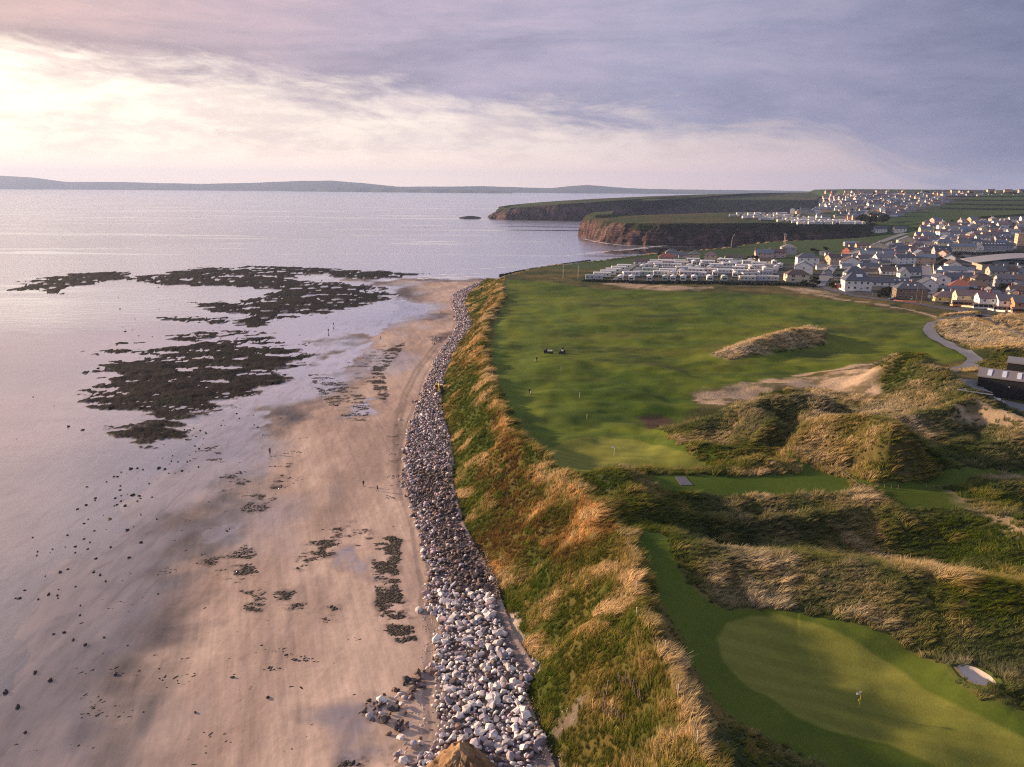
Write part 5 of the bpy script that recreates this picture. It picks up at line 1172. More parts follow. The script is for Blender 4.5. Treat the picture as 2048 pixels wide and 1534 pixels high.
# club shed
def shed():
    A, B = h1(1948, 779), h1(1948, 779); z = 16.0
    a = at(1951, 789, z); t = thing('maintenance_shed', 'long black steel shed with grey roof and white rooflights beside the yard', 'shed', (a[0], a[1], z), R(-35))
    L, D, Hh = 34, 13, 5.6
    MB().box((L / 2, D / 2, Hh / 2 - 1), (L, D, Hh + 2), 0).build('wall', colmat('black_cladding', (.016, .016, .018), .5), t)
    rp = 1.3
    v = [(-.4, -.4, Hh), (L + .4, -.4, Hh), (L + .4, D / 2, Hh + rp), (-.4, D / 2, Hh + rp), (L + .4, D + .4, Hh), (-.4, D + .4, Hh)]
    vv = [(x, y, q + .25) for x, y, q in v] + v
    rf_ = MB().poly(vv, [(0, 1, 2, 3), (3, 2, 4, 5), (6, 9, 8, 7), (9, 11, 10, 8), (0, 6, 7, 1), (5, 4, 10, 11), (0, 3, 9, 6), (3, 5, 11, 9), (1, 7, 8, 2), (2, 8, 10, 4)]).build('roof', colmat('sheet_roof', (.19, .17, .175), .55), t)
    sl_ = MB().box((0, 0, .05), (1.1, 4.6, .1), 0).mesh('rooflight', M['skylight'])
    for i in range(8):
        o = inst('rooflight', sl_, rf_, (2.6 + i * 3.7, 3.0, Hh + .25 + rp * 3.4 / (D / 2 + .4) + .04)); o.rotation_euler = (math.atan2(rp, D / 2), 0, 0)
    MB().box((27, -.06, 1.9), (6, .12, 4.4), 0).build('roller_door', colmat('grey_door', (.06, .06, .065), .5), t)
    for x_ in (8, 15, 20): MB().box((x_, -.15, 3.6), (.35, .3, .25), 0).build('wall_lamp', M['whitep'], t)
    q = at(2040, 762, 17); t2 = thing('store_shed', 'second grey roofed shed half hidden behind the black one', 'shed', (q[0] + 4, q[1] + 6, 16), R(-35))
    MB().box((5, 5, 2), (18, 10, 6), 0).build('wall', colmat('black_cladding', (.016, .016, .018), .5), t2); r2 = MB().box((5, 5, 5.2), (18.6, 10.6, .4), 0).build('roof', roofm('grey'), t2); MB().box((1, 4, 5.45), (1.2, 5, .1), 0).build('rooflight', M['skylight'], r2)
shed()

# ------------------------------------------------- caravans
CW, CB = [], []
BODYC = [('white', (.72, .71, .71)), ('cream', (.68, .63, .54)), ('pale grey', (.52, .53, .56)), ('pale green', (.44, .52, .47)), ('pinkish white', (.68, .58, .56))]
CARM = {}
def caravan_meshes(L, ci):
    k_ = (L, ci)
    if k_ not in CARM:
        bm_ = colmat(BODYC[ci][0].replace(' ', '_') + '_cladding', BODYC[ci][1], .55, .05)
        W_, H_ = 3.9, 2.9
        body = MB().box((0, 0, .5 + H_ / 2), (L, W_, H_), 0).mesh('body', bm_)
        v = [(-L / 2 - .1, -W_ / 2 - .15, 3.4), (L / 2 + .1, -W_ / 2 - .15, 3.4), (L / 2 + .1, W_ / 2 + .15, 3.4), (-L / 2 - .1, W_ / 2 + .15, 3.4), (-L / 2 - .1, 0, 4.0), (L / 2 + .1, 0, 4.0)]
        roof = MB().poly(v, [(0, 1, 5, 4), (2, 3, 4, 5), (0, 4, 3), (1, 2, 5), (3, 2, 1, 0)]).mesh('roof', colmat('caravan_roof', [(.66, .66, .67), (.50, .48, .46), (.30, .31, .35), (.40, .44, .42), (.56, .52, .52)][ci], .5, .08))
        skirt = MB().box((0, 0, -.1), (L - .4, W_ - .4, 1.3), 0).mesh('skirt', colmat('skirt', (.10, .10, .105), .8))
        CARM[k_] = (body, roof, skirt)
    return CARM[k_]
CWIN = MB().box((0, -.02, 0), (1.3, .06, .9), 0).box((0, -.04, 0), (1.14, .06, .76), 1).mesh('window', M['frame'], M['glass'])
CBAY = MB().box((0, -.03, 0), (2.6, .08, 1.25), 0).box((-.64, -.06, 0), (1.1, .08, 1.05), 1).box((.64, -.06, 0), (1.1, .08, 1.05), 1).mesh('bay_window', M['frame'], M['glass'])
CDOOR = MB().box((0, -.03, 0), (.8, .08, 1.95), 0).box((0, -.05, .4), (.5, .08, .7), 1).mesh('door', M['frame'], M['glass'])
def caravan(x, y, yaw, L, ci, label, group, z=None, detail=True):
    z = zat(x, y) if z is None else z
    t = thing('static_caravan', label, 'caravan', (x, y, z), R(yaw), group)
    for nm, me in zip(('body', 'roof', 'skirt'), caravan_meshes(L, ci)): inst(nm, me, t, (0, 0, 0))
    if detail:
        for q in (-.36, -.12, .30): inst('window', CWIN, t, (q * L, -1.95, 2.2))
        inst('door', CDOOR, t, (.1 * L, -1.95, 1.5))
        for sx, a in ((-1, 270), (1, 90)): inst('bay_window', CBAY, t, (sx * L / 2, 0, 1.95), R(a))
    return t
spots = []
for i, (px, py, L) in enumerate([(1188, 560, 12), (1204, 554.5, 12), (1216, 550, 11), (1226, 546, 11), (1237, 542, 11), (1248, 538, 11)]):
    spots.append((px, py, -4, L, 0 if i else 2, 'left column'))
for i, (px, ci) in enumerate([(1241, 0), (1263, 0), (1276, 2), (1299, 0), (1330, 3), (1346, 0), (1366, 0), (1388, 0), (1419, 0), (1448, 3)]): spots.append((px, 561.5, 78, 9, ci, 'front hedge row'))
for i, (px, ci) in enumerate([(1494, 1), (1516, 2), (1540, 1)]): spots.append((px, 562, -5, 11, ci, 'front hedge row'))
ROWS = [(553, 'second row', [(1262, 0), (1290, 3), (1322, 0), (1345, 0), (1375, 4), (1398, 0), (1430, 0), (1470, 0), (1500, 2), (1530, 2)]), (547, 'third row', [(1275, 2), (1300, 3), (1335, 0), (1362, 0), (1392, 0), (1422, 4), (1450, 0), (1478, 0), (1508, 4), (1540, 2)]),
        (541, 'fourth row', [(1285, 0), (1312, 3), (1340, 2), (1366, 0), (1394, 0), (1420, 0), (1447, 2), (1476, 0), (1503, 4), (1530, 0), (1552, 0)]), (536, 'fifth row', [(1296, 0), (1322, 4), (1350, 0), (1378, 0), (1404, 2), (1432, 0), (1458, 0), (1486, 0), (1512, 0), (1538, 2), (1560, 0)]),
        (531, 'sixth row', [(1310, 0), (1336, 1), (1362, 1), (1388, 0), (1416, 0), (1444, 0), (1470, 0), (1496, 0), (1517, 0), (1548, 0)]), (526, 'back row', [(1304, 0), (1330, 0), (1358, 0), (1386, 0), (1412, 2), (1440, 0), (1452, 0), (1500, 0)])]
for py, rn, lst in ROWS:
    for k_, (px, ci) in enumerate(lst): spots.append((px, py + rng.uniform(-2.3, 2.3), (-6, -14, 66, 4, 78)[int(rng.integers(0, 5))], (10, 11, 12)[int(rng.integers(0, 3))], ci, rn))
cnt = {}
XY = hitl([q[:2] for q in spots]); kept = []
for (px, py, yaw, L, ci, rn), (x, y) in zip(spots, XY):
    if any((x - a) ** 2 + (y - b_) ** 2 < (r_ + 3.2) ** 2 for a, b_, r_ in placed): continue
    if any((x - a) ** 2 + (y - b_) ** 2 < 5.0 ** 2 for a, b_ in kept): continue
    kept.append((x, y)); cnt[rn] = cnt.get(rn, 0) + 1
    view = 'broadside' if abs(yaw) < 45 else 'end on'
    caravan(x, y, yaw + rng.uniform(-3, 3), L, ci, f'{BODYC[ci][0]} caravan {view}, {ORD[cnt[rn] - 1]} from left in {rn} of near park' if rn != 'left column' else f'{BODYC[ci][0]} static caravan, {ORD[cnt[rn] - 1]} from the hedge in the seaward column', 'static caravans in the near park')
def zhead(px, py): return float(np.interp(py, [420, 428, 447, 455], [39, 36, 29.8, 29.5]))
far_rows = [(430, 1478, 1580, 'uppermost'), (433.5, 1464, 1600, 'second'), (437, 1490, 1625, 'third'), (440.5, 1520, 1650, 'fourth'), (443.5, 1560, 1690, 'fifth'), (446, 1590, 1715, 'sixth'), (448.5, 1600, 1730, 'seventh')]
for py, xa, xb, rn in far_rows:
    n = 0; px = xa
    while px < xb:
        z = zhead(px, py) - .3; p_ = at(px, py + rng.uniform(-.5, .5), z)
        ci = int(rng.choice([0, 0, 0, 1, 2])); n += 1
        caravan(p_[0], p_[1], rng.choice([-6, 70, 10]) + rng.uniform(-5, 5), 9, ci, f'tiny {BODYC[ci][0]} caravan on headland, {ORD[min(n, 45) - 1]} from left in {rn} far row', 'static caravans in the far park on the headland', z, False)
        px += rng.uniform(9, 14.5)
# ------------------------------------------------- the rest of the town, street by street
def street(rows, wallw, roofw, size, area, step, group, zf=None, detail=False, cov=1.0, jit=1.2):
    for rn, y0, y1, xa, xb in rows:
        px, n = xa, 0
        while px < xb:
            py = y0 + (y1 - y0) * (px - xa) / (xb - xa) + rng.uniform(-jit, jit)
            p_ = h1(px, py) if zf is None else at(px, py, zf(px, py))
            px += rng.uniform(*step)
            if rng.random() > cov: continue
            w = rng.uniform(*size); d = rng.uniform(7, 9)
            if any((p_[0] - a) ** 2 + (p_[1] - b_) ** 2 < (r_ * .66 + w * .36) ** 2 for a, b_, r_ in placed): continue
            placed.append((p_[0], p_[1], w * .5)); n += 1
            wl_ = str(rng.choice(wallw)); rf_ = str(rng.choice(roofw)); fl = 2 if rng.random() < .55 else 1; yaw = float(rng.choice([-8, -8, -10, 74, 12])) + rng.uniform(-6, 6)
            hip = bool(rng.random() < .25)
            ch = [(rng.choice([-.85, .85]), str(rng.choice(['grey', 'peach', 'white', 'red'])))] if rng.random() < .6 else []
            house(p_, w, d, 2.8 * fl, rng.uniform(2.2, 3.2), yaw, wl_, rf_, f'{wl_} {"tall" if fl == 2 else "low"} house, {RNAME[rf_]} roof, {ORD[min(n, 46) - 1]} from left in {rn} {area}', hip=hip, nw=3, floors=fl, chim=ch, group=group, detail=detail, z=None if zf is None else zf(px, py))
WW = ['white', 'white', 'white', 'white', 'cream', 'cream', 'peach', 'grey', 'pink']
RR = ['slate', 'slate', 'slate', 'blue', 'blue', 'purple', 'grey']
street([('lowest street', 528, 527, 1745, 1850), ('second street', 520, 519, 1720, 1850), ('third street', 512, 509, 1745, 1850), ('fourth street', 504, 500, 1775, 1880), ('fifth street', 495, 492, 1780, 2030), ('sixth street', 487, 484, 1826, 2030), ('seventh street', 480, 477, 1840, 2030), ('eighth street', 472, 470, 1846, 2060),
        ('ninth street', 466, 463, 1850, 2060), ('tenth street', 460, 457, 1846, 2060), ('eleventh street', 454, 452, 1850, 2060), ('topmost street', 447, 445, 1856, 2060)], WW, RR, (11, 20), 'of lower town', (15, 25), 'houses of the lower town', detail=True, cov=.95)
street([('dark street', 572, 575, 1880, 2030), ('garden street', 556, 556, 1990, 2060), ('far left lane', 528, 526, 1640, 1700)], ['grey', 'white', 'tan'], ['slate', 'brown'], (9, 13), 'behind terrace', (20, 30), 'houses behind the terrace', detail=True, cov=.9)
WF = ['white', 'white', 'white', 'cream', 'grey', 'grey', 'peach', 'pink']; RF = ['slate', 'slate', 'blue', 'grey', 'grey', 'purple', 'blue']
zh2 = lambda px, py: zhead(px, py) - .2
street([('row by far caravans', 425, 423, 1585, 1700), ('row above valley', 436, 439, 1640, 1740), ('row above trees', 431, 433, 1690, 1800)], WF, RF, (10, 15), 'on headland', (10, 15), 'houses beside the far caravan park', zf=zh2)
street([('lowest row', 421, 424, 1600, 1830), ('second row up', 416, 419, 1575, 1825), ('third row up', 412, 415, 1590, 1850), ('fourth row up', 408, 411, 1610, 1880), ('fifth row up', 404, 407, 1630, 1900), ('sixth row up', 400.5, 403, 1640, 1880), ('seventh row up', 397, 399.5, 1650, 1890), ('eighth row up', 393.5, 396, 1655, 1860), ('ninth row up', 390.5, 392, 1665, 1960)],
       WF, RF, (11, 17), 'of hillside estate', (8, 13), 'houses of the hillside estate', cov=.98, jit=.9)
street([('skyline row', 386.5, 385.0, 1655, 2060)], ['peach', 'cream', 'pink', 'grey', 'red'], ['brown', 'purple', 'slate'], (14, 20), 'on hill crest', (8, 17), 'houses along the hill crest', cov=.8, jit=.6)
# small outbuildings filling the yards of the lower town
OB = {}
def outbuilding(x, y, yaw, w, wl_, rf_, label, group):
    k_ = (round(w), wl_, rf_)
    if k_ not in OB: OB[k_] = (wall_mesh(round(w), 5, 2.4, 1.6, False).mesh('wall', wallm(wl_)), roof_mesh(round(w), 5, 2.4, 1.6, False).mesh('roof', roofm(rf_)))
    t = thing('outbuilding', label, 'outbuilding', (x, y, zat(x, y)), R(yaw), group); inst('wall', OB[k_][0], t, (0, 0, 0)); inst('roof', OB[k_][1], t, (0, 0, 0))
nob = 0
for (y0, y1, xa, xb, num, where) in ((447, 500, 1850, 2045, 110, 'in the streets right of the green valley'), (490, 530, 1700, 1850, 46, 'in the streets above the tall white house'), (505, 572, 1640, 1780, 26, 'around the main street'), (545, 598, 1870, 2045, 34, 'in the yards behind the terrace')):
    q = hitl(np.column_stack([rng.uniform(xa, xb, num), rng.uniform(y0, y1, num)]))
    for x, y in q:
        w = rng.uniform(5, 9)
        if any((x - a) ** 2 + (y - b_) ** 2 < (r_ * .55 + w * .4) ** 2 for a, b_, r_ in placed): continue
        placed.append((x, y, w * .5)); wl_ = str(rng.choice(['white', 'white', 'grey', 'cream'])); rf_ = str(rng.choice(['slate', 'grey', 'blue', 'brown'])); nob += 1
        outbuilding(x, y, float(rng.choice([-8, 75])) + rng.uniform(-6, 6), w, wl_, rf_, f'small {wl_} outbuilding with {RNAME[rf_]} roof {where}', f'{wl_} outbuildings with {RNAME[rf_]} roofs {where}')
print('houses', sum(o.name.startswith('house') for o in bpy.data.objects), 'outbuildings', nob)
# ------------------------------------------------- hedges, trees, garden walls
LEAFP = [MB().poly([(-.5, -.25, 0), (.5, -.3, .1), (.55, .3, .2), (-.45, .25, .35)], [(0, 1, 2, 3)]).poly([(-.2, -.5, .3), (.25, -.45, -.3), (.2, .5, -.2), (-.3, .45, .3)], [(0, 1, 2, 3)]).mesh('leaf') for _ in range(1)]
m, b, p = mat('leaf'); M['leaf'] = m
at_ = b.n('ShaderNodeAttribute', attribute_name='albedo'); b.put(p.inputs['Base Color'], at_.outputs['Color']); p.inputs['Roughness'].default_value = .8; p.inputs['Specular IOR Level'].default_value = .2
def foliage_mesh(name, pts, s, c, seed):
    r_ = np.random.default_rng(seed); its = []
    for q in pts:
        k_ = r_.uniform(.6, 1.5); its.append((q, Euler(tuple(r_.uniform(0, 6.28, 3))).to_quaternion(), (s * r_.uniform(.7, 1.4),) * 3, np.array(c) * k_ * (1, r_.uniform(.85, 1.15), 1)))
    return join_meshes(name, its, LEAFP, M['leaf'])
def tree_protos():
    out = []
    for i, (rx, h, c) in enumerate(((3.0, 4.6, (.022, .032, .012)), (2.4, 3.6, (.03, .036, .014)), (3.6, 5.4, (.028, .03, .016)), (2.0, 2.2, (.034, .044, .016)))):
        r_ = np.random.default_rng(900 + i); cl = [(r_.uniform(-.6, .6) * rx, r_.uniform(-.6, .6) * rx, h * r_.uniform(.45, .85), r_.uniform(.35, .6) * rx) for _ in range(9)]
        pts = []
        for cx_, cy_, cz_, rr in cl:
            for _ in range(46):
                d = r_.normal(size=3); d = d / np.linalg.norm(d) * rr * r_.uniform(.55, 1.05); pts.append((cx_ + d[0], cy_ + d[1], max(cz_ + d[2] * .8, .15)))
        crown = foliage_mesh('crown', pts, .62, c, i).data
        tb = MB().bar((0, 0, -.8), (.1, 0, h * .5), .2, 0, 6, .12)
        for k_ in range(4): tb.bar((.05, 0, h * .3), (math.cos(k_ * 1.6) * rx * .45, math.sin(k_ * 1.6) * rx * .45, h * .65), .1, 0, 5, .04)
        out.append((crown, tb.mesh('trunk', M['wood']), c))
    return out
TREES = tree_protos()
def tree(x, y, k_, sc, label, group=None, z=None):
    t = thing('bush' if k_ == 3 else 'tree', label, 'bush' if k_ == 3 else 'tree', (x, y, zat(x, y) if z is None else z), rng.uniform(0, 6), group); t.scale = (sc, sc, sc * rng.uniform(.85, 1.1))
    inst('crown', TREES[k_][0], t, (0, 0, 0)); inst('trunk', TREES[k_][1], t, (0, 0, 0))
tl_ = [(1785, 522, 1740, 1850, 26, 'dark scrubby tree in the overgrown field of the lower town', 'trees in the overgrown field'), (1880, 526, 1862, 1890, 7, 'dark tree beside the straight street of the lower town', 'trees by the straight street'), (1930, 515, 1900, 1965, 9, 'dark tree along the hedge behind the leisure centre road', 'trees behind the leisure centre road'),
       (1935, 585, 1870, 2040, 12, 'small dark tree in a garden behind the terrace', 'trees in gardens behind the terrace'), (1762, 590, 1750, 1785, 6, 'dark shrub on the lawn left of the brown stone house', 'shrubs by the brown stone house'), (1500, 522, 1488, 1512, 4, 'dark shrub between the caravans and the pink houses', 'shrubs below the pink houses'),
       (1430, 512, 1300, 1340, 5, 'dark shrub on the cliff edge at the seaward end of the caravans', 'shrubs on the cliff edge'), (1640, 505, 1620, 1670, 6, 'dark shrub on the bank above the beach road', 'shrubs above the beach road'), (1900, 470, 1860, 2030, 16, 'dark tree between the houses of the lower town', 'trees among the lower town houses'), (1950, 450, 1850, 2040, 14, 'dark tree in the upper streets of the lower town', 'trees in the upper streets'),
       (1700, 575, 1662, 1680, 4, 'dark shrub in the garden left of the tall white house', 'shrubs by the tall white house'), (1605, 568, 1590, 1640, 6, 'small dark shrub in front of the cream house', 'shrubs in front of the cream house'), (1870, 455, 1830, 1900, 6, 'dark tree on the valley rim of the lower town', 'trees on the valley rim')]
for cy_, y0, xa, xb, n, lab, grp in tl_:
    for _ in range(n):
        px, py = rng.uniform(xa, xb), y0 + rng.uniform(-7, 7); x, y = h1(px, py)
        if any((x - a) ** 2 + (y - b_) ** 2 < (r_ * .9) ** 2 for a, b_, r_ in placed): continue
        tree(x, y, int(rng.choice([0, 1, 2, 3, 3])), rng.uniform(.55, 1.0), lab, grp)
for _ in range(34):                      # tree belt above the far caravan park
    px, py = rng.uniform(1712, 1775), rng.uniform(431, 447); z = zhead(px, py) - .3; q = at(px, py, z); tree(q[0], q[1], int(rng.choice([0, 1, 2])), rng.uniform(1.1, 1.7), 'dark tree of the clump between the far caravans and the twin holiday houses', 'tree clump above the green valley', z)
for _ in range(30):
    px = rng.uniform(1660, 2050); py = rng.uniform(386, 390); x, y = h1(px, py); tree(x, y, int(rng.choice([0, 1, 2])), rng.uniform(.9, 1.5), 'dark tree on the skyline between the houses of the hill crest', 'trees along the hill crest')
for _ in range(26):
    px = rng.uniform(1620, 1860); py = rng.uniform(392, 424); x, y = h1(px, py)
    tree(x, y, int(rng.choice([0, 1, 2])), rng.uniform(.9, 1.4), 'dark tree among the houses of the hillside estate', 'trees among the hillside estate')
def hedge(pts, w, h, label, name='hedge', n=None, c=(.020, .028, .012), zf=None):
    P = hitl(pts); L = np.linalg.norm(np.diff(P, axis=0), axis=1).sum(); Q = resamp(P, int(L * 5)); r_ = np.random.default_rng(int(L * 10)); pt = []
    for x, y in Q:
        for _ in range(2): pt.append((x + r_.uniform(-w, w) / 2, y + r_.uniform(-w, w) / 2, zat(x, y) + r_.uniform(.05, 1) * h))
    o = foliage_mesh(name, pt, .8, c, 3); o['label'] = label; o['category'] = 'hedge'; put(o)
hedge([(1166, 563), (1240, 565), (1330, 567), (1420, 568), (1500, 569), (1580, 571), (1632, 573)], 2.0, 1.7, 'long dark hedge along the course side of the caravan park')
hedge([(1890, 507), (1950, 509), (2060, 506)], 3, 2.6, 'long dark hedge behind the leisure centre')
hedge([(1000, 552), (1060, 539), (1120, 529), (1180, 521)], 3.0, 1.2, 'dark scrub hedge along the seaward cliff edge')
hedge([(1880, 590), (1960, 596), (2050, 603)], 2, 2.0, 'dark garden hedge behind the terrace')
for (ya, yb, xa, xb, lab) in ((418, 420, 1880, 2060, 'dark field hedge lowest on the green hillside'), (409, 412, 1890, 2060, 'dark field hedge second lowest on the green hillside'), (401, 402, 1905, 2060, 'dark field hedge third from below on the green hillside'), (394, 394, 1860, 2060, 'dark field hedge highest on the green hillside'), (436, 430, 1960, 2060, 'dark field hedge above the upper streets')):
    hedge([(xa, ya), ((xa + xb) / 2, (ya + yb) / 2 + .5), (xb, yb)], 3.5, 2.8, lab)
def low_wall(pts, h, t_, m_, label, name='garden_wall', zf=None):
    P = resamp(hitl(pts), 24); b_ = MB()
    for a, c in zip(P[:-1], P[1:]):
        d = c - a; L = np.hypot(*d); z = min(zat(*a), zat(*c)); b_.box(((a[0] + c[0]) / 2, (a[1] + c[1]) / 2, z + h / 2 - .4), (L * 1.02, t_, h + .8), 0, math.atan2(d[1], d[0]))
    o = b_.build(name, m_); o['label'] = label; o['category'] = 'wall'
low_wall([(1674, 577), (1690, 583), (1708, 583)], .9, .3, wallm('white'), 'white boundary wall in front of the brown annex and the tall white house')
low_wall([(1657, 569), (1672, 569)], 1.0, .3, wallm('white'), 'short white wall on the right side of the street opening')
low_wall([(1787, 602), (1805, 604), (1832, 606)], .9, .3, wallm('red'), 'reddish boundary wall in front of the brown stone house')
low_wall([(1900, 611), (1921, 613)], .9, .3, wallm('cream'), 'cream garden wall in front of the timber porch, left piece')
low_wall([(1923, 613.5), (1948, 616)], .9, .3, wallm('cream'), 'cream garden wall in front of the timber porch, right piece')
low_wall([(1975, 619), (2010, 624)], .9, .3, wallm('white'), 'white front wall of the middle terrace houses')
low_wall([(2016, 624), (2060, 630)], .9, .3, wallm('white'), 'white front wall at the right end of the terrace')
low_wall([(1867, 552), (1890, 551), (1955, 546)], 1.4, .3, wallm('white'), 'long white boundary wall of the blue roofed bungalow')
low_wall([(1866, 532), (1868, 551)], 1.4, .3, wallm('white'), 'white side wall along the straight street')
low_wall([(1900, 504.5), (1960, 505.5), (2010, 504)], 1.6, .4, wallm('white'), 'long pale wall below the light blue roofed terrace')
low_wall([(1735, 462.5), (1775, 463.5)], 1.2, .4, wallm('white'), 'white wall on the valley rim right of the small white house')
low_wall([(1733, 545), (1765, 543)], 1.2, .3, wallm('white'), 'white garden wall in front of the long white bungalow')
# ------------------------------------------------- poles, mast, ruin
def pole(px, py, h, label, group=None, name='utility_pole', cat='pole', cross=True, r=.14, m_=None):
    x, y = h1(px, py); t = thing(name, label, cat, (x, y, zat(x, y)), rng.uniform(-.3, .3), group)
    MB().bar((0, 0, -.5), (0, 0, h), r, 0, 7, r * .7).build('post', m_ or M['wood'], t)
    if cross: MB().box((0, 0, h - .5), (1.6, .12, .12), 0).box((0, 0, h - .1), (.1, .1, .25), 0).build('crossarm', M['wood'], t)
pole(1126, 557, 9.5, 'tall pale post standing on the grass, left one of two beside the caravans', 'pale posts on the seaward grass', 'net_post', 'post', False, .11, M['whitep'])
pole(1156, 558, 9.5, 'tall pale post standing on the grass, right one of two beside the caravans', 'pale posts on the seaward grass', 'net_post', 'post', False, .11, M['whitep'])
for i, px in enumerate((1221, 1253, 1284, 1317, 1350)): pole(px, 564.5 + i * .6, 6.5, f'grey pole at the hedge before the caravans, {ORD[i]} from the left', 'poles along the caravan hedge')
for px, py, h, lab in ((1832, 602, 10, 'telegraph pole in front of the brown stone house'), (1842, 607, 10, 'telegraph pole at the right corner of the brown stone house'), (1838, 549, 9, 'telegraph pole right of the dormer house'), (1867, 605, 13, 'tall telegraph pole at the foot of the straight street'), (1872, 598, 11, 'telegraph pole just behind the tall one at the straight street'), (1692, 590, 7, 'street lamp post below the tall white house'), (1745, 593, 5, 'thin post on the lawn right of the tall white house')):
    pole(px, py, h, lab)
def mast():
    x, y = h1(1574, 506); t = thing('mast', 'tall mast with short crossarms above the pale roof near the beach', 'mast', (x, y + 9, zat(x, y)), 0)
    MB().bar((-.5, 0, 0), (-.5, 0, 19), .22, 0).bar((.7, 0, 0), (.7, 0, 17), .18, 0).build('pole', wallm('pink'), t); MB().box((.0, 0, 17.4), (3.4, .3, .4), 0).box((0, 0, 15.8), (2.4, .3, .35), 0).build('crossarm', wallm('pink'), t)
mast()
def castle():
    x, y = h1(1468, 495); z = zat(x, y); t = thing('castle_ruin', 'ruined stone tower wall standing alone before the dark headland cliff', 'castle ruin', (x, y, z))
    r_ = random.Random(3); n = 9; prof = [10.5, 12.2, 13.0, 14.6, 13.8, 12.0, 9.6, 7.4, 5.2]; xs = [-3.2 + i * .8 for i in range(n)]
    v = []; f = []
    for i in range(n): v += [(xs[i] - .15, -.9, -1), (xs[i] + .5 * (i < 5), -.7, prof[i]), (xs[i], 1.0, -1), (xs[i] + .5 * (i < 5), .8, prof[i])]
    for i in range(n - 1):
        a, c = 4 * i, 4 * i + 4; f += [(a, c, c + 1, a + 1), (c + 2, a + 2, a + 3, c + 3), (a + 1, c + 1, c + 3, a + 3)]
    f += [(2, 0, 1, 3), (4 * n - 4, 4 * n - 2, 4 * n - 1, 4 * n - 3)]
    st = colmat('ruin_stone', (.095, .08, .08), .95, .35, .8)
    MB().poly(v, f).build('wall', st, t); MB().box((2.2, 1.4, 2.2), (2.2, 1.6, 6.4), 0, .2).box((-2.2, 1.6, 3.4), (1.8, 1.4, 8.8), 0, -.1).build('buttress', st, t)
castle()
# ------------------------------------------------- vehicles
def car_meshes(c, long=1.0):
    pm = plain('car_paint', c, .3, .03, 1, .2, .5)
    L = 4.3 * long
    v = [(-L / 2, -.85, .35), (L / 2, -.85, .35), (L / 2, .85, .35), (-L / 2, .85, .35), (-L / 2, -.88, .85), (L / 2, -.88, .80), (L / 2, .88, .80), (-L / 2, .88, .85)]
    f = [(0, 3, 2, 1), (0, 1, 5, 4), (1, 2, 6, 5), (2, 3, 7, 6), (3, 0, 4, 7), (4, 5, 6, 7)]
    cab = [(-L * .42, -.80, .84), (L * .24, -.80, .82), (L * .24, .80, .82), (-L * .42, .80, .84), (-L * .33, -.66, 1.45), (L * .06, -.66, 1.45), (L * .06, .66, 1.45), (-L * .33, .66, 1.45)]
    g = MB().poly(cab, [(0, 1, 5, 4), (1, 2, 6, 5), (2, 3, 7, 6), (3, 0, 4, 7)]).mesh('window', M['glass'])
    roof = MB().poly([(a * 1.01, b_ * 1.02, c_ + .03) for a, b_, c_ in cab[4:]] + [(a, b_, c_ - .05) for a, b_, c_ in cab[4:]], [(0, 1, 2, 3), (4, 5, 1, 0), (5, 6, 2, 1), (6, 7, 3, 2), (7, 4, 0, 3)]).mesh('roof', pm)
    return MB().poly(v, f).mesh('body', pm), g, roof
WHEEL = MB().bar((0, -.11, 0), (0, .11, 0), .33, 0, 12).bar((0, -.12, 0), (0, .12, 0), .18, 1, 8).mesh('wheel', M['rubber'], M['metal'])
LAMP = MB().box((0, 0, 0), (.06, .34, .16), 0).mesh('headlight', M['whitep'])
CARC = {'white': (.62, .62, .62), 'silver': (.34, .35, .37), 'dark': (.025, .026, .03), 'blue': (.05, .08, .16), 'red': (.25, .03, .03), 'grey': (.12, .125, .13)}
CARS = {k_: car_meshes(c) for k_, c in CARC.items()}
def car(px, py, yaw, k_, label, group=None, xy=None, s=1.0):
    x, y = h1(px, py) if xy is None else xy; t = thing('parked_car', label, 'car', (x, y, zat(x, y) + .12), R(yaw), group); t.scale = (s, s, s)
    for nm, me in zip(('body', 'window', 'roof'), CARS[k_]): inst(nm, me, t, (0, 0, 0))
    for sx in (-1.32, 1.32):
        for sy in (-.82, .82): inst('wheel', WHEEL, t, (sx, sy, .33))
    for sy in (-.6, .6): inst('headlight', LAMP, t, (2.15, sy, .66))
car(1788, 601, 165, 'dark', 'dark off road car with lit headlamps on the road below the brown stone house', s=1.25)
car(1990, 807, -35, 'white', 'white car parked on the shed yard, lower one of two', s=1.0); car(1982, 802, -35, 'silver', 'silver car parked on the shed yard, upper one of two')
car(1866, 590, 80, 'white', 'white car parked in the gap right of the brown stone house')
car(1975, 586, -50, 'silver', 'pale blue grey car parked behind the terrace'); car(1893, 610, -12, 'dark', 'dark car parked in front of the yellow bungalow')
car(1983, 579, -60, 'blue', 'bluish car parked upslope behind the terrace')
n_ = 0
for row, (y0, xa) in enumerate(((541, 1985), (546, 1990), (550.5, 1982))):
    for i in range(8):
        if rng.random() < .2: continue
        k_ = str(rng.choice(['white', 'silver', 'dark', 'blue', 'red', 'grey', 'white'])); car(xa + i * 8.5, y0 + i * .35, 68 + rng.uniform(-5, 5), k_, f'{k_} car parked {ORD[i]} from the left in the {("top", "middle", "lower")[row]} row before the leisure centre', 'cars in the leisure centre car park')
for i, (px, py, yw, k_) in enumerate(((1664, 556, 62, 'white'), (1671, 560, 62, 'silver'), (1677, 551, 62, 'dark'), (1660, 541, 60, 'white'), (1856, 532, 85, 'white'), (1852, 518, 85, 'silver'), (1620, 557, 60, 'dark'), (1628, 566, 20, 'grey'))):
    car(px, py, yw, k_, f'{k_} car parked beside the {"main street" if px < 1800 else "straight street"}, {ORD[i]} counting up from the corner', 'cars along the streets')
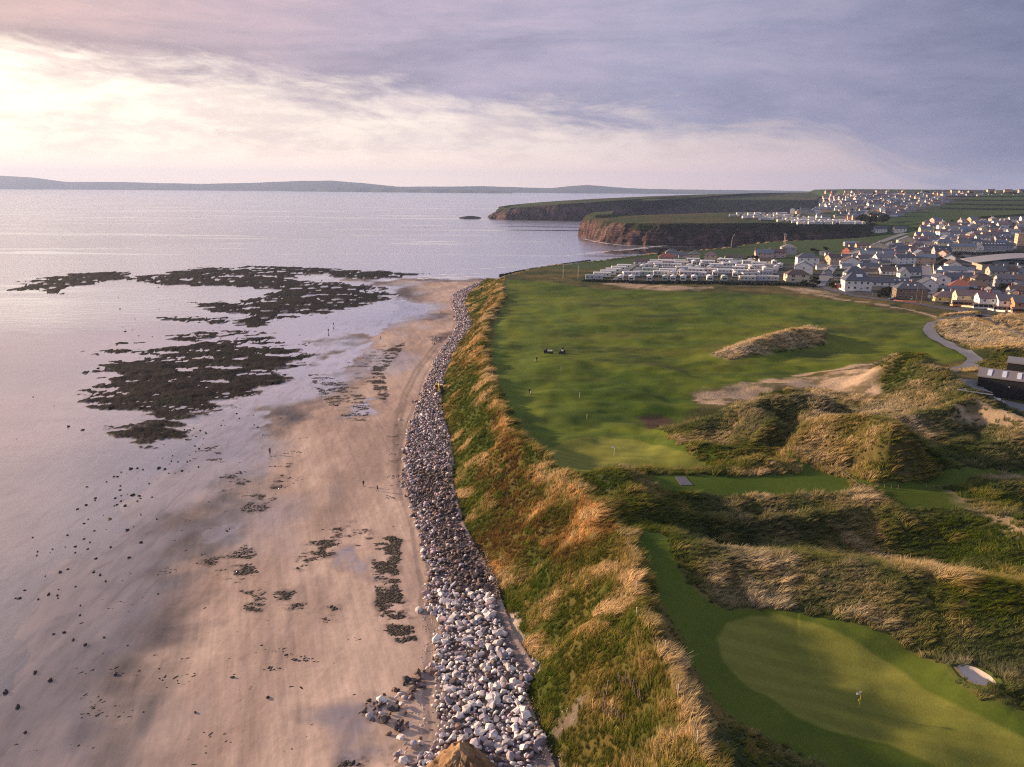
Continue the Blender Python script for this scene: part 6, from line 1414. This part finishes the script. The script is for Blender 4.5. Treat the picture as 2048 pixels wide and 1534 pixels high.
for i, px in enumerate((1900, 1940, 1958, 1979, 2006, 2029, 1986)): # pale vans high on the hillside
    x, y = h1(px, 389.8 + .3 * (i % 2)); car(0, 0, 0, 'white', f'white van or trailer standing under the skyline houses, {ORD[i]} counted', 'white vans under the hill crest', (x, y), 1.6)
def van():
    x, y = h1(1931, 541); t = thing('parked_van', 'white van parked at the end of the white boundary wall', 'van', (x, y, zat(x, y)), R(-8))
    MB().box((0, 0, 1.25), (5.2, 1.9, 1.7), 0).poly([(2.6, -.95, .4), (3.4, -.9, .4), (3.4, .9, .4), (2.6, .95, .4), (2.6, -.95, 1.9), (2.9, -.9, 1.2), (2.9, .9, 1.2), (2.6, .95, 1.9)], [(0, 1, 5, 4), (1, 2, 6, 5), (2, 3, 7, 6), (4, 5, 6, 7)]).build('body', M['whitep'], t)
    MB().box((.4, -.97, 1.55), (3.6, .04, .6), 0).build('window', M['glass'], t)
    for sx in (-1.6, 1.9):
        for sy in (-.85, .85): inst('wheel', WHEEL, t, (sx, sy, .33))
van()
# ------------------------------------------------- people
PM = [colmat('skin', (.45, .28, .20), .7), colmat('dark_cloth', (.018, .018, .022), .9), colmat('navy_cloth', (.025, .03, .06), .9), colmat('red_cloth', (.22, .03, .04), .9), colmat('pale_cloth', (.45, .43, .42), .9), colmat('hair', (.03, .022, .018), .8), colmat('yellow_cloth', (.55, .42, .06), .9)]
def person_mesh(pose, top, legs):
    st = dict(stand=((.10, 0), (-.10, 0), (.30, -.05, .95), (-.30, -.05, .95), 0), walk=((.10, -.28), (-.10, .30), (.26, .22, .98), (-.26, -.24, 1.0), .03), push=((.10, -.20), (-.10, .26), (.2, -.45, 1.02), (-.2, -.45, 1.02), -.10))[pose]
    V_ = [(0, 0, .95), (0, st[4] * .4, 1.18), (0, st[4], 1.42), (0, st[4] - .01, 1.52), (0, st[4] - .03, 1.62), (0, st[4] - .03, 1.76),
          (.10, 0, .90), (st[0][0] * 1.05, st[0][1] * .45 - .03, .50), (st[0][0], st[0][1], .07), (st[0][0], st[0][1] - .16, .04),
          (-.10, 0, .90), (st[1][0] * 1.05, st[1][1] * .45 - .03, .50), (st[1][0], st[1][1], .07), (st[1][0], st[1][1] - .16, .04),
          (.20, st[4], 1.40), (.25, st[4] + (st[2][1]) * .25 + .03, 1.14), (st[2][0], st[2][1], st[2][2] - .08), (-.20, st[4], 1.40), (-.25, st[4] + st[3][1] * .25 + .03, 1.14), (st[3][0], st[3][1], st[3][2] - .08)]
    E_ = [(0, 1), (1, 2), (2, 3), (3, 4), (4, 5), (0, 6), (6, 7), (7, 8), (8, 9), (0, 10), (10, 11), (11, 12), (12, 13), (2, 14), (14, 15), (15, 16), (2, 17), (17, 18), (18, 19)]
    RAD = [.15, .14, .16, .06, .10, .085, .095, .07, .05, .045, .095, .07, .05, .045, .075, .055, .04, .075, .055, .04]
    me = bpy.data.meshes.new('person'); me.from_pydata(V_, E_, []); o = bpy.data.objects.new('person_rig', me); col.objects.link(o)
    o.modifiers.new('skin', 'SKIN'); sub = o.modifiers.new('sub', 'SUBSURF'); sub.levels = 1; sub.render_levels = 1
    for i, sv_ in enumerate(me.skin_vertices[0].data): sv_.radius = (RAD[i], RAD[i]); sv_.use_root = (i == 0)
    dg = bpy.context.evaluated_depsgraph_get(); dg.update(); out = bpy.data.meshes.new_from_object(o.evaluated_get(dg)); bpy.data.objects.remove(o)
    out.name = 'person'; out.materials.clear()
    for k_ in (0, top, legs, 5): out.materials.append(PM[k_])
    for f in out.polygons:
        z, x = f.center.z, abs(f.center.x)
        f.material_index = 3 if (z > 1.66 and f.center.y > st[4] - .06) or z > 1.76 else 0 if z > 1.49 or (x > .2 and z < 1.0 and z > .72) else 1 if z > .93 or (x > .17 and z > .72) else 2 if z > .09 else 3
        f.use_smooth = True
    return out
def person(px, py, pose, top, legs, yaw, label, s=1.0):
    me = person_mesh(pose, top, legs); x, y = h1(px, py); o = bpy.data.objects.new('person', me); o.location = (x, y, max(zat(x, y), 0)); o.rotation_euler = (0, 0, R(yaw)); o.scale = (s, s, s); put(o, label=label, category='person')
    return x, y
g1 = person(1073, 723, 'push', 1, 1, 20, 'golfer in dark clothes leaning over a pale trolley on the fairway near two machines', 1.08)
g2 = person(1059, 788, 'walk', 1, 1, 160, 'golfer in black walking alone on the lower fairway with a pale trolley', 1.08)
person(540, 908, 'stand', 3, 1, 30, 'lone walker in dark red standing on the middle of the sand', 1.15)
person(727, 973, 'stand', 2, 1, 200, 'walker in navy standing near the boulder bank, upper one of the pair'); person(755, 982, 'walk', 2, 2, 120, 'walker in navy striding toward the boulders, lower one of the pair')
person(657, 665, 'stand', 1, 1, 0, 'dark figure at the edge of the bright pool by the inner reef', 1.25); person(667, 652, 'walk', 1, 1, 60, 'dark figure further out by the reef than its neighbour at the pool', 1.25)
person(761, 679, 'walk', 3, 1, 90, 'small figure in red walking below the spit', 1.15); person(882, 628, 'stand', 6, 1, 0, 'figure in yellow on the far sand near the boulder bank', 1.2)
person(1896, 744, 'walk', 1, 1, 200, 'dark figure walking on the path behind the dune crest'); person(1840, 612, 'walk', 3, 1, 90, 'figure in red by the road below the straight street')
def trolley(x, y, lab):
    t = thing('golf_trolley', lab, 'golf trolley', (x, y, zat(x, y)), .4)
    MB().bar((0, .1, .25), (0, -.35, 1.05), .16, 0, 8, .14).build('bag', PM[4], t); MB().bar((0, .15, .2), (0, .55, 1.0), .025, 0).build('handle', M['metal'], t)
    for sx in (-.3, .3): inst('wheel', WHEEL, t, (sx, 0, .16), R(90), (.5, .5, .5))
trolley(g1[0] - .5, g1[1] - .7, 'pale golf trolley in front of the leaning golfer'); trolley(g2[0] + .3, g2[1] - .8, 'pale golf trolley beside the golfer in black')
# ------------------------------------------------- machines on the fairway, digger on the boulders
def utility_cart():
    x, y = h1(1097, 707); t = thing('utility_cart', 'small dark greenkeeping cart with a pale load bed, left one of the two machines', 'utility cart', (x, y, zat(x, y)), R(-12))
    MB().box((0, 0, .65), (3.4, 1.5, .5), 0).box((-1.2, 0, 1.1), (.9, 1.4, .5), 0).build('body', M['black'], t); MB().box((.6, -.1, 1.15), (1.9, 1.5, .35), 0).box((.6, -.1, 1.36), (1.6, 1.2, .1), 0).build('load_bed', colmat('pale_load', (.60, .57, .42)), t)
    MB().bar((-.8, -.6, 1.1), (-.7, -.6, 2.0), .05, 0).bar((-.8, .6, 1.1), (-.7, .6, 2.0), .05, 0).bar((-.7, -.6, 2.0), (-.7, .6, 2.0), .05, 0).build('roll_bar', M['black'], t); MB().box((-.7, .2, 1.35), (.5, .5, .8), 0).build('seat', M['black'], t)
    for sx in (-1.15, 1.15):
        for sy in (-.7, .7): inst('wheel', WHEEL, t, (sx, sy, .36), 0, (1.15, 1.6, 1.15))
def mower():
    x, y = h1(1125, 706); t = thing('ride_on_mower', 'dark ride on mower with a pale bonnet and driver, right one of the two machines', 'mower', (x, y, zat(x, y)), R(80))
    MB().box((0, 0, .75), (2.2, 1.2, .6), 0).build('body', M['black'], t); MB().box((-.9, 0, 1.15), (1.0, .9, .4), 0).build('bonnet', M['whitep'], t)
    MB().box((-1.5, 0, .35), (.8, 2.6, .45), 0).box((-1.5, -1.2, .6), (.5, .3, .4), 0).box((-1.5, 1.2, .6), (.5, .3, .4), 0).build('cutting_deck', M['black'], t)
    MB().bar((.8, -.5, .9), (.8, -.5, 2.3), .05, 0).bar((.8, .5, .9), (.8, .5, 2.3), .05, 0).bar((.8, -.5, 2.3), (.8, .5, 2.3), .05, 0).build('roll_bar', M['black'], t); MB().box((.4, 0, 1.25), (.5, .6, .7), 0).build('seat', M['black'], t)
    for sx, s_ in ((-.9, 1.2), (.85, 1.5)):
        for sy in (-.75, .75): inst('wheel', WHEEL, t, (sx, sy, .33 * s_), 0, (s_, 1.6, s_))
    me = person_mesh('stand', 1, 1); o = bpy.data.objects.new('person', me); o.location = (x + .1, y + .35, zat(x, y) + .75); put(o, label='driver in dark clothes up on the ride on mower', category='person')
utility_cart(); mower()
def digger():
    x, y = h1(874, 788); z = zat(x, y) + .6; t = thing('excavator', 'yellow tracked excavator with lowered arm standing on the boulder bank', 'excavator', (x + .6, y + 1.5, z), R(8))
    tr_ = MB()
    for sx in (-1.1, 1.1): tr_.box((sx, 0, .45), (.55, 3.4, .75), 0).bar((sx - .27, 1.7, .45), (sx + .27, 1.7, .45), .37, 0, 10).bar((sx - .27, -1.7, .45), (sx + .27, -1.7, .45), .37, 0, 10)
    tr_.build('track', M['rubber'], t); MB().box((.2, .6, 1.5), (2.5, 2.8, 1.0), 0).build('house', colmat('dark_panel', (.05, .045, .04)), t)
    cb = MB().box((-.9, -.5, 2.1), (1.0, 1.5, 1.6), 0).build('cab', M['yellow'], t); MB().box((-.9, -1.27, 2.3), (.8, .05, .9), 0).box((-1.42, -.5, 2.3), (.05, 1.1, .9), 0).build('window', M['glass'], cb); MB().box((.6, 1.0, 2.15), (1.6, 1.6, .3), 0).build('engine_cover', wallm('cream'), t)
    MB().bar((.1, -.9, 1.8), (-.1, -3.2, 3.9), .24, 0, 6, .2).build('boom', M['yellow'], t); ar = MB().bar((-.1, -3.1, 4.0), (-.05, -4.6, 1.0), .2, 0, 6, .15).build('arm', M['yellow'], t)
    MB().box((-.05, -4.5, .7), (1.0, .7, .7), 0).poly([(-.55, -4.85, .35), (.45, -4.85, .35), (.45, -4.3, .2), (-.55, -4.3, .2)], [(0, 1, 2, 3)]).build('bucket', M['metal'], ar)
digger()
# ------------------------------------------------- course furniture
def flag(px, py, label, top, yellow):
    x, y = h1(px, py); z = zat(x, y); t = thing('golf_flag', label, 'flag', (x, y, z))
    MB().bar((0, 0, 0), (0, 0, 2.5), .035, 0, 6).build('pole', M['yellow'] if yellow else M['whitep'], t)
    v = []; n = 6
    for i in range(n): v += [(-.02 - .12 * i, .08 * math.sin(i * 1.2), 2.48 - .02 * i), (-.02 - .12 * i, .08 * math.sin(i * 1.2 + .4), 1.95 + .03 * i)]
    v2 = [(a, b_ + .015, c) for a, b_, c in v]
    f = [(2 * i, 2 * i + 1, 2 * i + 3, 2 * i + 2) for i in range(n - 1)]; f2 = [tuple(2 * n + k_ for k_ in q[::-1]) for q in f]
    MB().poly(v + v2, f + f2).build('flag_cloth', M['whitep'], t)
    if yellow: MB().box((-.12, 0, 1.25), (.26, .03, .3), 0).build('pennant', colmat('lime_cloth', (.62, .66, .06)), t)
    MB().bar((0, 0, -.02), (0, 0, .012), .09, 0, 12).build('cup', M['black'], t)
flag(1228, 912, 'white flag on the upper green by the crest', 1, False); flag(1718, 1418, 'white flag with a small lime pennant on the large lower green', 1, True)
pts = [(1272, 1182), (1273, 1235), (1330, 1302), (1355, 1392), (1394, 1486), (1070, 917), (1114, 950), (985, 752), (1122, 742), (1159, 795), (1174, 838)]
labs = ['at the crest above the walkway', 'below the first crest post beside the walkway', 'beside the crest plumes left of the collar', 'by the bright tall plumes of the crest', 'lowest of all by the photo bottom', 'left of the upper green', 'at the near left corner of the upper green', 'at the crest beside the narrow fairway', 'on the fairway just below the two machines', 'in the middle of the fairway beyond the upper green', 'on the fairway nearest to the upper green']
for (px, py), lb in zip(pts, labs):
    x, y = h1(px, py); t = thing('marker_post', f'thin white marker post {lb}', 'marker post', (x, y, zat(x, y)), 0, 'white marker posts')
    MB().bar((0, 0, -.3), (rng.uniform(-.08, .08), 0, 1.5), .045, 0, 6).build('post', M['whitep'], t); MB().box((0, 0, 1.53), (.09, .09, .06), 0).build('cap', M['whitep'], t)
def mat_pad():
    P = hitl([(1350, 954), (1371, 954), (1386, 971), (1361, 971)]); v = [(x, y, zat(x, y) + .10) for x, y in P] + [(x, y, zat(x, y) - .1) for x, y in P]
    o = MB().poly(v, [(3, 2, 1, 0), (0, 1, 5, 4), (1, 2, 6, 5), (2, 3, 7, 6), (3, 0, 4, 7)]).build('practice_mat', colmat('grey_mat', (.10, .105, .135))); o['label'] = 'grey rectangular mat lying on the long tee by the dune'; o['category'] = 'mat'
mat_pad()
def bunker():
    P = np.array(list(WP['bunker']) + [WP['bunker'][0]]); c0 = WP['bunker'].mean(0)
    P = resamp(P, 97)[:-1]
    for _ in range(6): P = (np.roll(P, 1, 0) + P + np.roll(P, -1, 0)) / 3
    P = c0 + (P - c0) * 1.08; n = len(P)
    rim = np.array([zat(*q) for q in P]); rim = np.convolve(np.concatenate([rim[-6:], rim, rim[:6]]), np.ones(13) / 13, 'valid')
    def lev(k_, dz): return np.maximum(np.array([zat(*(c0 + (q - c0) * k_)) for q in P]), -9) + dz
    fl = rim.min() - .25; back = np.clip(((P - c0) @ np.array([.5, .87])) / 2.5, -1, 1)
    rings = [(1.32, lev(1.32, -.06)), (1.15, lev(1.15, .06) + .10 * (back > 0)), (1.03, rim + .10 + .12 * np.clip(back, 0, 1)), (.985, rim - .05), (.97, fl + .45 * np.clip(back, 0, 1) + .05), (.8, fl + .12 * np.clip(back, 0, 1) - .12), (.4, rim * 0 + fl - .22), (.02, rim * 0 + fl - .25)]
    v = np.concatenate([np.column_stack([c0 + (P - c0) * k_, z_]) for k_, z_ in rings])
    for lo, hi, nm, m_, c_ in ((0, 5, 'bunker_rim', M['rough'], (.060, .080, .018)), (4, 8, 'bunker_sand', M['bunker'], (.52, .46, .43))):
        f = [(i * n + j, i * n + (j + 1) % n, (i + 1) * n + (j + 1) % n, (i + 1) * n + j) for i in range(lo, hi - 1) for j in range(n)]
        u, inv = np.unique(np.array(f), return_inverse=True); me = grid_mesh(nm, v[u], inv.reshape(-1, 4), m_)
        attr(me, 'albedo', np.tile(c_, (len(u), 1))); put(bpy.data.objects.new(nm, me), kind='structure')
    return fl - .2
M['bunker'] = land_material('bunker_sand', .9, .10, 2.0, .03)
BZ = bunker()
def rake():
    x, y = h1(1966, 1381); z = BZ; t = thing('bunker_rake', 'dark rake lying on the pale bunker sand', 'rake', (x, y, z), R(-32))
    MB().bar((0, 0, .02), (1.5, 0, .02), .03, 0).build('handle', M['black'], t); h_ = MB().box((0, 0, .03), (.12, .95, .06), 0, .9)
    h_.build('head', M['black'], t)
rake()
def rail_fence(pts, n, label, h=.9):
    P = resamp(hitl(pts), n); t = thing('rail_fence', label, 'fence', (P[0][0], P[0][1], zat(*P[0])))
    z0 = zat(*P[0])
    q = [Vector((x - P[0][0], y - P[0][1], zat(x, y) - z0)) for x, y in P]
    pm = MB().bar((0, 0, -.3), (0, 0, h), .06, 0, 6).mesh('post', M['wood'])
    for a in q: inst('post', pm, t, a)
    for a, c in zip(q[:-1], q[1:]): MB().bar(a + Vector((0, 0, h * .85)), c + Vector((0, 0, h * .85)), .035, 0, 5).build('rail', M['wood'], t)
rail_fence([(1682, 950), (1700, 962), (1720, 978)], 6, 'low timber rail fence between the two tees'); rail_fence([(1742, 974), (1770, 976), (1796, 979)], 5, 'low timber rail fence at the back left of the small tee'); rail_fence([(1852, 979), (1875, 979), (1893, 978), (1910, 971)], 6, 'low timber rail fence at the back right of the small tee')
rail_fence([(1636, 579), (1648, 583), (1660, 587)], 8, 'pale rail fence at the foot of the main street', 1.1)
def stakes(pts, n, label, hh):
    P = resamp(hitl(pts), n); z0 = zat(*P[0]); t = thing('stake_fence', label, 'fence', (P[0][0], P[0][1], z0))
    for i, (x, y) in enumerate(P):
        a = Vector((x - P[0][0], y - P[0][1], zat(x, y) - z0)); MB().bar(a + Vector((0, 0, -.4)), a + Vector((rng.uniform(-.5, .3), rng.uniform(-.35, .35), hh * rng.uniform(.6, 1.15))), .075, 0, 6, .05).build('stake', M['wood'], t)
stakes([(1205, 1398), (1208, 1425), (1222, 1440), (1250, 1447)], 26, 'curved row of broken grey stakes in the long grass, nearer one', 1.5); stakes([(1238, 1362), (1262, 1375), (1285, 1405)], 22, 'leaning row of broken grey stakes in the long grass, upper one', 1.6)
x, y = h1(1213, 1398); t = thing('leaning_post', 'single tall grey post above the nearer broken stakes', 'post', (x, y, zat(x, y))); MB().bar((0, 0, -.4), (.15, .1, 2.7), .10, 0, 7).build('post', M['wood'], t)
def gabion(pts, label, h):
    P = resamp(hitl(pts), 26); t = thing('stone_ledge', label, 'stone ledge', (P[0][0], P[0][1], zat(*P[0])), 0, 'stone filled ledges along the bank'); z0 = zat(*P[0])
    its = []
    for a, c in zip(P[:-1], P[1:]):
        d = c - a; L = float(np.hypot(*d))
        for k_ in range(int(L * 9)):
            q = a + d * rng.random(); s_ = rng.uniform(.25, .5); v_ = rng.uniform(.7, 1.3)
            its.append(((q[0] - P[0][0] + rng.uniform(-.35, .35), q[1] - P[0][1] + rng.uniform(-.35, .35), zat(*q) - z0 + rng.uniform(0, 1) * h), Euler((rng.random() * 3, rng.random() * 3, 0)).to_quaternion(), (s_,) * 3, np.array((.27, .20, .155)) * v_))
    o = join_meshes('stone_fill', its, [hull(80 + i, 12) for i in range(3)], M['boulder_mass']); put(o, t, kind='stuff')
gabion([(962, 1105), (975, 1150), (985, 1205)], 'narrow ledge of caged stones beside the brown boulders, left one', .7); gabion([(972, 1108), (985, 1150), (998, 1200)], 'narrow ledge of caged stones beside the brown boulders, right one', .8)
gabion([(1050, 1385), (1062, 1430), (1080, 1480), (1092, 1520)], 'narrow ledge of caged stones near the bottom, left one', .7); gabion([(1060, 1400), (1078, 1445), (1096, 1490), (1108, 1520)], 'narrow ledge of caged stones near the bottom, right one', .8)
def mound():
    c0 = at(915, 1560, 1.2); n, r_ = 110, 46; v, cc_ = [], []
    for i in range(r_):
        k_ = i / (r_ - 1)
        for j in range(n):
            t = 2 * math.pi * j / n; rad = 6.2 * k_; x, y = c0[0] + .4 + rad * math.cos(t) * .95, c0[1] - .6 + rad * math.sin(t) * 1.1
            nz = float(fbm(np.array([x / 2.2]), np.array([y / 2.2]), 905, 5, .62)[0]); rid = abs(float(fbm(np.array([t * 2.2]), np.array([k_ * 1.4]), 909, 3)[0])); hgt = 4.7 * max(1 - k_ * (1 + .35 * rid), 0) ** .85 * (1 + .28 * math.cos(t - 1.2)) + 1.5 * nz * (1 - k_) * min(1, k_ * 4 + .3) - 1.0 * rid * math.sin(math.pi * k_)
            v.append((x, y, zat(x, y) - .3 + hgt)); q = float(fbm(np.array([x / .8]), np.array([y / .8]), 907, 3)[0]); cc_.append((.24 + .14 * q + .1 * (k_ < .2), .155 + .09 * q + .08 * (k_ < .2), .09 + .055 * q + .06 * (k_ < .2)))
    f = [(i * n + j, (i + 1) * n + j, (i + 1) * n + (j + 1) % n, i * n + (j + 1) % n) for i in range(r_ - 1) for j in range(n)]
    me = grid_mesh('earth_mound', v, f, M['rough']); attr(me, 'albedo', np.array(cc_)); put(bpy.data.objects.new('earth_mound', me), kind='structure')
mound()
